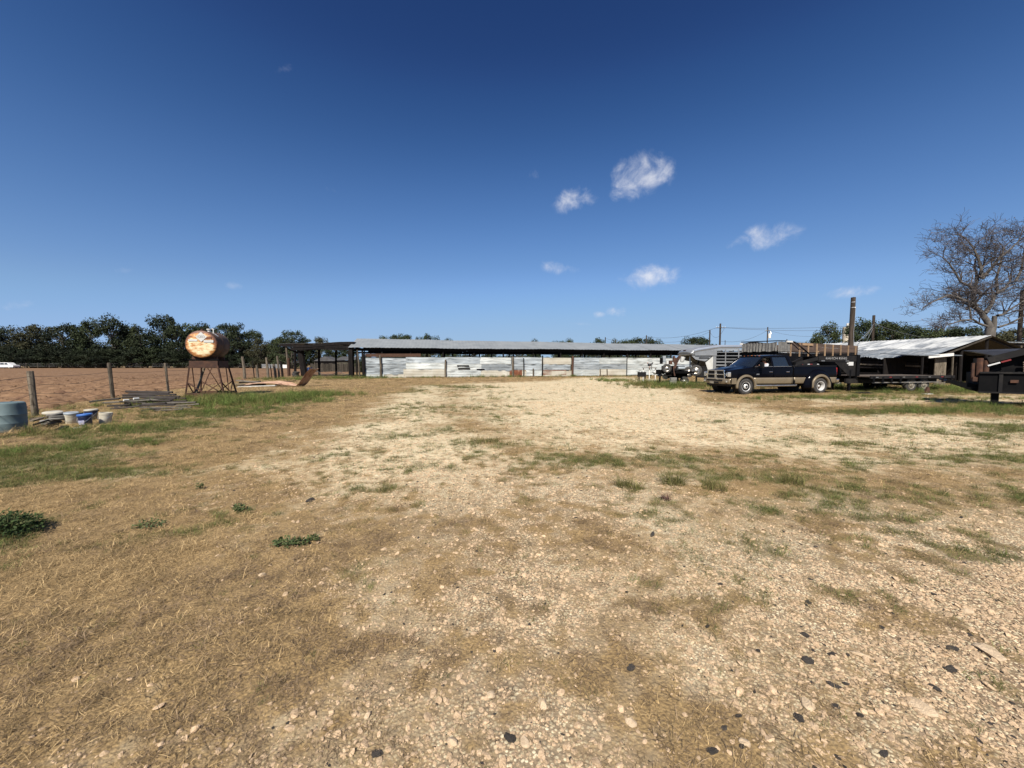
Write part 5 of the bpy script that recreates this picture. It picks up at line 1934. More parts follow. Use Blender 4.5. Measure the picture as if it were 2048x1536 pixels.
# fingers curl round the wheel rim
for hi in (9, 13):
    hb = Vector(V[hi])
    sgn = -1 if hi == 9 else 1
    for k, (dz, ln) in enumerate(((.022, .07), (.008, .078), (-.007, .072), (-.021, .058))):
        i0 = len(V)
        V += [tuple(hb + Vector((-.035, sgn * -.002, dz))), tuple(hb + Vector((-.06, sgn * -.028, dz))), tuple(hb + Vector((-.045, sgn * -.05, dz)))]
        E_ += [(hi, i0), (i0, i0 + 1), (i0 + 1, i0 + 2)]
        Rd += [.0095, .009, .008]
    i0 = len(V)
    V += [tuple(hb + Vector((.0, -sgn * .035, .025))), tuple(hb + Vector((-.03, -sgn * .05, .03)))]
    E_ += [(hi, i0), (i0, i0 + 1)]
    Rd += [.011, .009]
body = skinned('body', V, E_, Rd, skin_m, drv)
sv = [V[0], V[1], V[2], V[6], V[7], tuple(Vector(V[7]).lerp(Vector(V[8]), .8)), V[10], V[11], tuple(Vector(V[11]).lerp(Vector(V[12]), .8)), tuple(Vector(V[2]).lerp(Vector(V[3]), .6))]
skinned('shirt', sv, [(0, 1), (1, 2), (2, 3), (3, 4), (4, 5), (2, 6), (6, 7), (7, 8), (2, 9)], [.16, .165, .155, .075, .060, .048, .075, .060, .048, .075], shirt_m, drv)
jv = [V[0], V[14], V[15], tuple(Vector(V[15]).lerp(Vector(V[16]), .9)), V[18], V[19], tuple(Vector(V[19]).lerp(Vector(V[20]), .9))]
skinned('trousers', jv, [(0, 1), (1, 2), (2, 3), (0, 4), (4, 5), (5, 6)], [.15, .095, .075, .06, .095, .075, .06], jean_m, drv)
MB().lathe([(.20, 1.752), (.21, 1.762), (.11, 1.768), (.10, 1.80), (.088, 1.86), (.05, 1.868), (0, 1.855)], 20, c=(2.70, Yd, 0)).build('hat', hat_m, drv, smooth=True)
MB().lathe([(0, -.018), (.018, 0), (0, .018)], 8, c=(2.615, Yd, 1.70)).build('nose', skin_m, drv, smooth=True)
for s in (-1, 1):
    MB().lathe([(0, -.009), (.009, 0), (0, .009)], 6, c=(2.632, Yd + s * .03, 1.722)).build('eye', blackp, drv)
    MB().lathe([(0, -.028), (.014, 0), (0, .028)], 8, c=(2.715, Yd + s * .082, 1.70)).build('ear', skin_m, drv, smooth=True)
MB().box((2.63, Yd, 1.648), (.012, .05, .010)).build('mouth', rust, drv)
MB().lathe([(.0, 1.66), (.075, 1.67), (.086, 1.71), (.084, 1.76)], 14, c=(2.725, Yd, 0)).build('hair', hair_m, drv, smooth=True)

# ---------------------------------------------------------------- gooseneck flatbed behind the truck
HO = TO + Vector((5.0 * math.cos(TA), 5.0 * math.sin(TA), 0))
flat = thing('flatbed_trailer', 'black gooseneck flatbed trailer hitched to the pickup, lettered on its neck', 'trailer', (HO.x, HO.y, 0), R(10.5))
NX, NZ, DZ = 3.29, 1.98, .88
for s in (-1, 1):
    yb = s * .50
    MB().bar((-.25, s * .12, 1.52), (.98, yb, NZ - .10), .07, .18).build('neck_arm', blk_dusty, flat)
    nb = MB().prism([(.85, NZ - .30), (.85, NZ), (NX + .12, NZ + .02), (NX + .12, NZ - .30)], yb - .04, yb + .04).build('neck_beam', blk_dusty, flat)
    MB().prism([(1.9, NZ - .31), (NX + .05, NZ - .31), (NX + .05, DZ + .0), (NX - .38, DZ + .0)], yb - .012, yb + .012).build('gusset_plate', blk_dusty, flat)
    MB().box((NX + .16, yb, (NZ + DZ) / 2 - .05), (.20, .16, NZ - DZ + .25)).build('riser', blk, flat)
    if s < 0:
        text_mesh('RANCH KING', .17, 'lettering', material('worn_grey_lettering', (.36, .36, .36), rough=.7, col2=(.12, .12, .12), scale=14, mix=.52), nb, (2.0, yb - .045, NZ - .13), (R(90), 0, 0), .001, 1.35)
        MB().box((NX - .28, yb - .02, NZ - .42), (.32, .008, .20)).build('sticker', tape_w, flat)
        MB().box((NX - .50, yb - .02, NZ - .40), (.10, .008, .07)).build('sticker', tape_w, flat)
        MB().box((1.12, yb - .047, NZ - .26), (.22, .006, .05)).build('reflector_strip', dull_chrome, nb)
        MB().box((2.72, yb - .047, NZ - .27), (.22, .006, .05)).build('reflector_strip', dull_chrome, nb)
MB().box((2.0, 0, NZ - .03), (2.3, .9, .05)).build('neck_plate', blk, flat)
MB().tube([(0, 0, 1.02), (0, 0, 1.60)], .07, 10).build('coupler', blk, flat)
MB().box((-.05, 0, 1.58), (.5, .34, .14)).build('coupler_head', blk, flat)
# deck
DL = 9.1
for i in range(11):
    MB().box(((NX + DL) / 2 + .1, -1.12 + i * .224, DZ - .02), (DL - NX, .205, .045)).build('deck_plank', deckwood, flat)
for s in (-1, 1):
    MB().box(((NX + DL) / 2 + .1, s * 1.25, DZ - .05), (DL - NX, .07, .15)).build('side_rail', blk_dusty, flat)
    MB().box(((NX + DL) / 2 - .3, s * .5, DZ - .28), (DL - NX + .6, .10, .26)).build('main_beam', blk_dusty, flat)
    MB().box(((NX + DL) / 2 + .1, s * 1.20, DZ - .34), (DL - NX - .4, .03, .05)).build('rub_rail', dull_chrome, flat)
    for i in range(10):
        xx = NX + .3 + i * .6
        if 5.75 < xx < 8.1 and True:
            continue
        MB().box((xx, s * 1.27, DZ - .19), (.10, .05, .32)).build('stake_pocket', blk, flat)
    for xw in (6.40, 7.30):
        wheel(flat, (xw, s * 1.02, .39), .39, .205, .22, 'white', s, 22)
    MB().prism([(5.80, DZ - .14), (5.95, DZ - .02), (7.78, DZ - .02), (7.92, DZ - .14), (7.80, DZ - .13), (5.92, DZ - .13)], s * .86, s * 1.16).build('wheel_fender', blk_dusty, flat)
    MB().bar((3.0, s * .46, .02), (3.0, s * .46, 1.2), .11, .11).build('jack_leg', blk, flat)
    MB().box((3.0, s * .46, .015), (.26, .26, .03)).build('jack_foot', blk, flat)
for i in range(9):
    MB().box((NX + .4 + i * .65, 0, DZ - .12), (.08, 2.36, .12)).build('cross_member', blk, flat)
MB().box((DL + .1, 0, DZ - .08), (.10, 2.5, .18)).build('rear_beam', blk, flat)
for xw in (6.40, 7.30):
    MB().tube([(xw, -1, .39), (xw, 1, .39)], .06, 8).build('axle', blk, flat)
for i in range(6):
    xx = NX + .5 + i * .9
    MB().box((xx, -1.292, DZ - .05), (.16, .008, .045)).build('reflector_strip', tape_r if i % 2 else dull_chrome, flat)

# ---------------------------------------------------------------- long wood-sided trailer
A_, B_ = Vector((16.25, 23.6, 0)), Vector((24.2, 27.05, 0))
WD = B_ - A_
WA = math.atan2(WD.y, WD.x)
WL = WD.length
ws = thing('wood_sided_trailer', 'black trailer with plank sideboards, pale stakes and a rolled grey tarp', 'trailer', A_, WA)
# local: x along the near side, y away, z up
zt0, zt1 = 2.92, 2.80
zt = lambda x_: zt0 + (zt1 - zt0) * x_ / WL
side_wood = material('dark_side_plank', (.055, .035, .026), rough=.9, col2=(.085, .055, .040), scale=5, mix=.5, stretch=(.2, 1, 1), bump=.3, rnd=.15)
for s, y_ in (('near', 0.0), ('far', 2.3)):
    for j in range(2):
        n = 3
        for i in range(n):
            x0, x1 = 1.05 + (WL - 1.05) * i / n, 1.05 + (WL - 1.05) * (i + 1) / n - .012
            h = .235
            MB().bar((x0, y_, zt(x0) - .12 - j * .245), (x1, y_, zt(x1) - .12 - j * .245), .04, h).build('side_plank', side_wood, ws)
    MB().bar((0, y_ + .03, 2.30), (WL, y_ + .03, 2.22), .08, .07).build('top_rail', blk_dusty, ws)
    MB().bar((0, y_ + .02, 1.93), (WL, y_ + .02, 1.87), .05, .62).build('steel_side', blk, ws)
    MB().bar((0, y_, 1.50), (WL, y_, 1.45), .12, .20).build('bottom_rail', blk_dusty, ws)
    for i in range(9):
        xx = 1.15 + i * (WL - 1.5) / 8
        if s == 'near' or i % 2 == 0:
            MB().bar((xx, y_ - .05, zt(xx) - .98 + .1), (xx, y_ - .05, zt(xx) - .01), .075, .05, up=(0, 1, 0)).build('stake', tan_wood, ws)
MB().bar((2.35, -.045, zt(2.3) - .10), (3.4, -.045, zt(3.3) - .10), .05, .14).build('patch_board', tan_wood, ws)
for i in range(7):
    xx = 2.0 + i * 1.0
    MB().box((xx, -.075, 1.52), (.22, .012, .05)).build('reflector_strip', tape_w, ws)
    MB().box((xx + .26, -.075, 1.52), (.26, .012, .05)).build('reflector_strip', tape_r, ws)
MB().box((WL / 2, 1.15, 1.42), (WL - .1, 2.2, .12)).build('floor', blk, ws)
MB().box((WL - .02, 1.15, 2.05), (.05, 2.3, 1.2)).build('tail_board', side_wood, ws)
# front end with the tarp gathered along it
MB().box((.02, 1.15, 1.95), (.06, 2.3, .9)).build('front_panel', blk, ws)
tarp = material('grey_tarp', (.085, .08, .074), rough=.85, col2=(.14, .135, .125), scale=6, mix=.5)
rows = []
for i in range(81):
    v = i / 80
    pl_ = .045 * abs(math.sin(v * 40 + 2 * math.sin(v * 9))) + .03 * math.sin(v * 71)
    rows.append([(-.10 - pl_ * (.4 + t_), v * 2.25, 2.90 - .06 * math.sin(v * 7) * (1 - t_) - t_ * .58 + .02 * math.sin(v * 23) * t_) for t_ in (0, .15, .4, .7, 1.0)])
MB().grid(rows).build('tarp_front', tarp, ws, smooth=True)
rows = []
for i in range(33):
    v = i / 32
    pl_ = .04 * abs(math.sin(v * 21 + 2 * math.sin(v * 5)))
    rows.append([(-.1 + v * 1.15, -.06 - pl_ * (.4 + t_), 2.90 - t_ * .60) for t_ in (0, .15, .4, .7, 1.0)])
MB().grid(rows).build('tarp_side', tarp, ws, smooth=True)
MB().tube([(-.14, -.05, 2.95), (-.14, 2.3, 2.98)], .03, 8).build('tarp_bow', blk, ws)
MB().tube([(-.14, -.05, 2.95), (.55, -.05, 2.96), (1.2, -.05, 2.93)], .03, 8).build('tarp_bow', blk, ws)
MB().box((-.10, 2.28, 2.86), (.16, .16, .12)).build('corner_cap', whitep, ws)
MB().box((.92, -.08, 2.92), (.50, .14, .10)).build('corner_cap', whitep, ws)
MB().tube([(1.2, -.12, 2.94), (1.5, -.16, 2.86), (3.2, -.25, 1.95)], .028, 8).build('tarp_arm', blk, ws, smooth=True)
MB().tube([(1.3, -.12, 2.90), (3.1, -.2, 2.0)], .018, 6).build('tarp_arm', blk, ws, smooth=True)
for (a, b) in (((0, 1.15, 1.45), (-2.1, 1.15, 1.75)), ((0, .7, 1.45), (-1.9, 1.1, 1.75)), ((0, 1.6, 1.45), (-1.9, 1.2, 1.75))):
    MB().bar(a, b, .12, .2).build('gooseneck', blk, ws)
MB().bar((-.45, .2, 2.0), (-1.75, .6, 1.45), .10, .16).build('front_ramp', blk_dusty, ws)
MB().bar((-2.05, 1.15, 1.8), (-2.05, 1.15, .5), .14, .14).build('coupler', blk, ws)
for s, y_ in ((-1, .12), (1, 2.18)):
    for xw in (WL - 3.1, WL - 2.1):
        wheel(ws, (xw, y_, .42), .42, .22, .24, 'white', s, 20)
for xw in (WL - 3.1, WL - 2.1):
    MB().box((xw, 1.15, .75), (.12, 1.9, .7)).build('axle_hanger', blk, ws)
for y_ in (.6, 1.7):
    MB().box((WL / 2, y_, 1.20), (WL, .12, .3)).build('main_beam', blk, ws)
    MB().bar((.6, y_, .0), (.6, y_, 1.1), .12, .12).build('jack_leg', blk, ws)

# ---------------------------------------------------------------- aluminium stock trailer
HN = Vector((13.25, 28.45, 0))
ht = thing('stock_trailer', 'aluminium gooseneck stock trailer with a rounded nose behind the pickup', 'trailer', HN, R(3))
HW, HLn = 2.15, 6.6
blkhd = material('shaded_grey_bulkhead', (.07, .07, .07), rough=.5, metal=.3)  # aluminium with the shade under nose and roof put into its grey
# rounded nose and roof, lofted along x
secs = [(-.02, 2.36, .0), (.02, 2.50, .35), (.16, 2.62, .75), (.5, 2.72, 1.0), (1.3, 2.84, 1.0), (2.0, 2.95, 1.0), (2.15, 2.97, 1.0), (HLn, 2.97, 1.0)]
rows = []
for (x_, z_, f_) in secs:
    row = []
    for j in range(17):
        v = -1 + 2 * j / 16
        hw = HW / 2
        edge = abs(v) ** 4
        row.append((x_ - .10 * (1 - v * v) * (1 if x_ < .4 else 0), hw + v * hw, z_ - (.12 + .06 * f_) * edge - .02 * v * v))
    rows.append(row)
MB().grid(rows).build('roof', alum, ht, smooth=True, solid=.01)
rows = []
for (x_, z_, f_) in secs[2:]:
    rows.append([(x_, -.012 - .03 * math.sin(t_ * math.pi), z_ - .04 - .24 * t_) for t_ in (0, .25, .5, .75, 1)])
MB().grid(rows).build('roof_rail', alum_b, ht, smooth=True)
# nose band wrapping the front corner
rows = []
for i in range(17):
    u = i / 16
    a = u * math.pi
    row = []
    yy = HW / 2 - math.cos(a) * HW / 2
    xx = .28 - .34 * math.sin(a) ** .45
    for z_ in (2.16, 2.30, 2.44, 2.52):
        row.append((xx, yy, z_))
    rows.append(row)
MB().grid(rows).build('nose_band', alum, ht, smooth=True, solid=.01)
MB().box((-.06, HW * .45, 2.56), (.05, .34, .06), rot=(0, R(-30), 0)).build('marker_light', rust, ht)
for y_, s in ((0, -1), (HW, 1)):
    MB().prism([(.25, 2.16), (.25, 2.44), (.7, 2.52), (1.9, 2.66), (1.9, 2.16)], y_ - .01, y_ + .01).build('nose_side', alum, ht)
    MB().box((1.20, y_ + s * .012, 2.12), (1.9, .03, .05)).build('lower_trim', dull_chrome, ht)
    MB().prism([(1.05, 1.62), (1.62, 2.10), (1.62, .95), (1.30, .95)], y_ - .012, y_ + .012).build('nose_gusset', white_panel, ht)
    MB().prism([(.0, 2.14), (1.62, 2.14), (1.05, 1.72), (.30, 1.86)], y_ + .02 * -s - .01, y_ + .02 * -s + .01).build('nose_skirt', alum, ht)
    MB().box((1.74, y_, 1.56), (.22, .05, 2.1)).build('corner_post', alum, ht)
    if s > 0:
        MB().box(((1.85 + HLn) / 2, y_ - .03, 1.5), (HLn - 1.85, .03, 2.0)).build('far_side_shade_panel', blkhd, ht)  # added dark panel standing for the shade inside the trailer
    for k, z_ in enumerate((.62, .92, 1.20, 1.44, 1.68, 1.90, 2.14, 2.40)):
        MB().box(((1.85 + HLn) / 2, y_, z_), (HLn - 1.85, .035, .11 if k < 5 else .05)).build('side_slat', alum, ht)
    for i in range(5):
        MB().box((2.55 + i * 1.0, y_ + s * .03, 1.56), (.07, .03, 2.1)).build('side_upright', alum, ht)
    for xw in (4.1, 4.95):
        wheel(ht, (xw, y_ + s * .04, .40), .40, .21, .22, 'white', s, 20)
    MB().prism([(3.6, .86), (3.75, .98), (5.3, .98), (5.45, .86), (5.3, .90), (3.75, .90)], y_ + s * .0, y_ + s * .18).build('wheel_fender', alum, ht)
MB().box((1.2, HW / 2, 2.15), (2.2, HW - .06, .04)).build('nose_floor', blk, ht)
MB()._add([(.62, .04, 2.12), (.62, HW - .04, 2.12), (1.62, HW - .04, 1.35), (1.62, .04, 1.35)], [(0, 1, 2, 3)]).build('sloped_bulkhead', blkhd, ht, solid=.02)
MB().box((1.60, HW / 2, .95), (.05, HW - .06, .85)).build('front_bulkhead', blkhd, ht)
MB().box((4.2, HW / 2, .52), (5.2, HW - .1, .12)).build('floor', blk, ht)
MB().box((HLn, HW / 2, 1.6), (.05, HW, 2.2)).build('rear_gate', alum, ht)
MB().tube([(.45, HW / 2, 2.1), (.45, HW / 2, 1.15)], .06, 8).build('coupler', alum_b, ht)
MB().tube([(.75, .3, 2.1), (.55, .3, .9)], .05, 8).build('landing_jack', blk, ht)
MB().box((.55, .3, .45), (.09, .09, .9)).build('landing_jack', blk, ht)
MB().tube([(.48, HW * .42, 2.05), (.9, HW * .42, 1.75)], .03, 6).build('safety_chain', blk, ht)
MB().box((1.0, -.02, 1.98), (.62, .008, .06)).build('script_badge', blk, ht)
MB().box((.62, -.02, 1.98), (.14, .008, .07)).build('script_badge', blk, ht)


def loose_wheel(px, py, Y, ro, label, style='white', yaw=0.0, tilt=0.0, group='spare wheels by the stock trailer'):
    p = at(px, py, Y)
    t_ = thing('spare_wheel', label, 'wheel', p, yaw, group)
    e = wheel(t_, (0, 0, 0), ro, ro * .54, .2, style, -1, 22)
    t_.rotation_euler = (tilt, 0, yaw)
    return t_


loose_wheel(1392, 741, 27.6, .40, 'larger spare wheel leaning under the stock trailer nose', 'steel', R(-25), R(-8))
loose_wheel(1377, 744, 27.9, .38, 'spare wheel left of the larger one under the trailer nose', 'steel', R(-30), R(-6))

# ---------------------------------------------------------------- old utility trailer with junk below the nose
U = at(1345, 726, 26.6)
ut = thing('utility_trailer', 'small black utility trailer loaded with rusty scrap beside the stock trailer', 'trailer', (U.x, U.y, 0), R(8))
MB().box((.45, .6, .98), (2.2, 1.3, .10)).build('deck', blk, ut)
for y_ in (-.05, 1.25):
    MB().bar((-.75, y_, .95), (1.6, y_, .95), .07, .14).build('side_beam', blk, ut)
MB().bar((-1.2, .0, 1.0), (-.6, .0, 1.0), .05, .30, up=(0, 0, 1)).build('front_bracket', blk, ut)
MB().bar((-.75, .1, .8), (-.95, .1, .72), .30, .08).build('step', blk, ut)
for (a, b) in (((-.86, 0, .82), (-.86, 0, 1.14)), ((-.62, 0, .82), (-.62, 0, 1.14))):
    MB().bar(a, b, .05, .05).build('frame_bar', blk, ut)
for s, y_ in ((-1, -.02), (1, 1.22)):
    wheel(ut, (.9, y_, .33), .33, .18, .18, 'steel', s, 18)
MB().bar((.9, 0, .33), (.9, 1.2, .33), .07, .07).build('axle', blk, ut)
MB().bar((-.6, .55, 0), (-.6, .55, .95), .09, .09).build('prop', blk, ut)
MB().box((.75, .75, .74), (1.3, .7, .42)).build('dark_skirt_block', blk, ut, bevel=.02)  # added dark block below the deck, part of the dark mass under the nose
MB().box((.55, .85, 1.22), (1.5, .55, .36)).build('dark_load_block', blk_dusty, ut, bevel=.04)  # second added dark block, on the deck, for the same dark mass
loose_wheel(1333.5, 737, 26.3, .31, 'small spare wheel hung on the utility trailer front', 'steel', R(-12), 0, None)
# scrap
o = MB()
o._add([tuple(v) for v in [(0, 0, 0), (.16, -.02, .05), (.32, .03, .42), (.52, .02, .86), (.40, .05, .92), (.22, 0, .74), (.06, .03, .80), (-.02, 0, .52), (.10, .02, .30)]], [(0, 1, 2, 8), (8, 2, 5, 7), (2, 3, 4, 5), (7, 5, 6)])
o = o.build('scrap_plate', rust, None, solid=.03)
q = at(1346, 738, 26.0)
o.location = q
tag(o, 'bent rusty steel plate hanging over the utility trailer', 'scrap metal')
o = MB().tube([(0, 0, 0), (.04, 0, -.35), (.10, 0, -.62)], [.04, .035, .05], 8).build('rusty_hook', rust, None, smooth=True)
o.location = at(1347, 733, 25.95)
tag(o, 'rusty hooked bar below the bent plate', 'scrap metal')
cinder = material('cinder_block', (.14, .135, .125), rough=.95, col2=(.19, .185, .17), scale=20, mix=.5, bump=.4, bscale=40)
for i, lb in enumerate(('bottom', 'middle', 'top')):
    p = at(1346.5, 726, 25.9)
    b = MB().box((0, 0, .1), (.40, .20, .19)).build('concrete_block', cinder, None, bevel=.008)
    b.location = (p.x + rnd.uniform(-.03, .03), p.y, gz(p.x, p.y) + i * .198 + .01)
    b.rotation_euler = (0, 0, rnd.uniform(-.1, .1))
    tag(b, lb + ' concrete block of the pillar under the utility trailer', 'concrete block', 'concrete block pillar')
cyl = MB().lathe([(0, -.22), (.10, -.22), (.11, -.19), (.11, .19), (.10, .22), (0, .22)], 16, 'x').build('air_tank', galv, None, smooth=True)
cyl.location = at(1362.5, 736.5, 26.0)
tag(cyl, 'small grey cylindrical tank on the utility trailer side', 'tank')
jug = MB().lathe([(0, 0), (.09, .0), (.13, .06), (.15, .32), (.16, .36), (.0, .37)], 16).build('white_bucket', white_panel, None, smooth=True)
jug.location = at(1363.5, 724, 26.5)
jug.rotation_euler = (0, R(14), 0)
tag(jug, 'white bucket standing up on the utility trailer by the rusty plate', 'bucket')
for k, (px, py, w, h, mt, lb) in enumerate([(1328, 718.5, .20, .46, galv, 'grey box standing at the back of the utility trailer'), (1322.5, 722, .14, .42, blk, 'dark upright box at the front corner of the utility trailer'), (1334, 725, .14, .22, white_panel, 'small pale box on the utility trailer deck'), (1341, 725, .18, .26, rust, 'small rusty box on the utility trailer deck'), (1347.5, 718, .10, .42, rust, 'rusty upright channel beside the bent plate')]):
    o = MB().box((0, 0, 0), (w, .2, h)).build('scrap_box', mt, None, bevel=.01)
    o.location = at(px, py, 26.7)
    tag(o, lb, 'box', 'scrap on the utility trailer')
for k, (px, py, mt, lb) in enumerate([(1318, 744.5, drum_blue, 'blue cloth bundle lying left of the utility trailer'), (1311, 744, white_panel, 'white sack lying left of the blue bundle'), (1333.5, 752, white_panel, 'white triangular scrap leaning by the concrete blocks')]):
    vs_, fs_ = rock_mesh(900 + k, 2, .7)
    o = MB()._add(vs_, fs_).build('bundle', mt, None, smooth=True)
    o.location = at(px, py, 27.5)
    o.location.z -= .05
    o.scale = (.62, .4, .55)
    tag(o, lb, 'bundle', 'litter by the utility trailer')
MB_ = MB().bar((0, 0, 0), (1.0, .1, .05), .18, .06).build('dark_plank', dark_wood, None)
MB_.location = at(1316, 752, 26.4)
tag(MB_, 'dark plank lying in the weeds below the spare wheel', 'plank')

# perch table, rooster, black crate
pt = at(1299, 726, 32)
tb = thing('plank_table', 'narrow pale plank on legs near the barn wall', 'table', (pt.x, pt.y, 0))
MB().box((0, 0, 1.20), (1.15, .35, .05)).build('top', grey_wood, tb)
for xx in (-.5, 0, .5):
    MB().box((xx, 0, .58), (.06, .06, 1.18)).build('leg', whitep, tb)
ro = thing('rooster', 'black rooster with a red comb standing on the plank', 'rooster', (pt.x, pt.y, 1.225), R(170))
feather = material('black_feathers', (.012, .012, .015), rough=.45, col2=(.05, .02, .012), scale=9, mix=.62)
skinned('body', [(0, 0, .24), (-.10, 0, .27), (.10, 0, .26), (.15, 0, .35), (.17, 0, .43), (-.20, 0, .36), (-.27, 0, .45)], [(0, 1), (0, 2), (2, 3), (3, 4), (1, 5), (5, 6)], [.13, .115, .10, .055, .045, .06, .03], feather, ro)
ro.scale = (.78, .78, .85)
MB().prism([(-.20, .38), (-.16, .33), (-.28, .30), (-.36, .38), (-.37, .50), (-.30, .56), (-.30, .46)], -.02, .02).build('tail', feather, ro, bevel=.01)
MB().prism([(.14, .46), (.15, .51), (.165, .48), (.18, .52), (.195, .48), (.21, .47), (.20, .45)], -.006, .006).build('comb', redlens, ro)
MB().prism([(.20, .40), (.22, .36), (.205, .34), (.19, .37)], -.012, .012).build('wattle', redlens, ro)
MB().tube([(.20, 0, .43), (.25, 0, .42)], [.014, .002], 6).build('beak', amber, ro)
for s in (-1, 1):
    MB().tube([(0, s * .04, .17), (.01, s * .04, .08), (.0, s * .04, .01)], [.022, .009, .008], 6).build('leg', amber, ro)
    for a in (-.5, 0, .5, 3.1):
        MB().tube([(0, s * .04, .008), (.05 * math.cos(a), s * .04 + .05 * math.sin(a), .005)], .005, 4).build('toe', amber, ro)
cr = at(1284, 726, 31)
ct = thing('black_crate', 'black open crate with white bottles among the weeds', 'crate', (cr.x, cr.y, .48))
for (c, s_) in (((0, 0, .03), (.56, .4, .04)), ((-.27, 0, .22), (.03, .4, .36)), ((.27, 0, .22), (.03, .4, .36)), ((0, -.19, .22), (.52, .03, .36)), ((0, .19, .22), (.52, .03, .36))):
    MB().box(c, s_).build('panel', blackp, ct)
for xx in (-.24, .24):
    for yy in (-.16, .16):
        MB().box((xx, yy, -.25), (.05, .05, .5)).build('leg', blackp, ct)
for k, xx in enumerate((-.12, .10)):
    o = MB().lathe([(.05, 0), (.055, .03), (.055, .34), (.02, .42), (.022, .47), (0, .47)], 10).build('bottle', white_panel, None, smooth=True)
    o.location = (cr.x + xx, cr.y, .53)
    tag(o, ('left', 'right')[k] + ' white bottle standing in the black crate', 'bottle', 'bottles in the black crate')

# ---------------------------------------------------------------- black gooseneck trailer cut by the right edge
G = Vector((17.55, 14.1, 0))
gt = thing('gooseneck_trailer', 'black gooseneck trailer cut off by the right edge of the picture', 'trailer', G, R(-42))
gray_plate = material('slate_tread_plate', (.022, .023, .028), rough=.6, metal=.1, col2=(.03, .031, .036), scale=6, bump=.3, bscale=40)
MB()._add([(-.45, .2, 2.03), (.35, .0, 1.78), (.95, .0, 2.06), (.95, 1.9, 2.14), (-.45, 1.9, 2.10)], [(0, 1, 2, 3, 4)]).build('neck_plate', gray_plate, gt, solid=.03)
MB().bar((-.10, -.02, 1.70), (.75, -.02, 2.02), .12, .22).build('neck_arm', blk_dusty, gt)
MB().bar((.72, -.02, 1.98), (6.0, -.02, 2.0), .12, .26).build('neck_beam', blk_dusty, gt)
MB().bar((.72, 1.9, 1.98), (6.0, 1.9, 2.0), .12, .26).build('neck_beam', blk_dusty, gt)
MB().bar((-.10, -.06, 1.50), (.18, -.06, 1.62), .02, .05, up=(0, 0, 1)).build('reflector_strip', tape_w, gt)
MB().bar((.20, -.06, 1.63), (.42, -.06, 1.72), .02, .05, up=(0, 0, 1)).build('reflector_strip', tape_r, gt)
MB().box((1.15, -.09, 1.86), (.32, .02, .06)).build('reflector_strip', tape_w, gt)
MB().box((1.6, -.09, 1.86), (.32, .02, .06)).build('reflector_strip', tape_r, gt)
for (x_, r_, z0, z1) in ((-.28, .085, .95, 1.78), (-.12, .07, .9, 1.70), (-.44, .05, 1.0, 1.6)):
    MB().tube([(x_, .02, z0), (x_, .02, z1)], r_, 9).build('coupler_tube', rust, gt, smooth=True)
MB().box((-.2, .05, 1.0), (.5, .3, .18)).build('coupler_head', rust, gt, bevel=.02)
MB().box((2.9, 1.0, .88), (6.4, 2.3, .70)).build('front_box', blk, gt)
MB().prism([(-.30, .54), (-.30, .80), (-1.05, .98), (-1.10, .90)], .1, .7).build('ramp_foot', blk, gt)
MB().prism([(-.30, .54), (-.30, .80), (-1.05, .98), (-1.10, .90)], 1.2, 1.8).build('ramp_foot', blk, gt)
for i in range(8):
    MB().box((.2 + i * .8, -.175, .88), (.09, .05, .66)).build('side_rib', blk_dusty, gt)
MB().box((2.9, -.19, 1.25), (6.4, .07, .06)).build('top_lip', blk_dusty, gt)
MB().box((2.9, -.185, .53), (6.4, .06, .05)).build('bottom_lip', blk_dusty, gt)
MB().box((.5, -.21, .95), (.18, .02, .10)).build('tie_plate', rust, gt)
for i in range(5):
    MB().box((3.4, -.06 + i * .02, 1.32 + i * .075), (5.4, .05, .05)).build('stacked_plank', deckwood, gt)
MB().box((3.4, .6, 1.27), (5.6, 1.2, .06)).build('tray', blk, gt)
MB().box((3.2, .25, 1.58), (5.9, .05, .60)).build('dark_filler_panel', blk, gt)  # added dark panel that makes the space under the neck a dark mass
MB().box((-.05, .30, 1.40), (.7, .10, .75)).build('neck_web', blk, gt)
MB().bar((.13, .08, .02), (.13, .08, .60), .17, .17).build('jack_leg', blk, gt)
MB().bar((.13, .08, .0), (.13, .08, .28), .12, .12).build('jack_leg', rust, gt)
MB().box((.13, .08, .03), (.34, .30, .04)).build('jack_foot', rust, gt)
MB().bar((2.6, 1.5, .0), (2.6, 1.5, .60), .15, .15).build('jack_leg', blk, gt)
for xw in (4.6, 5.6):
    for s, y_ in ((-1, -.05), (1, 2.0)):
        wheel(gt, (xw, y_ + s * .2, .40), .40, .21, .22, 'white', s, 18)

# ---------------------------------------------------------------- white vehicle far left
wv = at(14, 726, 114)
car = thing('parked_van', 'white vehicle parked in the shade under the far trees at the left edge', 'van', (wv.x, wv.y, 0), R(4))
MB().prism([(-2.6, .35), (-2.6, .95), (-2.5, 1.05), (2.0, 1.05), (2.5, .95), (2.6, .7), (2.6, .35)], -.9, .9).build('body', whitev, car, bevel=.05)
MB().prism([(-2.5, 1.05), (-2.35, 1.72), (.6, 1.76), (1.0, 1.70), (1.75, 1.05)], -.80, .80).build('cabin', whitev, car, bevel=.05)
for (a, b) in ((-2.2, -1.1), (-1.0, .1), (.2, 1.2)):
    MB().prism([(a, 1.10), (a + .05, 1.62), (b - (.3 if b > 1 else .05), 1.62), (b, 1.10)], -.83, -.79).build('window', glass, car)
for xw in (-1.6, 1.6):
    for s in (-1, 1):
        wheel(car, (xw, s * .8, .33), .33, .2, .2, 'steel', s, 16)

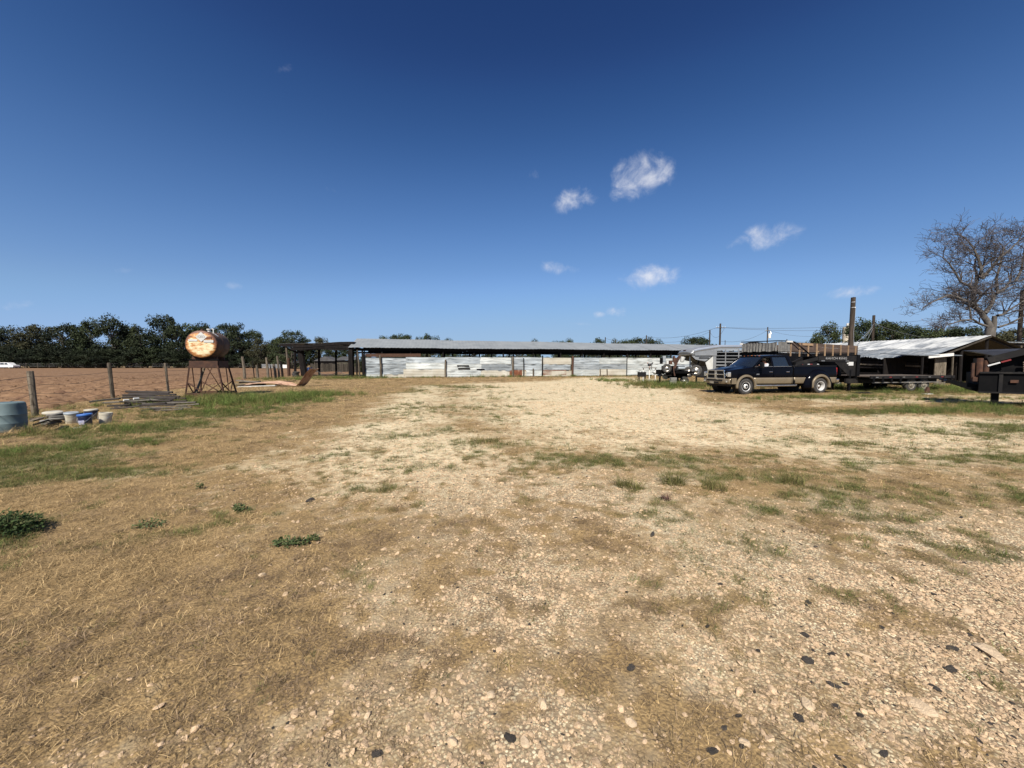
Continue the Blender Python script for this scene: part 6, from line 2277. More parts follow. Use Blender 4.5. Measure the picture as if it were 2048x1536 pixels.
# ================================================================ rusty fuel tank on its stand
SA = R(16)
FLc = gnd(371, 796)
stand = thing('tank_stand', 'rusty angle-iron stand with splayed braced legs carrying the fuel tank', 'stand', (FLc.x, FLc.y, gz(FLc.x, FLc.y)), SA)
SW, SD = 1.52, 1.42                       # base width and depth
TX0, TX1, TY0, TY1 = .16, 1.28, .10, 1.20   # platform
ZB, ZP0, ZP1 = .20, 1.36, 1.73
for (a, b) in (((0, 0), (SW, 0)), ((0, SD), (SW, SD)), ((0, 0), (0, SD)), ((SW, 0), (SW, SD))):
    MB().bar((a[0], a[1], .10), (b[0], b[1], .10), .05, .20).build('base_channel', rust, stand)
C4 = [((0, 0), (TX0, TY0)), ((SW, 0), (TX1, TY0)), ((SW, SD), (TX1, TY1)), ((0, SD), (TX0, TY1))]
for (b, t_) in C4:
    MB().bar((b[0], b[1], .05), (t_[0], t_[1], ZP0 + .1), .058, .058).build('leg', rust, stand)


def face(b0, t0, b1, t1):
    L0 = lambda k: Vector((b0[0], b0[1], .15)).lerp(Vector((t0[0], t0[1], ZP0)), k)
    L1 = lambda k: Vector((b1[0], b1[1], .15)).lerp(Vector((t1[0], t1[1], ZP0)), k)
    mb_ = L0(0).lerp(L1(0), .5)
    for (p, q) in ((L0(.45), mb_ + Vector((0, 0, .02))), (L1(.45), mb_ + Vector((0, 0, .02))), (mb_ - (L1(0) - L0(0)) * .12, L0(1).lerp(L1(1), .78))):
        MB().bar(p, q, .036, .036).build('brace', rust, stand)


for i in range(4):
    j = (i + 1) % 4
    face(C4[i][0], C4[i][1], C4[j][0], C4[j][1])
MB().tube([(.25, .35, .12), (.45, .8, ZP0)], .05, 7).build('inner_post', grey_wood, stand)
for (c, s_) in ((((TX0 + TX1) / 2, TY0, (ZP0 + ZP1) / 2 - .02), (TX1 - TX0, .05, ZP1 - ZP0 - .04)), (((TX0 + TX1) / 2, TY1, (ZP0 + ZP1) / 2 - .02), (TX1 - TX0, .05, ZP1 - ZP0 - .04)), ((TX0, (TY0 + TY1) / 2, (ZP0 + ZP1) / 2 - .02), (.05, TY1 - TY0 - .06, ZP1 - ZP0 - .04)), ((TX1, (TY0 + TY1) / 2, (ZP0 + ZP1) / 2 - .02), (.05, TY1 - TY0 - .06, ZP1 - ZP0 - .04))):
    MB().box(c, s_).build('platform_plate', rust, stand)
for yy in (TY0, TY1):
    MB().bar((TX0 - .04, yy, ZP1 + .0), (TX1 + .04, yy, ZP1 + .0), .09, .05).build('platform_rim', blk, stand)
for yy in (.25, 1.0):
    MB().box(((TX0 + TX1) / 2, yy, ZP1 + .08), (1.0, .10, .16)).build('saddle', rust, stand)

TR, TL = .615, 1.42
cxl, czl = (TX0 + TX1) / 2, ZP1 + .10 + TR
M4 = Matrix.Translation(stand.location) @ Matrix.Rotation(SA, 4, 'Z')
tank = thing('fuel_tank', 'rusty round fuel tank with a peeling cream end and a white diamond placard', 'tank', M4 @ Vector((cxl, -.05, czl)), SA)
tank_rust = material('tank_rust_shell', (.048, .028, .020), rough=.85, col2=(.10, .052, .030), scale=3, mix=.5, col3=(.12, .105, .09), scale3=1.6, amt3=.62, bump=.3, bscale=16)
tank_end = bpy.data.materials.new('peeling_cream_end')
tank_end.use_nodes = True
T_ = tank_end.node_tree
L_ = T_.links
B_ = T_.nodes['Principled BSDF']
B_.inputs['Roughness'].default_value = .6
tc_ = T_.nodes.new('ShaderNodeTexCoord')
ln_ = T_.nodes.new('ShaderNodeVectorMath')
ln_.operation = 'LENGTH'
mp_ = T_.nodes.new('ShaderNodeMapping')
mp_.inputs['Scale'].default_value = (1, 0, 1)
L_.new(tc_.outputs['Object'], mp_.inputs['Vector'])
L_.new(mp_.outputs[0], ln_.inputs[0])
mp2 = T_.nodes.new('ShaderNodeMapping')
mp2.inputs['Scale'].default_value = (1.0, 1.0, 2.6)
L_.new(tc_.outputs['Object'], mp2.inputs['Vector'])


def tnoise(sc, seedv):
    n = T_.nodes.new('ShaderNodeTexNoise')
    n.inputs['Scale'].default_value = sc
    n.inputs['Detail'].default_value = 7
    n.inputs['Roughness'].default_value = .65
    a_ = T_.nodes.new('ShaderNodeVectorMath')
    a_.operation = 'ADD'
    a_.inputs[1].default_value = (seedv, seedv * 2, seedv * .5)
    L_.new(mp2.outputs[0], a_.inputs[0])
    L_.new(a_.outputs[0], n.inputs['Vector'])
    return n.outputs[0]


def tmath(op, a, b):
    n = T_.nodes.new('ShaderNodeMath')
    n.operation = op
    for i, v in enumerate((a, b)):
        if isinstance(v, (int, float)):
            n.inputs[i].default_value = v
        else:
            L_.new(v, n.inputs[i])
    return n.outputs[0]


def tmr(v, a, b):
    n = T_.nodes.new('ShaderNodeMapRange')
    L_.new(v, n.inputs[0])
    n.inputs[1].default_value = a
    n.inputs[2].default_value = b
    return n.outputs[0]


def tmix(f, a, b):
    n = T_.nodes.new('ShaderNodeMix')
    n.data_type = 'RGBA'
    L_.new(f, n.inputs[0])
    for k, v in ((6, a), (7, b)):
        if isinstance(v, tuple):
            n.inputs[k].default_value = (*v, 1)
        else:
            L_.new(v, n.inputs[k])
    return n.outputs[2]


sepz = T_.nodes.new('ShaderNodeSeparateXYZ')
L_.new(tc_.outputs['Object'], sepz.inputs[0])
rimf = tmr(ln_.outputs['Value'], .44, .66)
upf = tmr(sepz.outputs[2], -.45, .55)
r1 = tmath('ADD', tnoise(3.2, 1.0), tmath('ADD', tmath('MULTIPLY', rimf, .34), tmath('MULTIPLY', upf, .13)))
colr = tmix(tmr(tnoise(5, 7.0), .4, .62), (.70, .61, .40), (.58, .46, .26))
colr = tmix(tmr(r1, .52, .66), colr, (.40, .175, .05))
colr = tmix(tmr(r1, .68, .80), colr, (.11, .040, .020))
L_.new(colr, B_.inputs['Base Color'])
shell = MB().lathe([(TR - .01, 0), (TR, .03), (TR, TL - .03), (TR - .01, TL)], 48, 'y').build('shell', tank_rust, tank, smooth=True)
for yy in (.02, TL * .5, TL - .02):
    MB().lathe([(TR, yy - .018), (TR + .012, yy), (TR, yy + .018)], 48, 'y', closed=True).build('weld_band', tank_rust, shell, smooth=True)
capo = MB().lathe([(TR - .004, -.002), (TR - .03, -.022), (TR * .7, -.036), (TR * .35, -.044), (0, -.046)], 48, 'y').build('end_cap', tank_end, tank, smooth=True)
MB().lathe([(0, TL + .046), (TR * .35, TL + .044), (TR * .7, TL + .036), (TR - .03, TL + .022), (TR - .004, TL + .002)], 48, 'y').build('end_cap', tank_rust, tank, smooth=True)
pl = MB().prism([(-.225, 0), (0, -.225), (.225, 0), (0, .225)], -.0035, .0035).build('diamond_placard', white_panel, tank)
pl.location = (.03, -.058, .33)
print_m = material('grey_print', (.10, .10, .10), rough=.7)
text_mesh('1203', .155, 'lettering', print_m, pl, (0, -.0045, 0), (R(90), 0, 0), .0008, .95)
for (xx, zz, w, h, mt, nm) in ((-.30, .175, .34, .085, white_panel, 'label_strip'), (.31, .135, .38, .115, white_panel, 'label_strip'), (.31, .30, .24, .10, rust_sheet, 'faded_red_label')):
    MB().box((xx, -.056, zz), (w, .006, h)).build(nm, mt, tank)
MB().lathe([(.05, TR - .02), (.05, TR + .05), (.065, TR + .05), (.065, TR + .085), (0, TR + .09)], 12, c=(.02, .12, 0)).build('filler_cap', rust, tank)
MB().lathe([(.055, TR - .02), (.055, TR + .08), (.09, TR + .08), (.09, TR + .13), (0, TR + .14)], 14, c=(.10, .55, 0)).build('filler_cap', white_panel, tank, smooth=True)
MB().tube([(.28, .55, TR - .08), (.28, .55, TR + .10), (.22, .55, TR + .14)], .028, 8).build('vent_pipe', white_panel, tank, smooth=True)
rows = []
for i in range(9):
    a = R(40 + i * 3.2)
    wv_ = .03 * math.sin(i * 1.7)
    rows.append([((TR + .004) * math.cos(a), .42 + wv_ + t_ * (.15 + .05 * math.sin(i * 2.3)), (TR + .004) * math.sin(a)) for t_ in (0, .33, .66, 1)])
MB().grid(rows).build('torn_decal', white_panel, tank, smooth=True)

# ================================================================ pale blue barrel, lids, buckets
bp = gnd(-14, 868)
teal = material('faded_teal_plastic', (.105, .15, .158), rough=.6, col2=(.08, .115, .12), scale=3, mix=.5, col3=(.06, .078, .072), scale3=5, amt3=.66)
br_ = thing('plastic_barrel', 'faded pale blue plastic barrel standing upside down at the left edge', 'barrel', (bp.x, bp.y + .28, gz(bp.x, bp.y)), 0)
br_.scale = (.74, .74, 1.0)
MB().lathe([(.375, 0), (.385, .02), (.385, .20), (.392, .22), (.385, .24), (.383, .40), (.392, .42), (.383, .44), (.378, .62), (.365, .68), (.33, .70), (.0, .69)], 36).build('shell', teal, br_, smooth=True, angle=30)
MB().box((.02, -.395, .28), (.03, .012, .06)).build('scuffed_patch', white_panel, br_)
MB().lathe([(.40, -.03), (.40, .03), (.37, .03)], 30).build('base_ring', blackp, br_)
pail_w = material('dirty_white_plastic', (.46, .43, .35), rough=.5, col2=(.34, .31, .24), scale=5, mix=.55)
pail_b = material('blue_plastic_lid', (.045, .14, .42), rough=.4, col2=(.04, .11, .34), scale=4)
pail_n = material('navy_plastic', (.012, .018, .05), rough=.4)


def bucket(px, py, Y, label, body_m, lid_m, tilt=(0, 0), labelled=False, lid=True):
    p = at(px, py, Y)
    b = thing('bucket', label, 'bucket', (p.x, p.y, gz(p.x, p.y) - .02), rnd.uniform(-.4, .4), 'buckets by the fence')
    b.rotation_euler.x, b.rotation_euler.y = tilt
    b.scale = (.86, .86, .86)
    MB().lathe([(.128, 0), (.132, .01), (.148, .27), (.156, .275), (.156, .285), (.150, .29), (.151, .315), (.158, .32), (.158, .33), (.152, .335), (.153, .355), (.145, .355), (.143, .30)] if not lid else [(.128, 0), (.132, .01), (.148, .27), (.156, .275), (.156, .285), (.150, .29), (.152, .345), (0, .345)], 28).build('pail', body_m, b, smooth=True, angle=35)
    if lid:
        MB().lathe([(.163, .325), (.166, .335), (.166, .362), (.158, .372), (.14, .366), (0, .366)], 28).build('lid', lid_m, b, smooth=True, angle=35)
    P_ = []
    for i in range(15):
        a = math.pi * i / 14
        P_.append((.165 * math.cos(a), -.166 * math.sin(a) * .99 - .0, .30 - .17 * math.sin(a)))
    MB().tube(P_, .0045, 5).build('bail_handle', steel, b, smooth=True)
    for s in (-1, 1):
        MB().box((s * .158, 0, .30), (.02, .03, .04)).build('handle_ear', body_m, b)
    if labelled:
        rows = []
        for i in range(15):
            a = R(-48 + i * 5.4 - 90)
            rows.append([(.1495 * math.cos(a) * (.90 + .1 * z_ / .27), .1495 * math.sin(a) * (.90 + .1 * z_ / .27), z_) for z_ in (.08, .12, .16, .20)])
        lb = MB().grid(rows).build('paper_label', material('printed_pale_label', (.50, .50, .60), rough=.5, col2=(.05, .06, .20), scale=12, mix=.55, stretch=(.6, .6, 3)), b, smooth=True)
    return b


bucket(210, 846, 10.15, 'dirty white bucket without a lid, rightmost of the buckets', pail_w, pail_w, (R(-3), R(4)), lid=False)
bucket(172.5, 852, 9.75, 'dark blue bucket with a bright blue lid and a printed label', pail_n, pail_b, (R(2), R(-3)), True)
bucket(183, 842, 10.75, 'white-lidded bucket standing behind the blue-lidded bucket', pail_n, pail_w, (0, 0))
bucket(143, 848, 10.1, 'greyish bucket left of the blue-lidded bucket', pail_w, galv, (R(4), R(6)))
lids_m = material('grey_lid', (.13, .12, .11), rough=.7, col2=(.22, .21, .19), scale=5, mix=.5, rnd=.3)
for i in range(7):
    p = at(108 + rnd.uniform(-6, 10), 849, 10.0)
    o = MB().lathe([(.18, 0), (.185, .01), (.185, .03), (.17, .04), (0, .035)], 26).build('plastic_disc', lids_m if i != 6 else pail_w, None, smooth=True)
    o.location = (p.x + rnd.uniform(-.05, .05), p.y, gz(p.x, p.y) + .02 + i * .045)
    o.rotation_euler = (rnd.uniform(-.12, .12), rnd.uniform(-.16, .10), 0)
    tag(o, ('lowest', 'second lowest', 'third lowest', 'middle', 'third from the top', 'second from the top', 'topmost, palest')[i] + ' lid in the stack left of the buckets', 'lid', 'stacked lids')
for i, (x0, y0, x1, y1, Y, mt, lb) in enumerate([(62, 842, 84, 836, 9.9, grey_wood, 'short grey board lying right of the barrel'), (66, 850, 98, 840, 9.6, dark_wood, 'dark board slanting below the lid stack'), (92, 852, 116, 850, 9.5, dark_wood, 'small dark board in front of the lid stack'), (60, 838, 96, 834, 10.4, grey_wood, 'grey board behind the barrel'), (118, 836, 165, 826, 11.0, dark_wood, 'long dark board behind the buckets'), (150, 828, 196, 821, 11.6, dark_wood, 'second long dark board behind the buckets'), (150, 857, 170, 854, 9.3, white_panel, 'flat pale scrap in front of the blue-lidded bucket'), (114, 862, 132, 852, 9.0, dark_wood, 'dark stick jutting from the dry grass before the buckets')]):
    a, b = at(x0, y0, Y), at(x1, y1, Y + .2)
    o = MB().bar(a, b, .14, .035).build('loose_board', mt, None)
    tag(o, lb, 'board', 'loose boards by the barrel')

# ================================================================ pile of old poles by the fence
pipe_m = material('old_dark_pole', (.016, .012, .010), rough=.9, col2=(.036, .028, .024), scale=5, mix=.5, stretch=(.3, .3, .3), bump=.4, rnd=.35)
pale_pole = material('bleached_pole', (.085, .074, .06), rough=.9, col2=(.13, .115, .095), scale=6, mix=.5, bump=.4, rnd=.25)
POLES = [(252, 783, 345, 784.5, .07, 0), (258, 787.5, 338, 786, .06, 0), (246, 790.5, 352, 789, .065, 0), (180, 803.5, 240, 797, .06, 0), (205, 806, 300, 800, .05, 1), (245, 795, 360, 793, .07, 0), (260, 800, 352, 796.5, .06, 0), (215, 812, 262, 808, .05, 0), (230, 815, 332, 806, .06, 0), (285, 808, 392, 804.5, .05, 1), (280, 815, 382, 815, .045, 1), (300, 820.5, 374, 812.5, .045, 0), (308, 825, 366, 818, .04, 1), (284, 825, 322, 818, .04, 0), (250, 806.5, 346, 800, .06, 0), (318, 806.5, 374, 801.5, .05, 0), (268, 803, 342, 801, .055, 0), (262, 794, 372, 797, .06, 0), (275, 811, 350, 809, .05, 0), (240, 803, 292, 806, .05, 0), (300, 799, 384, 806, .045, 1), (222, 819, 280, 812, .045, 0), (330, 811, 398, 808, .035, 1), (270, 790, 330, 795, .055, 0)]
words_n = ['topmost', 'second topmost', 'third topmost', 'far left jutting', 'pale left']
for i, (x0, y0, x1, y1, r_, pale) in enumerate(POLES):
    Yc = 15.6 - (((y0 + y1) / 2 - 783) / 42.0) * 3.4
    a, b = at(x0, y0, Yc + .15), at(x1, y1, Yc - .1 + .2 * (i % 3))
    r_ *= .62
    a.z, b.z = max(a.z, r_ + .01), max(b.z, r_ + .01)
    m_ = a.lerp(b, .5) + Vector((0, 0, rnd.uniform(-.02, .02)))
    o = MB().tube([a, m_, b], [r_, r_ * .95, r_ * .88], 8).build('old_pole', pale_pole if pale else pipe_m, None, smooth=True)
    if i in (0, 3):
        lb = ('topmost old pole of the pile before the third fence post', 'old pole jutting furthest left out of the pile')[i == 3]
    else:
        rank = sorted((q[1] + q[3], k) for k, q in enumerate(POLES) if q[5] == pale and k not in (0, 3)).index((y0 + y1, i))
        lb = ORD[rank] + (' thin bleached pole from the top of the pile by the fence' if pale else ' dark pole from the top of the pile by the fence')
    tag(o, lb, 'pole', 'pile of old poles')
for i, (px, py) in enumerate(((247, 800.5), (267, 797.5))):
    p = at(px, py, 13.4)
    o = MB().tube([p, p + Vector((.05, .14, -.005))], [.035, .035], 12).build('white_pipe', white_panel, None, smooth=True)
    tag(o, ('left', 'right')[i] + ' short white pipe end sticking out of the pole pile', 'pipe', 'white pipe ends')

# ================================================================ bent corrugated sheet and planks
bent_m = material('rusty_bent_sheet', (.24, .115, .064), rough=.8, col2=(.40, .28, .20), scale=2.2, mix=.5, col3=(.13, .055, .030), scale3=2.5, amt3=.58, stretch=(.5, 3, 1))
sh_o = gnd(592, 774)
path = [(-3.6, .10), (-2.6, .20), (-1.6, .22), (-.8, .16), (-.2, .08), (.05, .06), (.25, .22), (.50, .55), (.75, .88), (.98, 1.12), (1.10, 1.20)]
rows = []
for i, (x_, z_) in enumerate(path):
    row = []
    for j in range(33):
        v = j / 32
        row.append((x_ + .10 * v * (1 if x_ > 0 else 0), v * .82, z_ + .018 * math.sin(v * 8 * 2 * math.pi) + .03 * math.sin(v * 5 + x_ * 2) + .10 * v * (x_ < -.3)))
    rows.append(row)
sheet_o = MB().grid(rows).build('corrugated_sheet', bent_m, None, smooth=True, solid=.006)
sheet_o.location = (sh_o.x, sh_o.y - .1, gz(sh_o.x, sh_o.y))
sheet_o.rotation_euler = (0, 0, R(-4))
tag(sheet_o, 'rusty corrugated roofing sheet bent upward at its right end', 'metal sheet')
for i, (x0, y0, x1, y1, Y, w, h, mt, lb) in enumerate([
        (473, 761, 540, 766, 27.5, .16, .07, pale_pole, 'pale top plank left on the sheet-metal heap'), (470, 768, 545, 771, 26.5, .18, .06, grey_wood, 'grey plank in the middle of the sheet-metal heap'), (478, 775, 552, 771, 25.5, .2, .05, white_panel, 'white board along the bottom of the sheet-metal heap'),
        (472, 772, 530, 768, 26.0, .2, .08, dark_wood, 'dark plank low in the sheet-metal heap'), (505, 765, 590, 762, 27.6, .3, .05, blk, 'long black panel on the sheet-metal heap'), (476, 778, 503, 778.5, 25.2, .14, .04, white_panel, 'short white strip in front of the sheet-metal heap'), (480, 765, 520, 763, 27.9, .25, .1, dark_wood, 'dark beam at the back of the sheet-metal heap')]):
    a, b = at(x0, y0, Y), at(x1, y1, Y)
    a.z, b.z = max(a.z, .03), max(b.z, .03)
    o = MB().bar(a, b, w, h).build('plank', mt, None)
    tag(o, lb, 'plank', 'planks under the bent sheet')
coil = MB()
P_ = []
for i in range(60):
    a = i * .42
    P_.append((.22 * math.cos(a) * (1 + .1 * math.sin(i)), .16 * math.sin(a), .06 + .10 * (math.sin(i * .9) * .5 + .5)))
coil.tube(P_, .016, 5)
o = coil.build('rusty_wire_coil', rust, None, smooth=True)
o.location = at(558, 768, 25.9)
o.location.z = gz(o.location.x, o.location.y) + .05
tag(o, 'tangle of rusty wire lying against the bent sheet', 'wire')

# ================================================================ small things on the right
vs_, fs_ = rock_mesh(951, 3, .25)
o = MB()._add(vs_, fs_).build('black_tarp', blackp, None, smooth=True)
p = gnd(1727, 787)
o.location = (p.x, p.y, gz(p.x, p.y) + .02)
o.scale = (1.7, .5, .5)
o.rotation_euler = (0, 0, R(8))
tag(o, 'crumpled black tarp lying before the flatbed trailer', 'tarp')
p = gnd(1855, 788.5)
o = MB().box((0, 0, .02), (.42, .16, .04)).build('white_board', white_panel, None)
o.location = (p.x, p.y, gz(p.x, p.y))
tag(o, 'small white board under the flatbed trailer wheels', 'board')
o = MB().prism([(-.12, 0), (.12, 0), (.08, .3), (-.02, .36)], -.05, .05).build('wheel_chock', rust, None)
p = gnd(1850, 787)
o.location = (p.x + .1, p.y, gz(p.x, p.y))
tag(o, 'rusty wedge standing against the rear trailer wheel', 'wheel chock')

# ================================================================ single rocks and black lumps in the foreground
big_m = material('pale_boulder', (.45, .335, .215), rough=.95, col2=(.54, .415, .275), scale=2.5, mix=.5, col3=(.40, .30, .19), scale3=2, amt3=.62, bump=.5, bscale=9, dist=.05)
ROCKS = [(1985, 1302, .15, .30, 'largest flat limestone rock near the right edge'), (1615, 1405, .07, .5, 'rounded pale rock half buried right of centre'), (1843, 1408, .09, .35, 'broad flat pale rock left below the largest one'), (904, 1482, .055, .6, 'small pale rock near the bottom middle'), (449, 935, .06, .7, 'lone white rock in the dry grass on the left'), (524, 1146, .05, .8, 'small white rock below the leafy weed'), (1722, 1300, .07, .4, 'flat pale rock right of the black lumps'), (1935, 1222, .06, .5, 'pale rock above the largest flat one'), (1840, 1196, .05, .5, 'pale rock in the gravel at the right above the lumps'), (1050, 1480, .05, .6, 'small pale rock beside the grey asphalt lump'), (980, 1385, .05, .6, 'pale rock in the dry grass near the bottom middle'), (1085, 1405, .06, .6, 'pinkish pale rock near the bottom middle'), (1262, 1438, .05, .5, 'flat pale rock in the lower middle'), (1490, 1478, .055, .5, 'pale rock beside a black lump at the bottom'), (735, 1425, .04, .6, 'tiny white rock in the grass at lower left')]
for i, (px, py, s_, fl, lb) in enumerate(ROCKS):
    vs_, fs_ = rock_mesh(700 + i, 3, 1.0)
    p = gnd(px, py)
    o = MB()._add(vs_, fs_).build('limestone_rock', big_m, None, smooth=True, angle=28)
    o.location = (p.x, p.y, gz(p.x, p.y) + s_ * fl * .22)
    o.scale = (s_ * 1.15, s_ * .85, s_ * fl)
    o.rotation_euler = (rnd.uniform(-.05, .05), rnd.uniform(-.05, .05), rnd.uniform(0, 6.28))
    o.location.z -= s_ * fl * .10
    tag(o, lb, 'rock', 'larger limestone rocks')
LUMPS = [(1440, 1164, .06), (1616, 1197, .07), (1416, 1248, .05), (1608, 1263, .075), (1665, 1300, .07), (1616, 1316, .085), (1519, 1297, .05), (1669, 1365, .07), (1669, 1405, .065), (1599, 1431, .085), (1721, 1424, .055), (1449, 1447, .06), (1423, 1496, .07), (1485, 1485, .05), (1908, 1290, .085), (1906, 1330, .09), (1871, 1368, .07), (1478, 1422, .04), (1744, 1211, .05), (1770, 1502, .06), (1958, 1471, .06), (1262, 1328, .08), (1059, 1241, .035), (1305, 1068, .10), (1253, 1176, .05), (620, 1000, .14), (1020, 1470, .085), (755, 1502, .07)]
LN = ['above the leftmost one', 'upper']
for i, (px, py, s_) in enumerate(LUMPS):
    vs_, fs_ = rock_mesh(800 + i, 3, 1.0)
    vs_ = [tuple(Vector(v) * (1 + rnd.uniform(-.2, .2))) for v in vs_]
    s_ *= .62
    p = gnd(px, py)
    o = MB()._add(vs_, fs_).build('asphalt_lump', dark_stone_m, None, smooth=True, angle=25)
    o.location = (p.x, p.y, gz(p.x, p.y) + s_ * .06)
    o.scale = (s_ * 1.3, s_ * .8, s_ * .42)
    o.rotation_euler = (rnd.uniform(-.2, .2), rnd.uniform(-.2, .2), rnd.uniform(0, 6.28))
    lb = ORD[sorted((q[0], k) for k, q in enumerate(LUMPS) if k not in (23, 25, 26, 27)).index((px, i)) if i not in (23, 25, 26, 27) else 0] + ' black asphalt lump from the left in the foreground gravel'
    if i == 25:
        lb = 'dark cracked clod in the gravel at left of centre'
    elif i == 26:
        lb = 'grey weathered asphalt lump at the bottom middle'
    elif i == 27:
        lb = 'grey asphalt lump at the bottom left of the middle'
    elif i == 23:
        lb = 'dark flat lump alone above the middle of the foreground'
    tag(o, lb, 'asphalt lump', 'black asphalt lumps')

# ================================================================ weeds, tufts and tall grass
weed_m = material('broad_weed_leaf', (.040, .062, .018), rough=.6, col2=(.075, .098, .032), scale=9, mix=.5, translucent=.2, spec=.3)
stem_m = material('weed_stem', (.10, .11, .04), rough=.8)


def weed(px, py, rx, ry, h, n, ls, label, mat=weed_m, name='leafy_weed'):
    p = gnd(px, py)
    t_ = thing(name, label, 'weed', (p.x, p.y, gz(p.x, p.y)), 0)
    rg = random.Random(int(px * 7 + py))
    vs, fs = [], []
    st = MB()
    for k in range(max(6, n // 14)):
        a, q = rg.uniform(0, 6.283), math.sqrt(rg.random())
        st.tube([(0, 0, 0), (math.cos(a) * rx * q * .6, math.sin(a) * ry * q * .6, h * .5), (math.cos(a) * rx * q, math.sin(a) * ry * q, h * (1 - q * .5))], [.006, .004, .002], 4, cap=False)
    for k in range(n):
        a, q = rg.uniform(0, 6.283), math.sqrt(rg.random())
        c = Vector((math.cos(a) * rx * q, math.sin(a) * ry * q, h * (1 - .6 * q * q) * rg.uniform(.25, 1)))
        d = Vector((rg.gauss(0, 1), rg.gauss(0, 1), rg.gauss(.3, .5))).normalized()
        nn_ = Vector((rg.gauss(0, .5), rg.gauss(-.3, .5), 1)).normalized()
        sd_ = d.cross(nn_).normalized()
        l, w = ls * rg.uniform(.6, 1.3), ls * rg.uniform(.4, .7)
        o_ = len(vs)
        vs += [c, c + d * l * .5 + sd_ * w * .5 + nn_ * l * .06, c + d * l, c + d * l * .5 - sd_ * w * .5 + nn_ * l * .06]
        fs.append((o_, o_ + 1, o_ + 2, o_ + 3))
    MB()._add(vs, fs).build('foliage', mat, t_)
    st.build('stems', stem_m, t_)
    return t_


weed(580, 1088, .17, .07, .07, 230, .032, 'low green leafy weed in the dry grass left of centre')
weed(625, 1080, .06, .035, .05, 70, .028, 'small outlying sprig right of the leafy weed')
weed(480, 1019, .09, .07, .08, 90, .035, 'dark green weed above the leafy one on the left')
weed(14, 1066, .30, .20, .22, 1100, .034, 'dark green bushy weed at the left edge', leaf_mat('dark_weed_leaf', (.030, .055, .016), (.055, .085, .026)))
weed(400, 975, .05, .05, .10, 50, .03, 'small grey-green weed standing alone in the dry grass')
weed(300, 1052, .14, .10, .07, 110, .03, 'spreading green weed in the dry grass on the left')
tuft_m = leaf_mat('tuft_blade', (.11, .115, .035), (.20, .175, .065), .25)


def tuft(px, py, r_, h, n, label, mat=tuft_m):
    p = gnd(px, py)
    vs, fs = blade_clump(int(px + py), n, r_, h * .6, h * 1.2, 35, 88, .006, 4, .9)
    me = bpy.data.meshes.new('grass_tuft')
    me.from_pydata(vs, [], fs)
    me.materials.append(mat)
    o = bpy.data.objects.new('grass_tuft', me)
    COL.objects.link(o)
    o.location = (p.x, p.y, gz(p.x, p.y))
    return tag(o, label, 'grass tuft', 'single grass tufts on the gravel')


tuft(1250, 972, .12, .20, 150, 'pale grass tuft left of the bushier middle tuft')
tuft(1273, 978, .07, .18, 80, 'small tuft just right of the pale left tuft')
tuft(1347, 968, .15, .24, 210, 'bushiest grass tuft in the middle of the green band')
tuft(1428, 978, .16, .20, 160, 'wide thin tuft right of the bushiest one')
tuft(1586, 968, .14, .20, 150, 'rightmost grass tuft of the green band')
tuft(955, 885, .20, .22, 170, 'grass tuft at the gravel edge left of the green band')
tuft(985, 882, .14, .16, 120, 'smaller tuft joined to the one at the gravel edge')
tuft(1262, 900, .12, .14, 90, 'low tuft alone above the green band')
tuft(1306, 897, .06, .16, 50, 'thin upright tuft above the green band')
tuft(1080, 915, .10, .12, 80, 'low tuft at the left end of the green band')
tuft(1328, 1000, .07, .10, 60, 'dark purplish tuft below the green band', leaf_mat('purple_tuft_blade', (.075, .035, .035), (.12, .06, .05)))
tuft(988, 798, .35, .22, 160, 'tuft on the far road edge straight ahead')
tuft(560, 802, .4, .3, 150, 'far tuft at the right end of the tall grass')

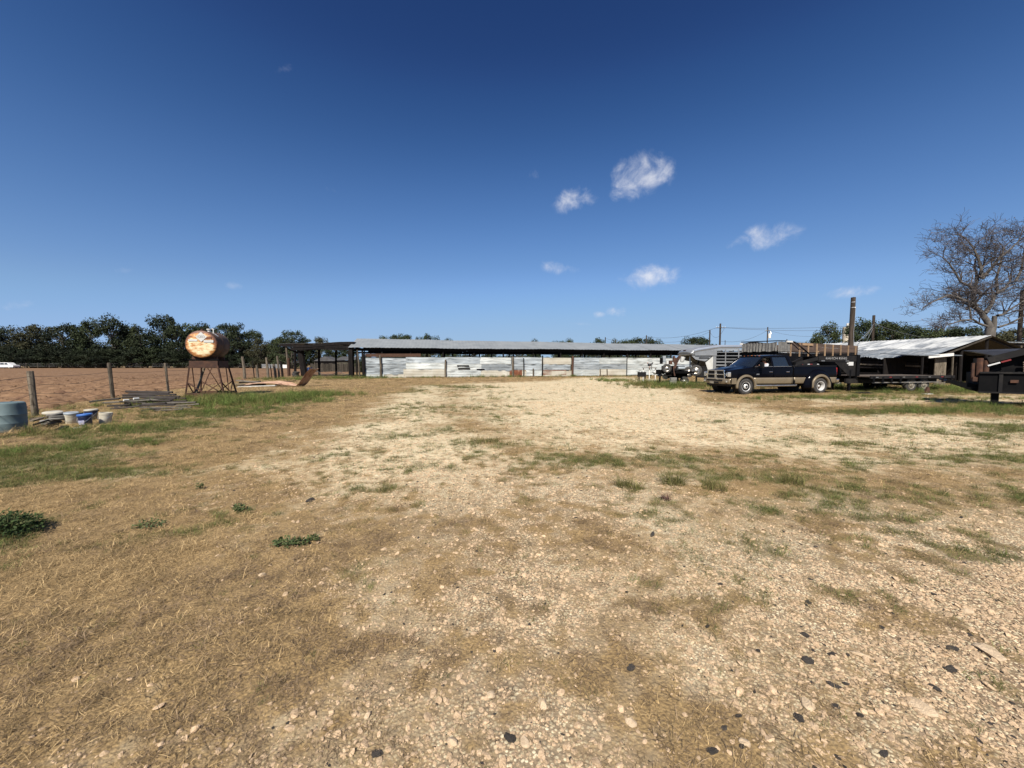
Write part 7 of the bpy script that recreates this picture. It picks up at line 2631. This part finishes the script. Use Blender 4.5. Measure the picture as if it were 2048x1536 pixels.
tall_pieces = []
for i in range(5):
    tall_pieces.append(piece('t', *blade_clump(400 + i, 46, .16, .22, .52, 45, 88, .010, 4, .9), tall_m))
for i in range(2):
    tall_pieces.append(piece('t', *blade_clump(420 + i, 36, .16, .20, .50, 40, 85, .009, 4, .9), olive_m))
for i in range(2):
    tall_pieces.append(piece('t', *blade_clump(430 + i, 30, .16, .15, .45, 20, 75, .008, 4, .8), dead_m))
TALL = [  # cx cy rx ry rot scale density  dry share
    (-11.0, 15.8, 2.4, 2.0, .3, .85, 26, .05), (-9.6, 18.6, 2.0, 1.2, 0, .75, 22, .05), (-12.8, 17.4, 1.6, 1.0, 0, .7, 16, .1), (-9.4, 12.6, 1.8, 1.0, 0, .45, 22, .2), (-9.6, 9.2, 1.6, .8, .5, .42, 26, .2), (-8.6, 6.8, 1.5, .6, .4, .38, 26, .15),
    (-11.5, 8.8, 1.4, .5, .3, .6, 26, .85), (-10.4, 9.3, 1.2, .35, .2, .5, 26, .8), (-12.5, 11.5, 2.0, .6, .9, .6, 20, .7), (-14.6, 14.8, 2.4, .6, 1.0, .6, 16, .5), (-13.4, 10.4, 1.0, .6, .8, .6, 20, .6), (-10.6, 11.0, 1.2, .5, .6, .5, 22, .6),
    (26.2, 22.6, 4.2, 1.4, .25, .9, 14, .05), (21.5, 24.6, 4, 1.2, .3, .9, 10, .2), (16.0, 12.8, 3.6, .8, .1, .55, 20, .1), (14.5, 17.9, 3.6, .55, .15, .5, 18, .2), (19.5, 17.0, 4.5, .7, .1, .5, 12, .3), (17.5, 14.2, 2.5, .7, .1, .6, 18, .1), (20, 11.5, 3, .8, 0, .5, 12, .1),
    (11.6, 25.3, 2.4, .8, 0, 1.1, 34, .25), (10.4, 27.6, 2.0, 1.4, 0, 1.1, 26, .25), (13.4, 24.2, 2.4, .8, .1, .7, 20, .4), (9.6, 24.4, 1.6, .8, 0, .6, 16, .35), (9.2, 34, 1.8, 2.5, 0, .9, 8, .2),
    (-21.5, 37, 4.5, 2.2, 0, .8, 6, .3), (-17, 40.2, 3.5, .8, .1, 1.0, 9, .1), (-19.5, 40.5, 3, 1.0, 0, .9, 8, .2)]
for i in range(22):                     # weeds along the foot of the sheet-metal wall
    s_ = 1.2 + i * 1.75
    p = BO + Vector((math.cos(BA) * s_ - math.sin(BA) * (WOFF - .6), math.sin(BA) * s_ + math.cos(BA) * (WOFF - .6), 0))
    TALL.append((p.x, p.y, 1.1, .45, BA, 1.0 if i in (0, 1, 4, 7, 8, 9, 13) else .6, 9, .1))
P, S, T, I = [], [], [], []
for (cx_, cy_, rx_, ry_, ro_, sc_, dn_, dry) in TALL:
    n = int(rx_ * ry_ * 3.14 * dn_)
    u, v = RG.normal(0, .55, n), RG.normal(0, .55, n)
    x_ = cx_ + (u * rx_) * math.cos(ro_) - (v * ry_) * math.sin(ro_)
    y_ = cy_ + (u * rx_) * math.sin(ro_) + (v * ry_) * math.cos(ro_)
    P.append(np.stack([x_, y_, relief(x_, y_)], -1))
    s_ = sc_ * RG.uniform(.6, 1.25, n)
    S.append(np.stack([s_, s_, s_ * RG.uniform(.8, 1.2, n)], -1))
    T.append(np.stack([RG.normal(0, .12, n), RG.normal(0, .12, n), RG.uniform(0, 6.28, n)], -1))
    I.append(np.where(RG.uniform(size=n) < dry, RG.integers(7, 9, n), RG.integers(0, 7, n)))
# clods lying on the near part of the ploughed field
clod_p = [piece('c', *rock_mesh(960 + i, 1, .7), soil_m) for i in range(6)]
cx_ = RG.uniform(-48, -11, 26000)
cy_ = RG.uniform(6, 60, 26000)
kk = (polymask(cx_, cy_, FIELD, .6) > .5) & (cx_ > -1.45 * cy_ - 2) & (RG.uniform(size=26000) < np.clip(fbm(cx_ * .5, cy_ * .9, 3, 91) * 2.6 - .7, .1, 1))
cx_, cy_ = cx_[kk], cy_[kk]
cs_ = .035 + .035 * RG.pareto(2.5, cx_.size).clip(0, 3)
scatter('soil_clods', 'clods of turned soil lying on the ploughed field', clod_p, np.stack([cx_, cy_, field_z(cx_, cy_) + cs_ * .15], -1), np.stack([cs_ * 1.2, cs_, cs_ * .8], -1), RG.uniform(-.5, .5, (cx_.size, 3)) * np.array([1, 1, 6.28]), RG.integers(0, 6, cx_.size), 'soil')
scatter('tall_grass', 'tall rank grass and weeds along fences, walls and trailers', tall_pieces, np.concatenate(P), np.concatenate(S), np.concatenate(T), np.concatenate(I), 'grass')
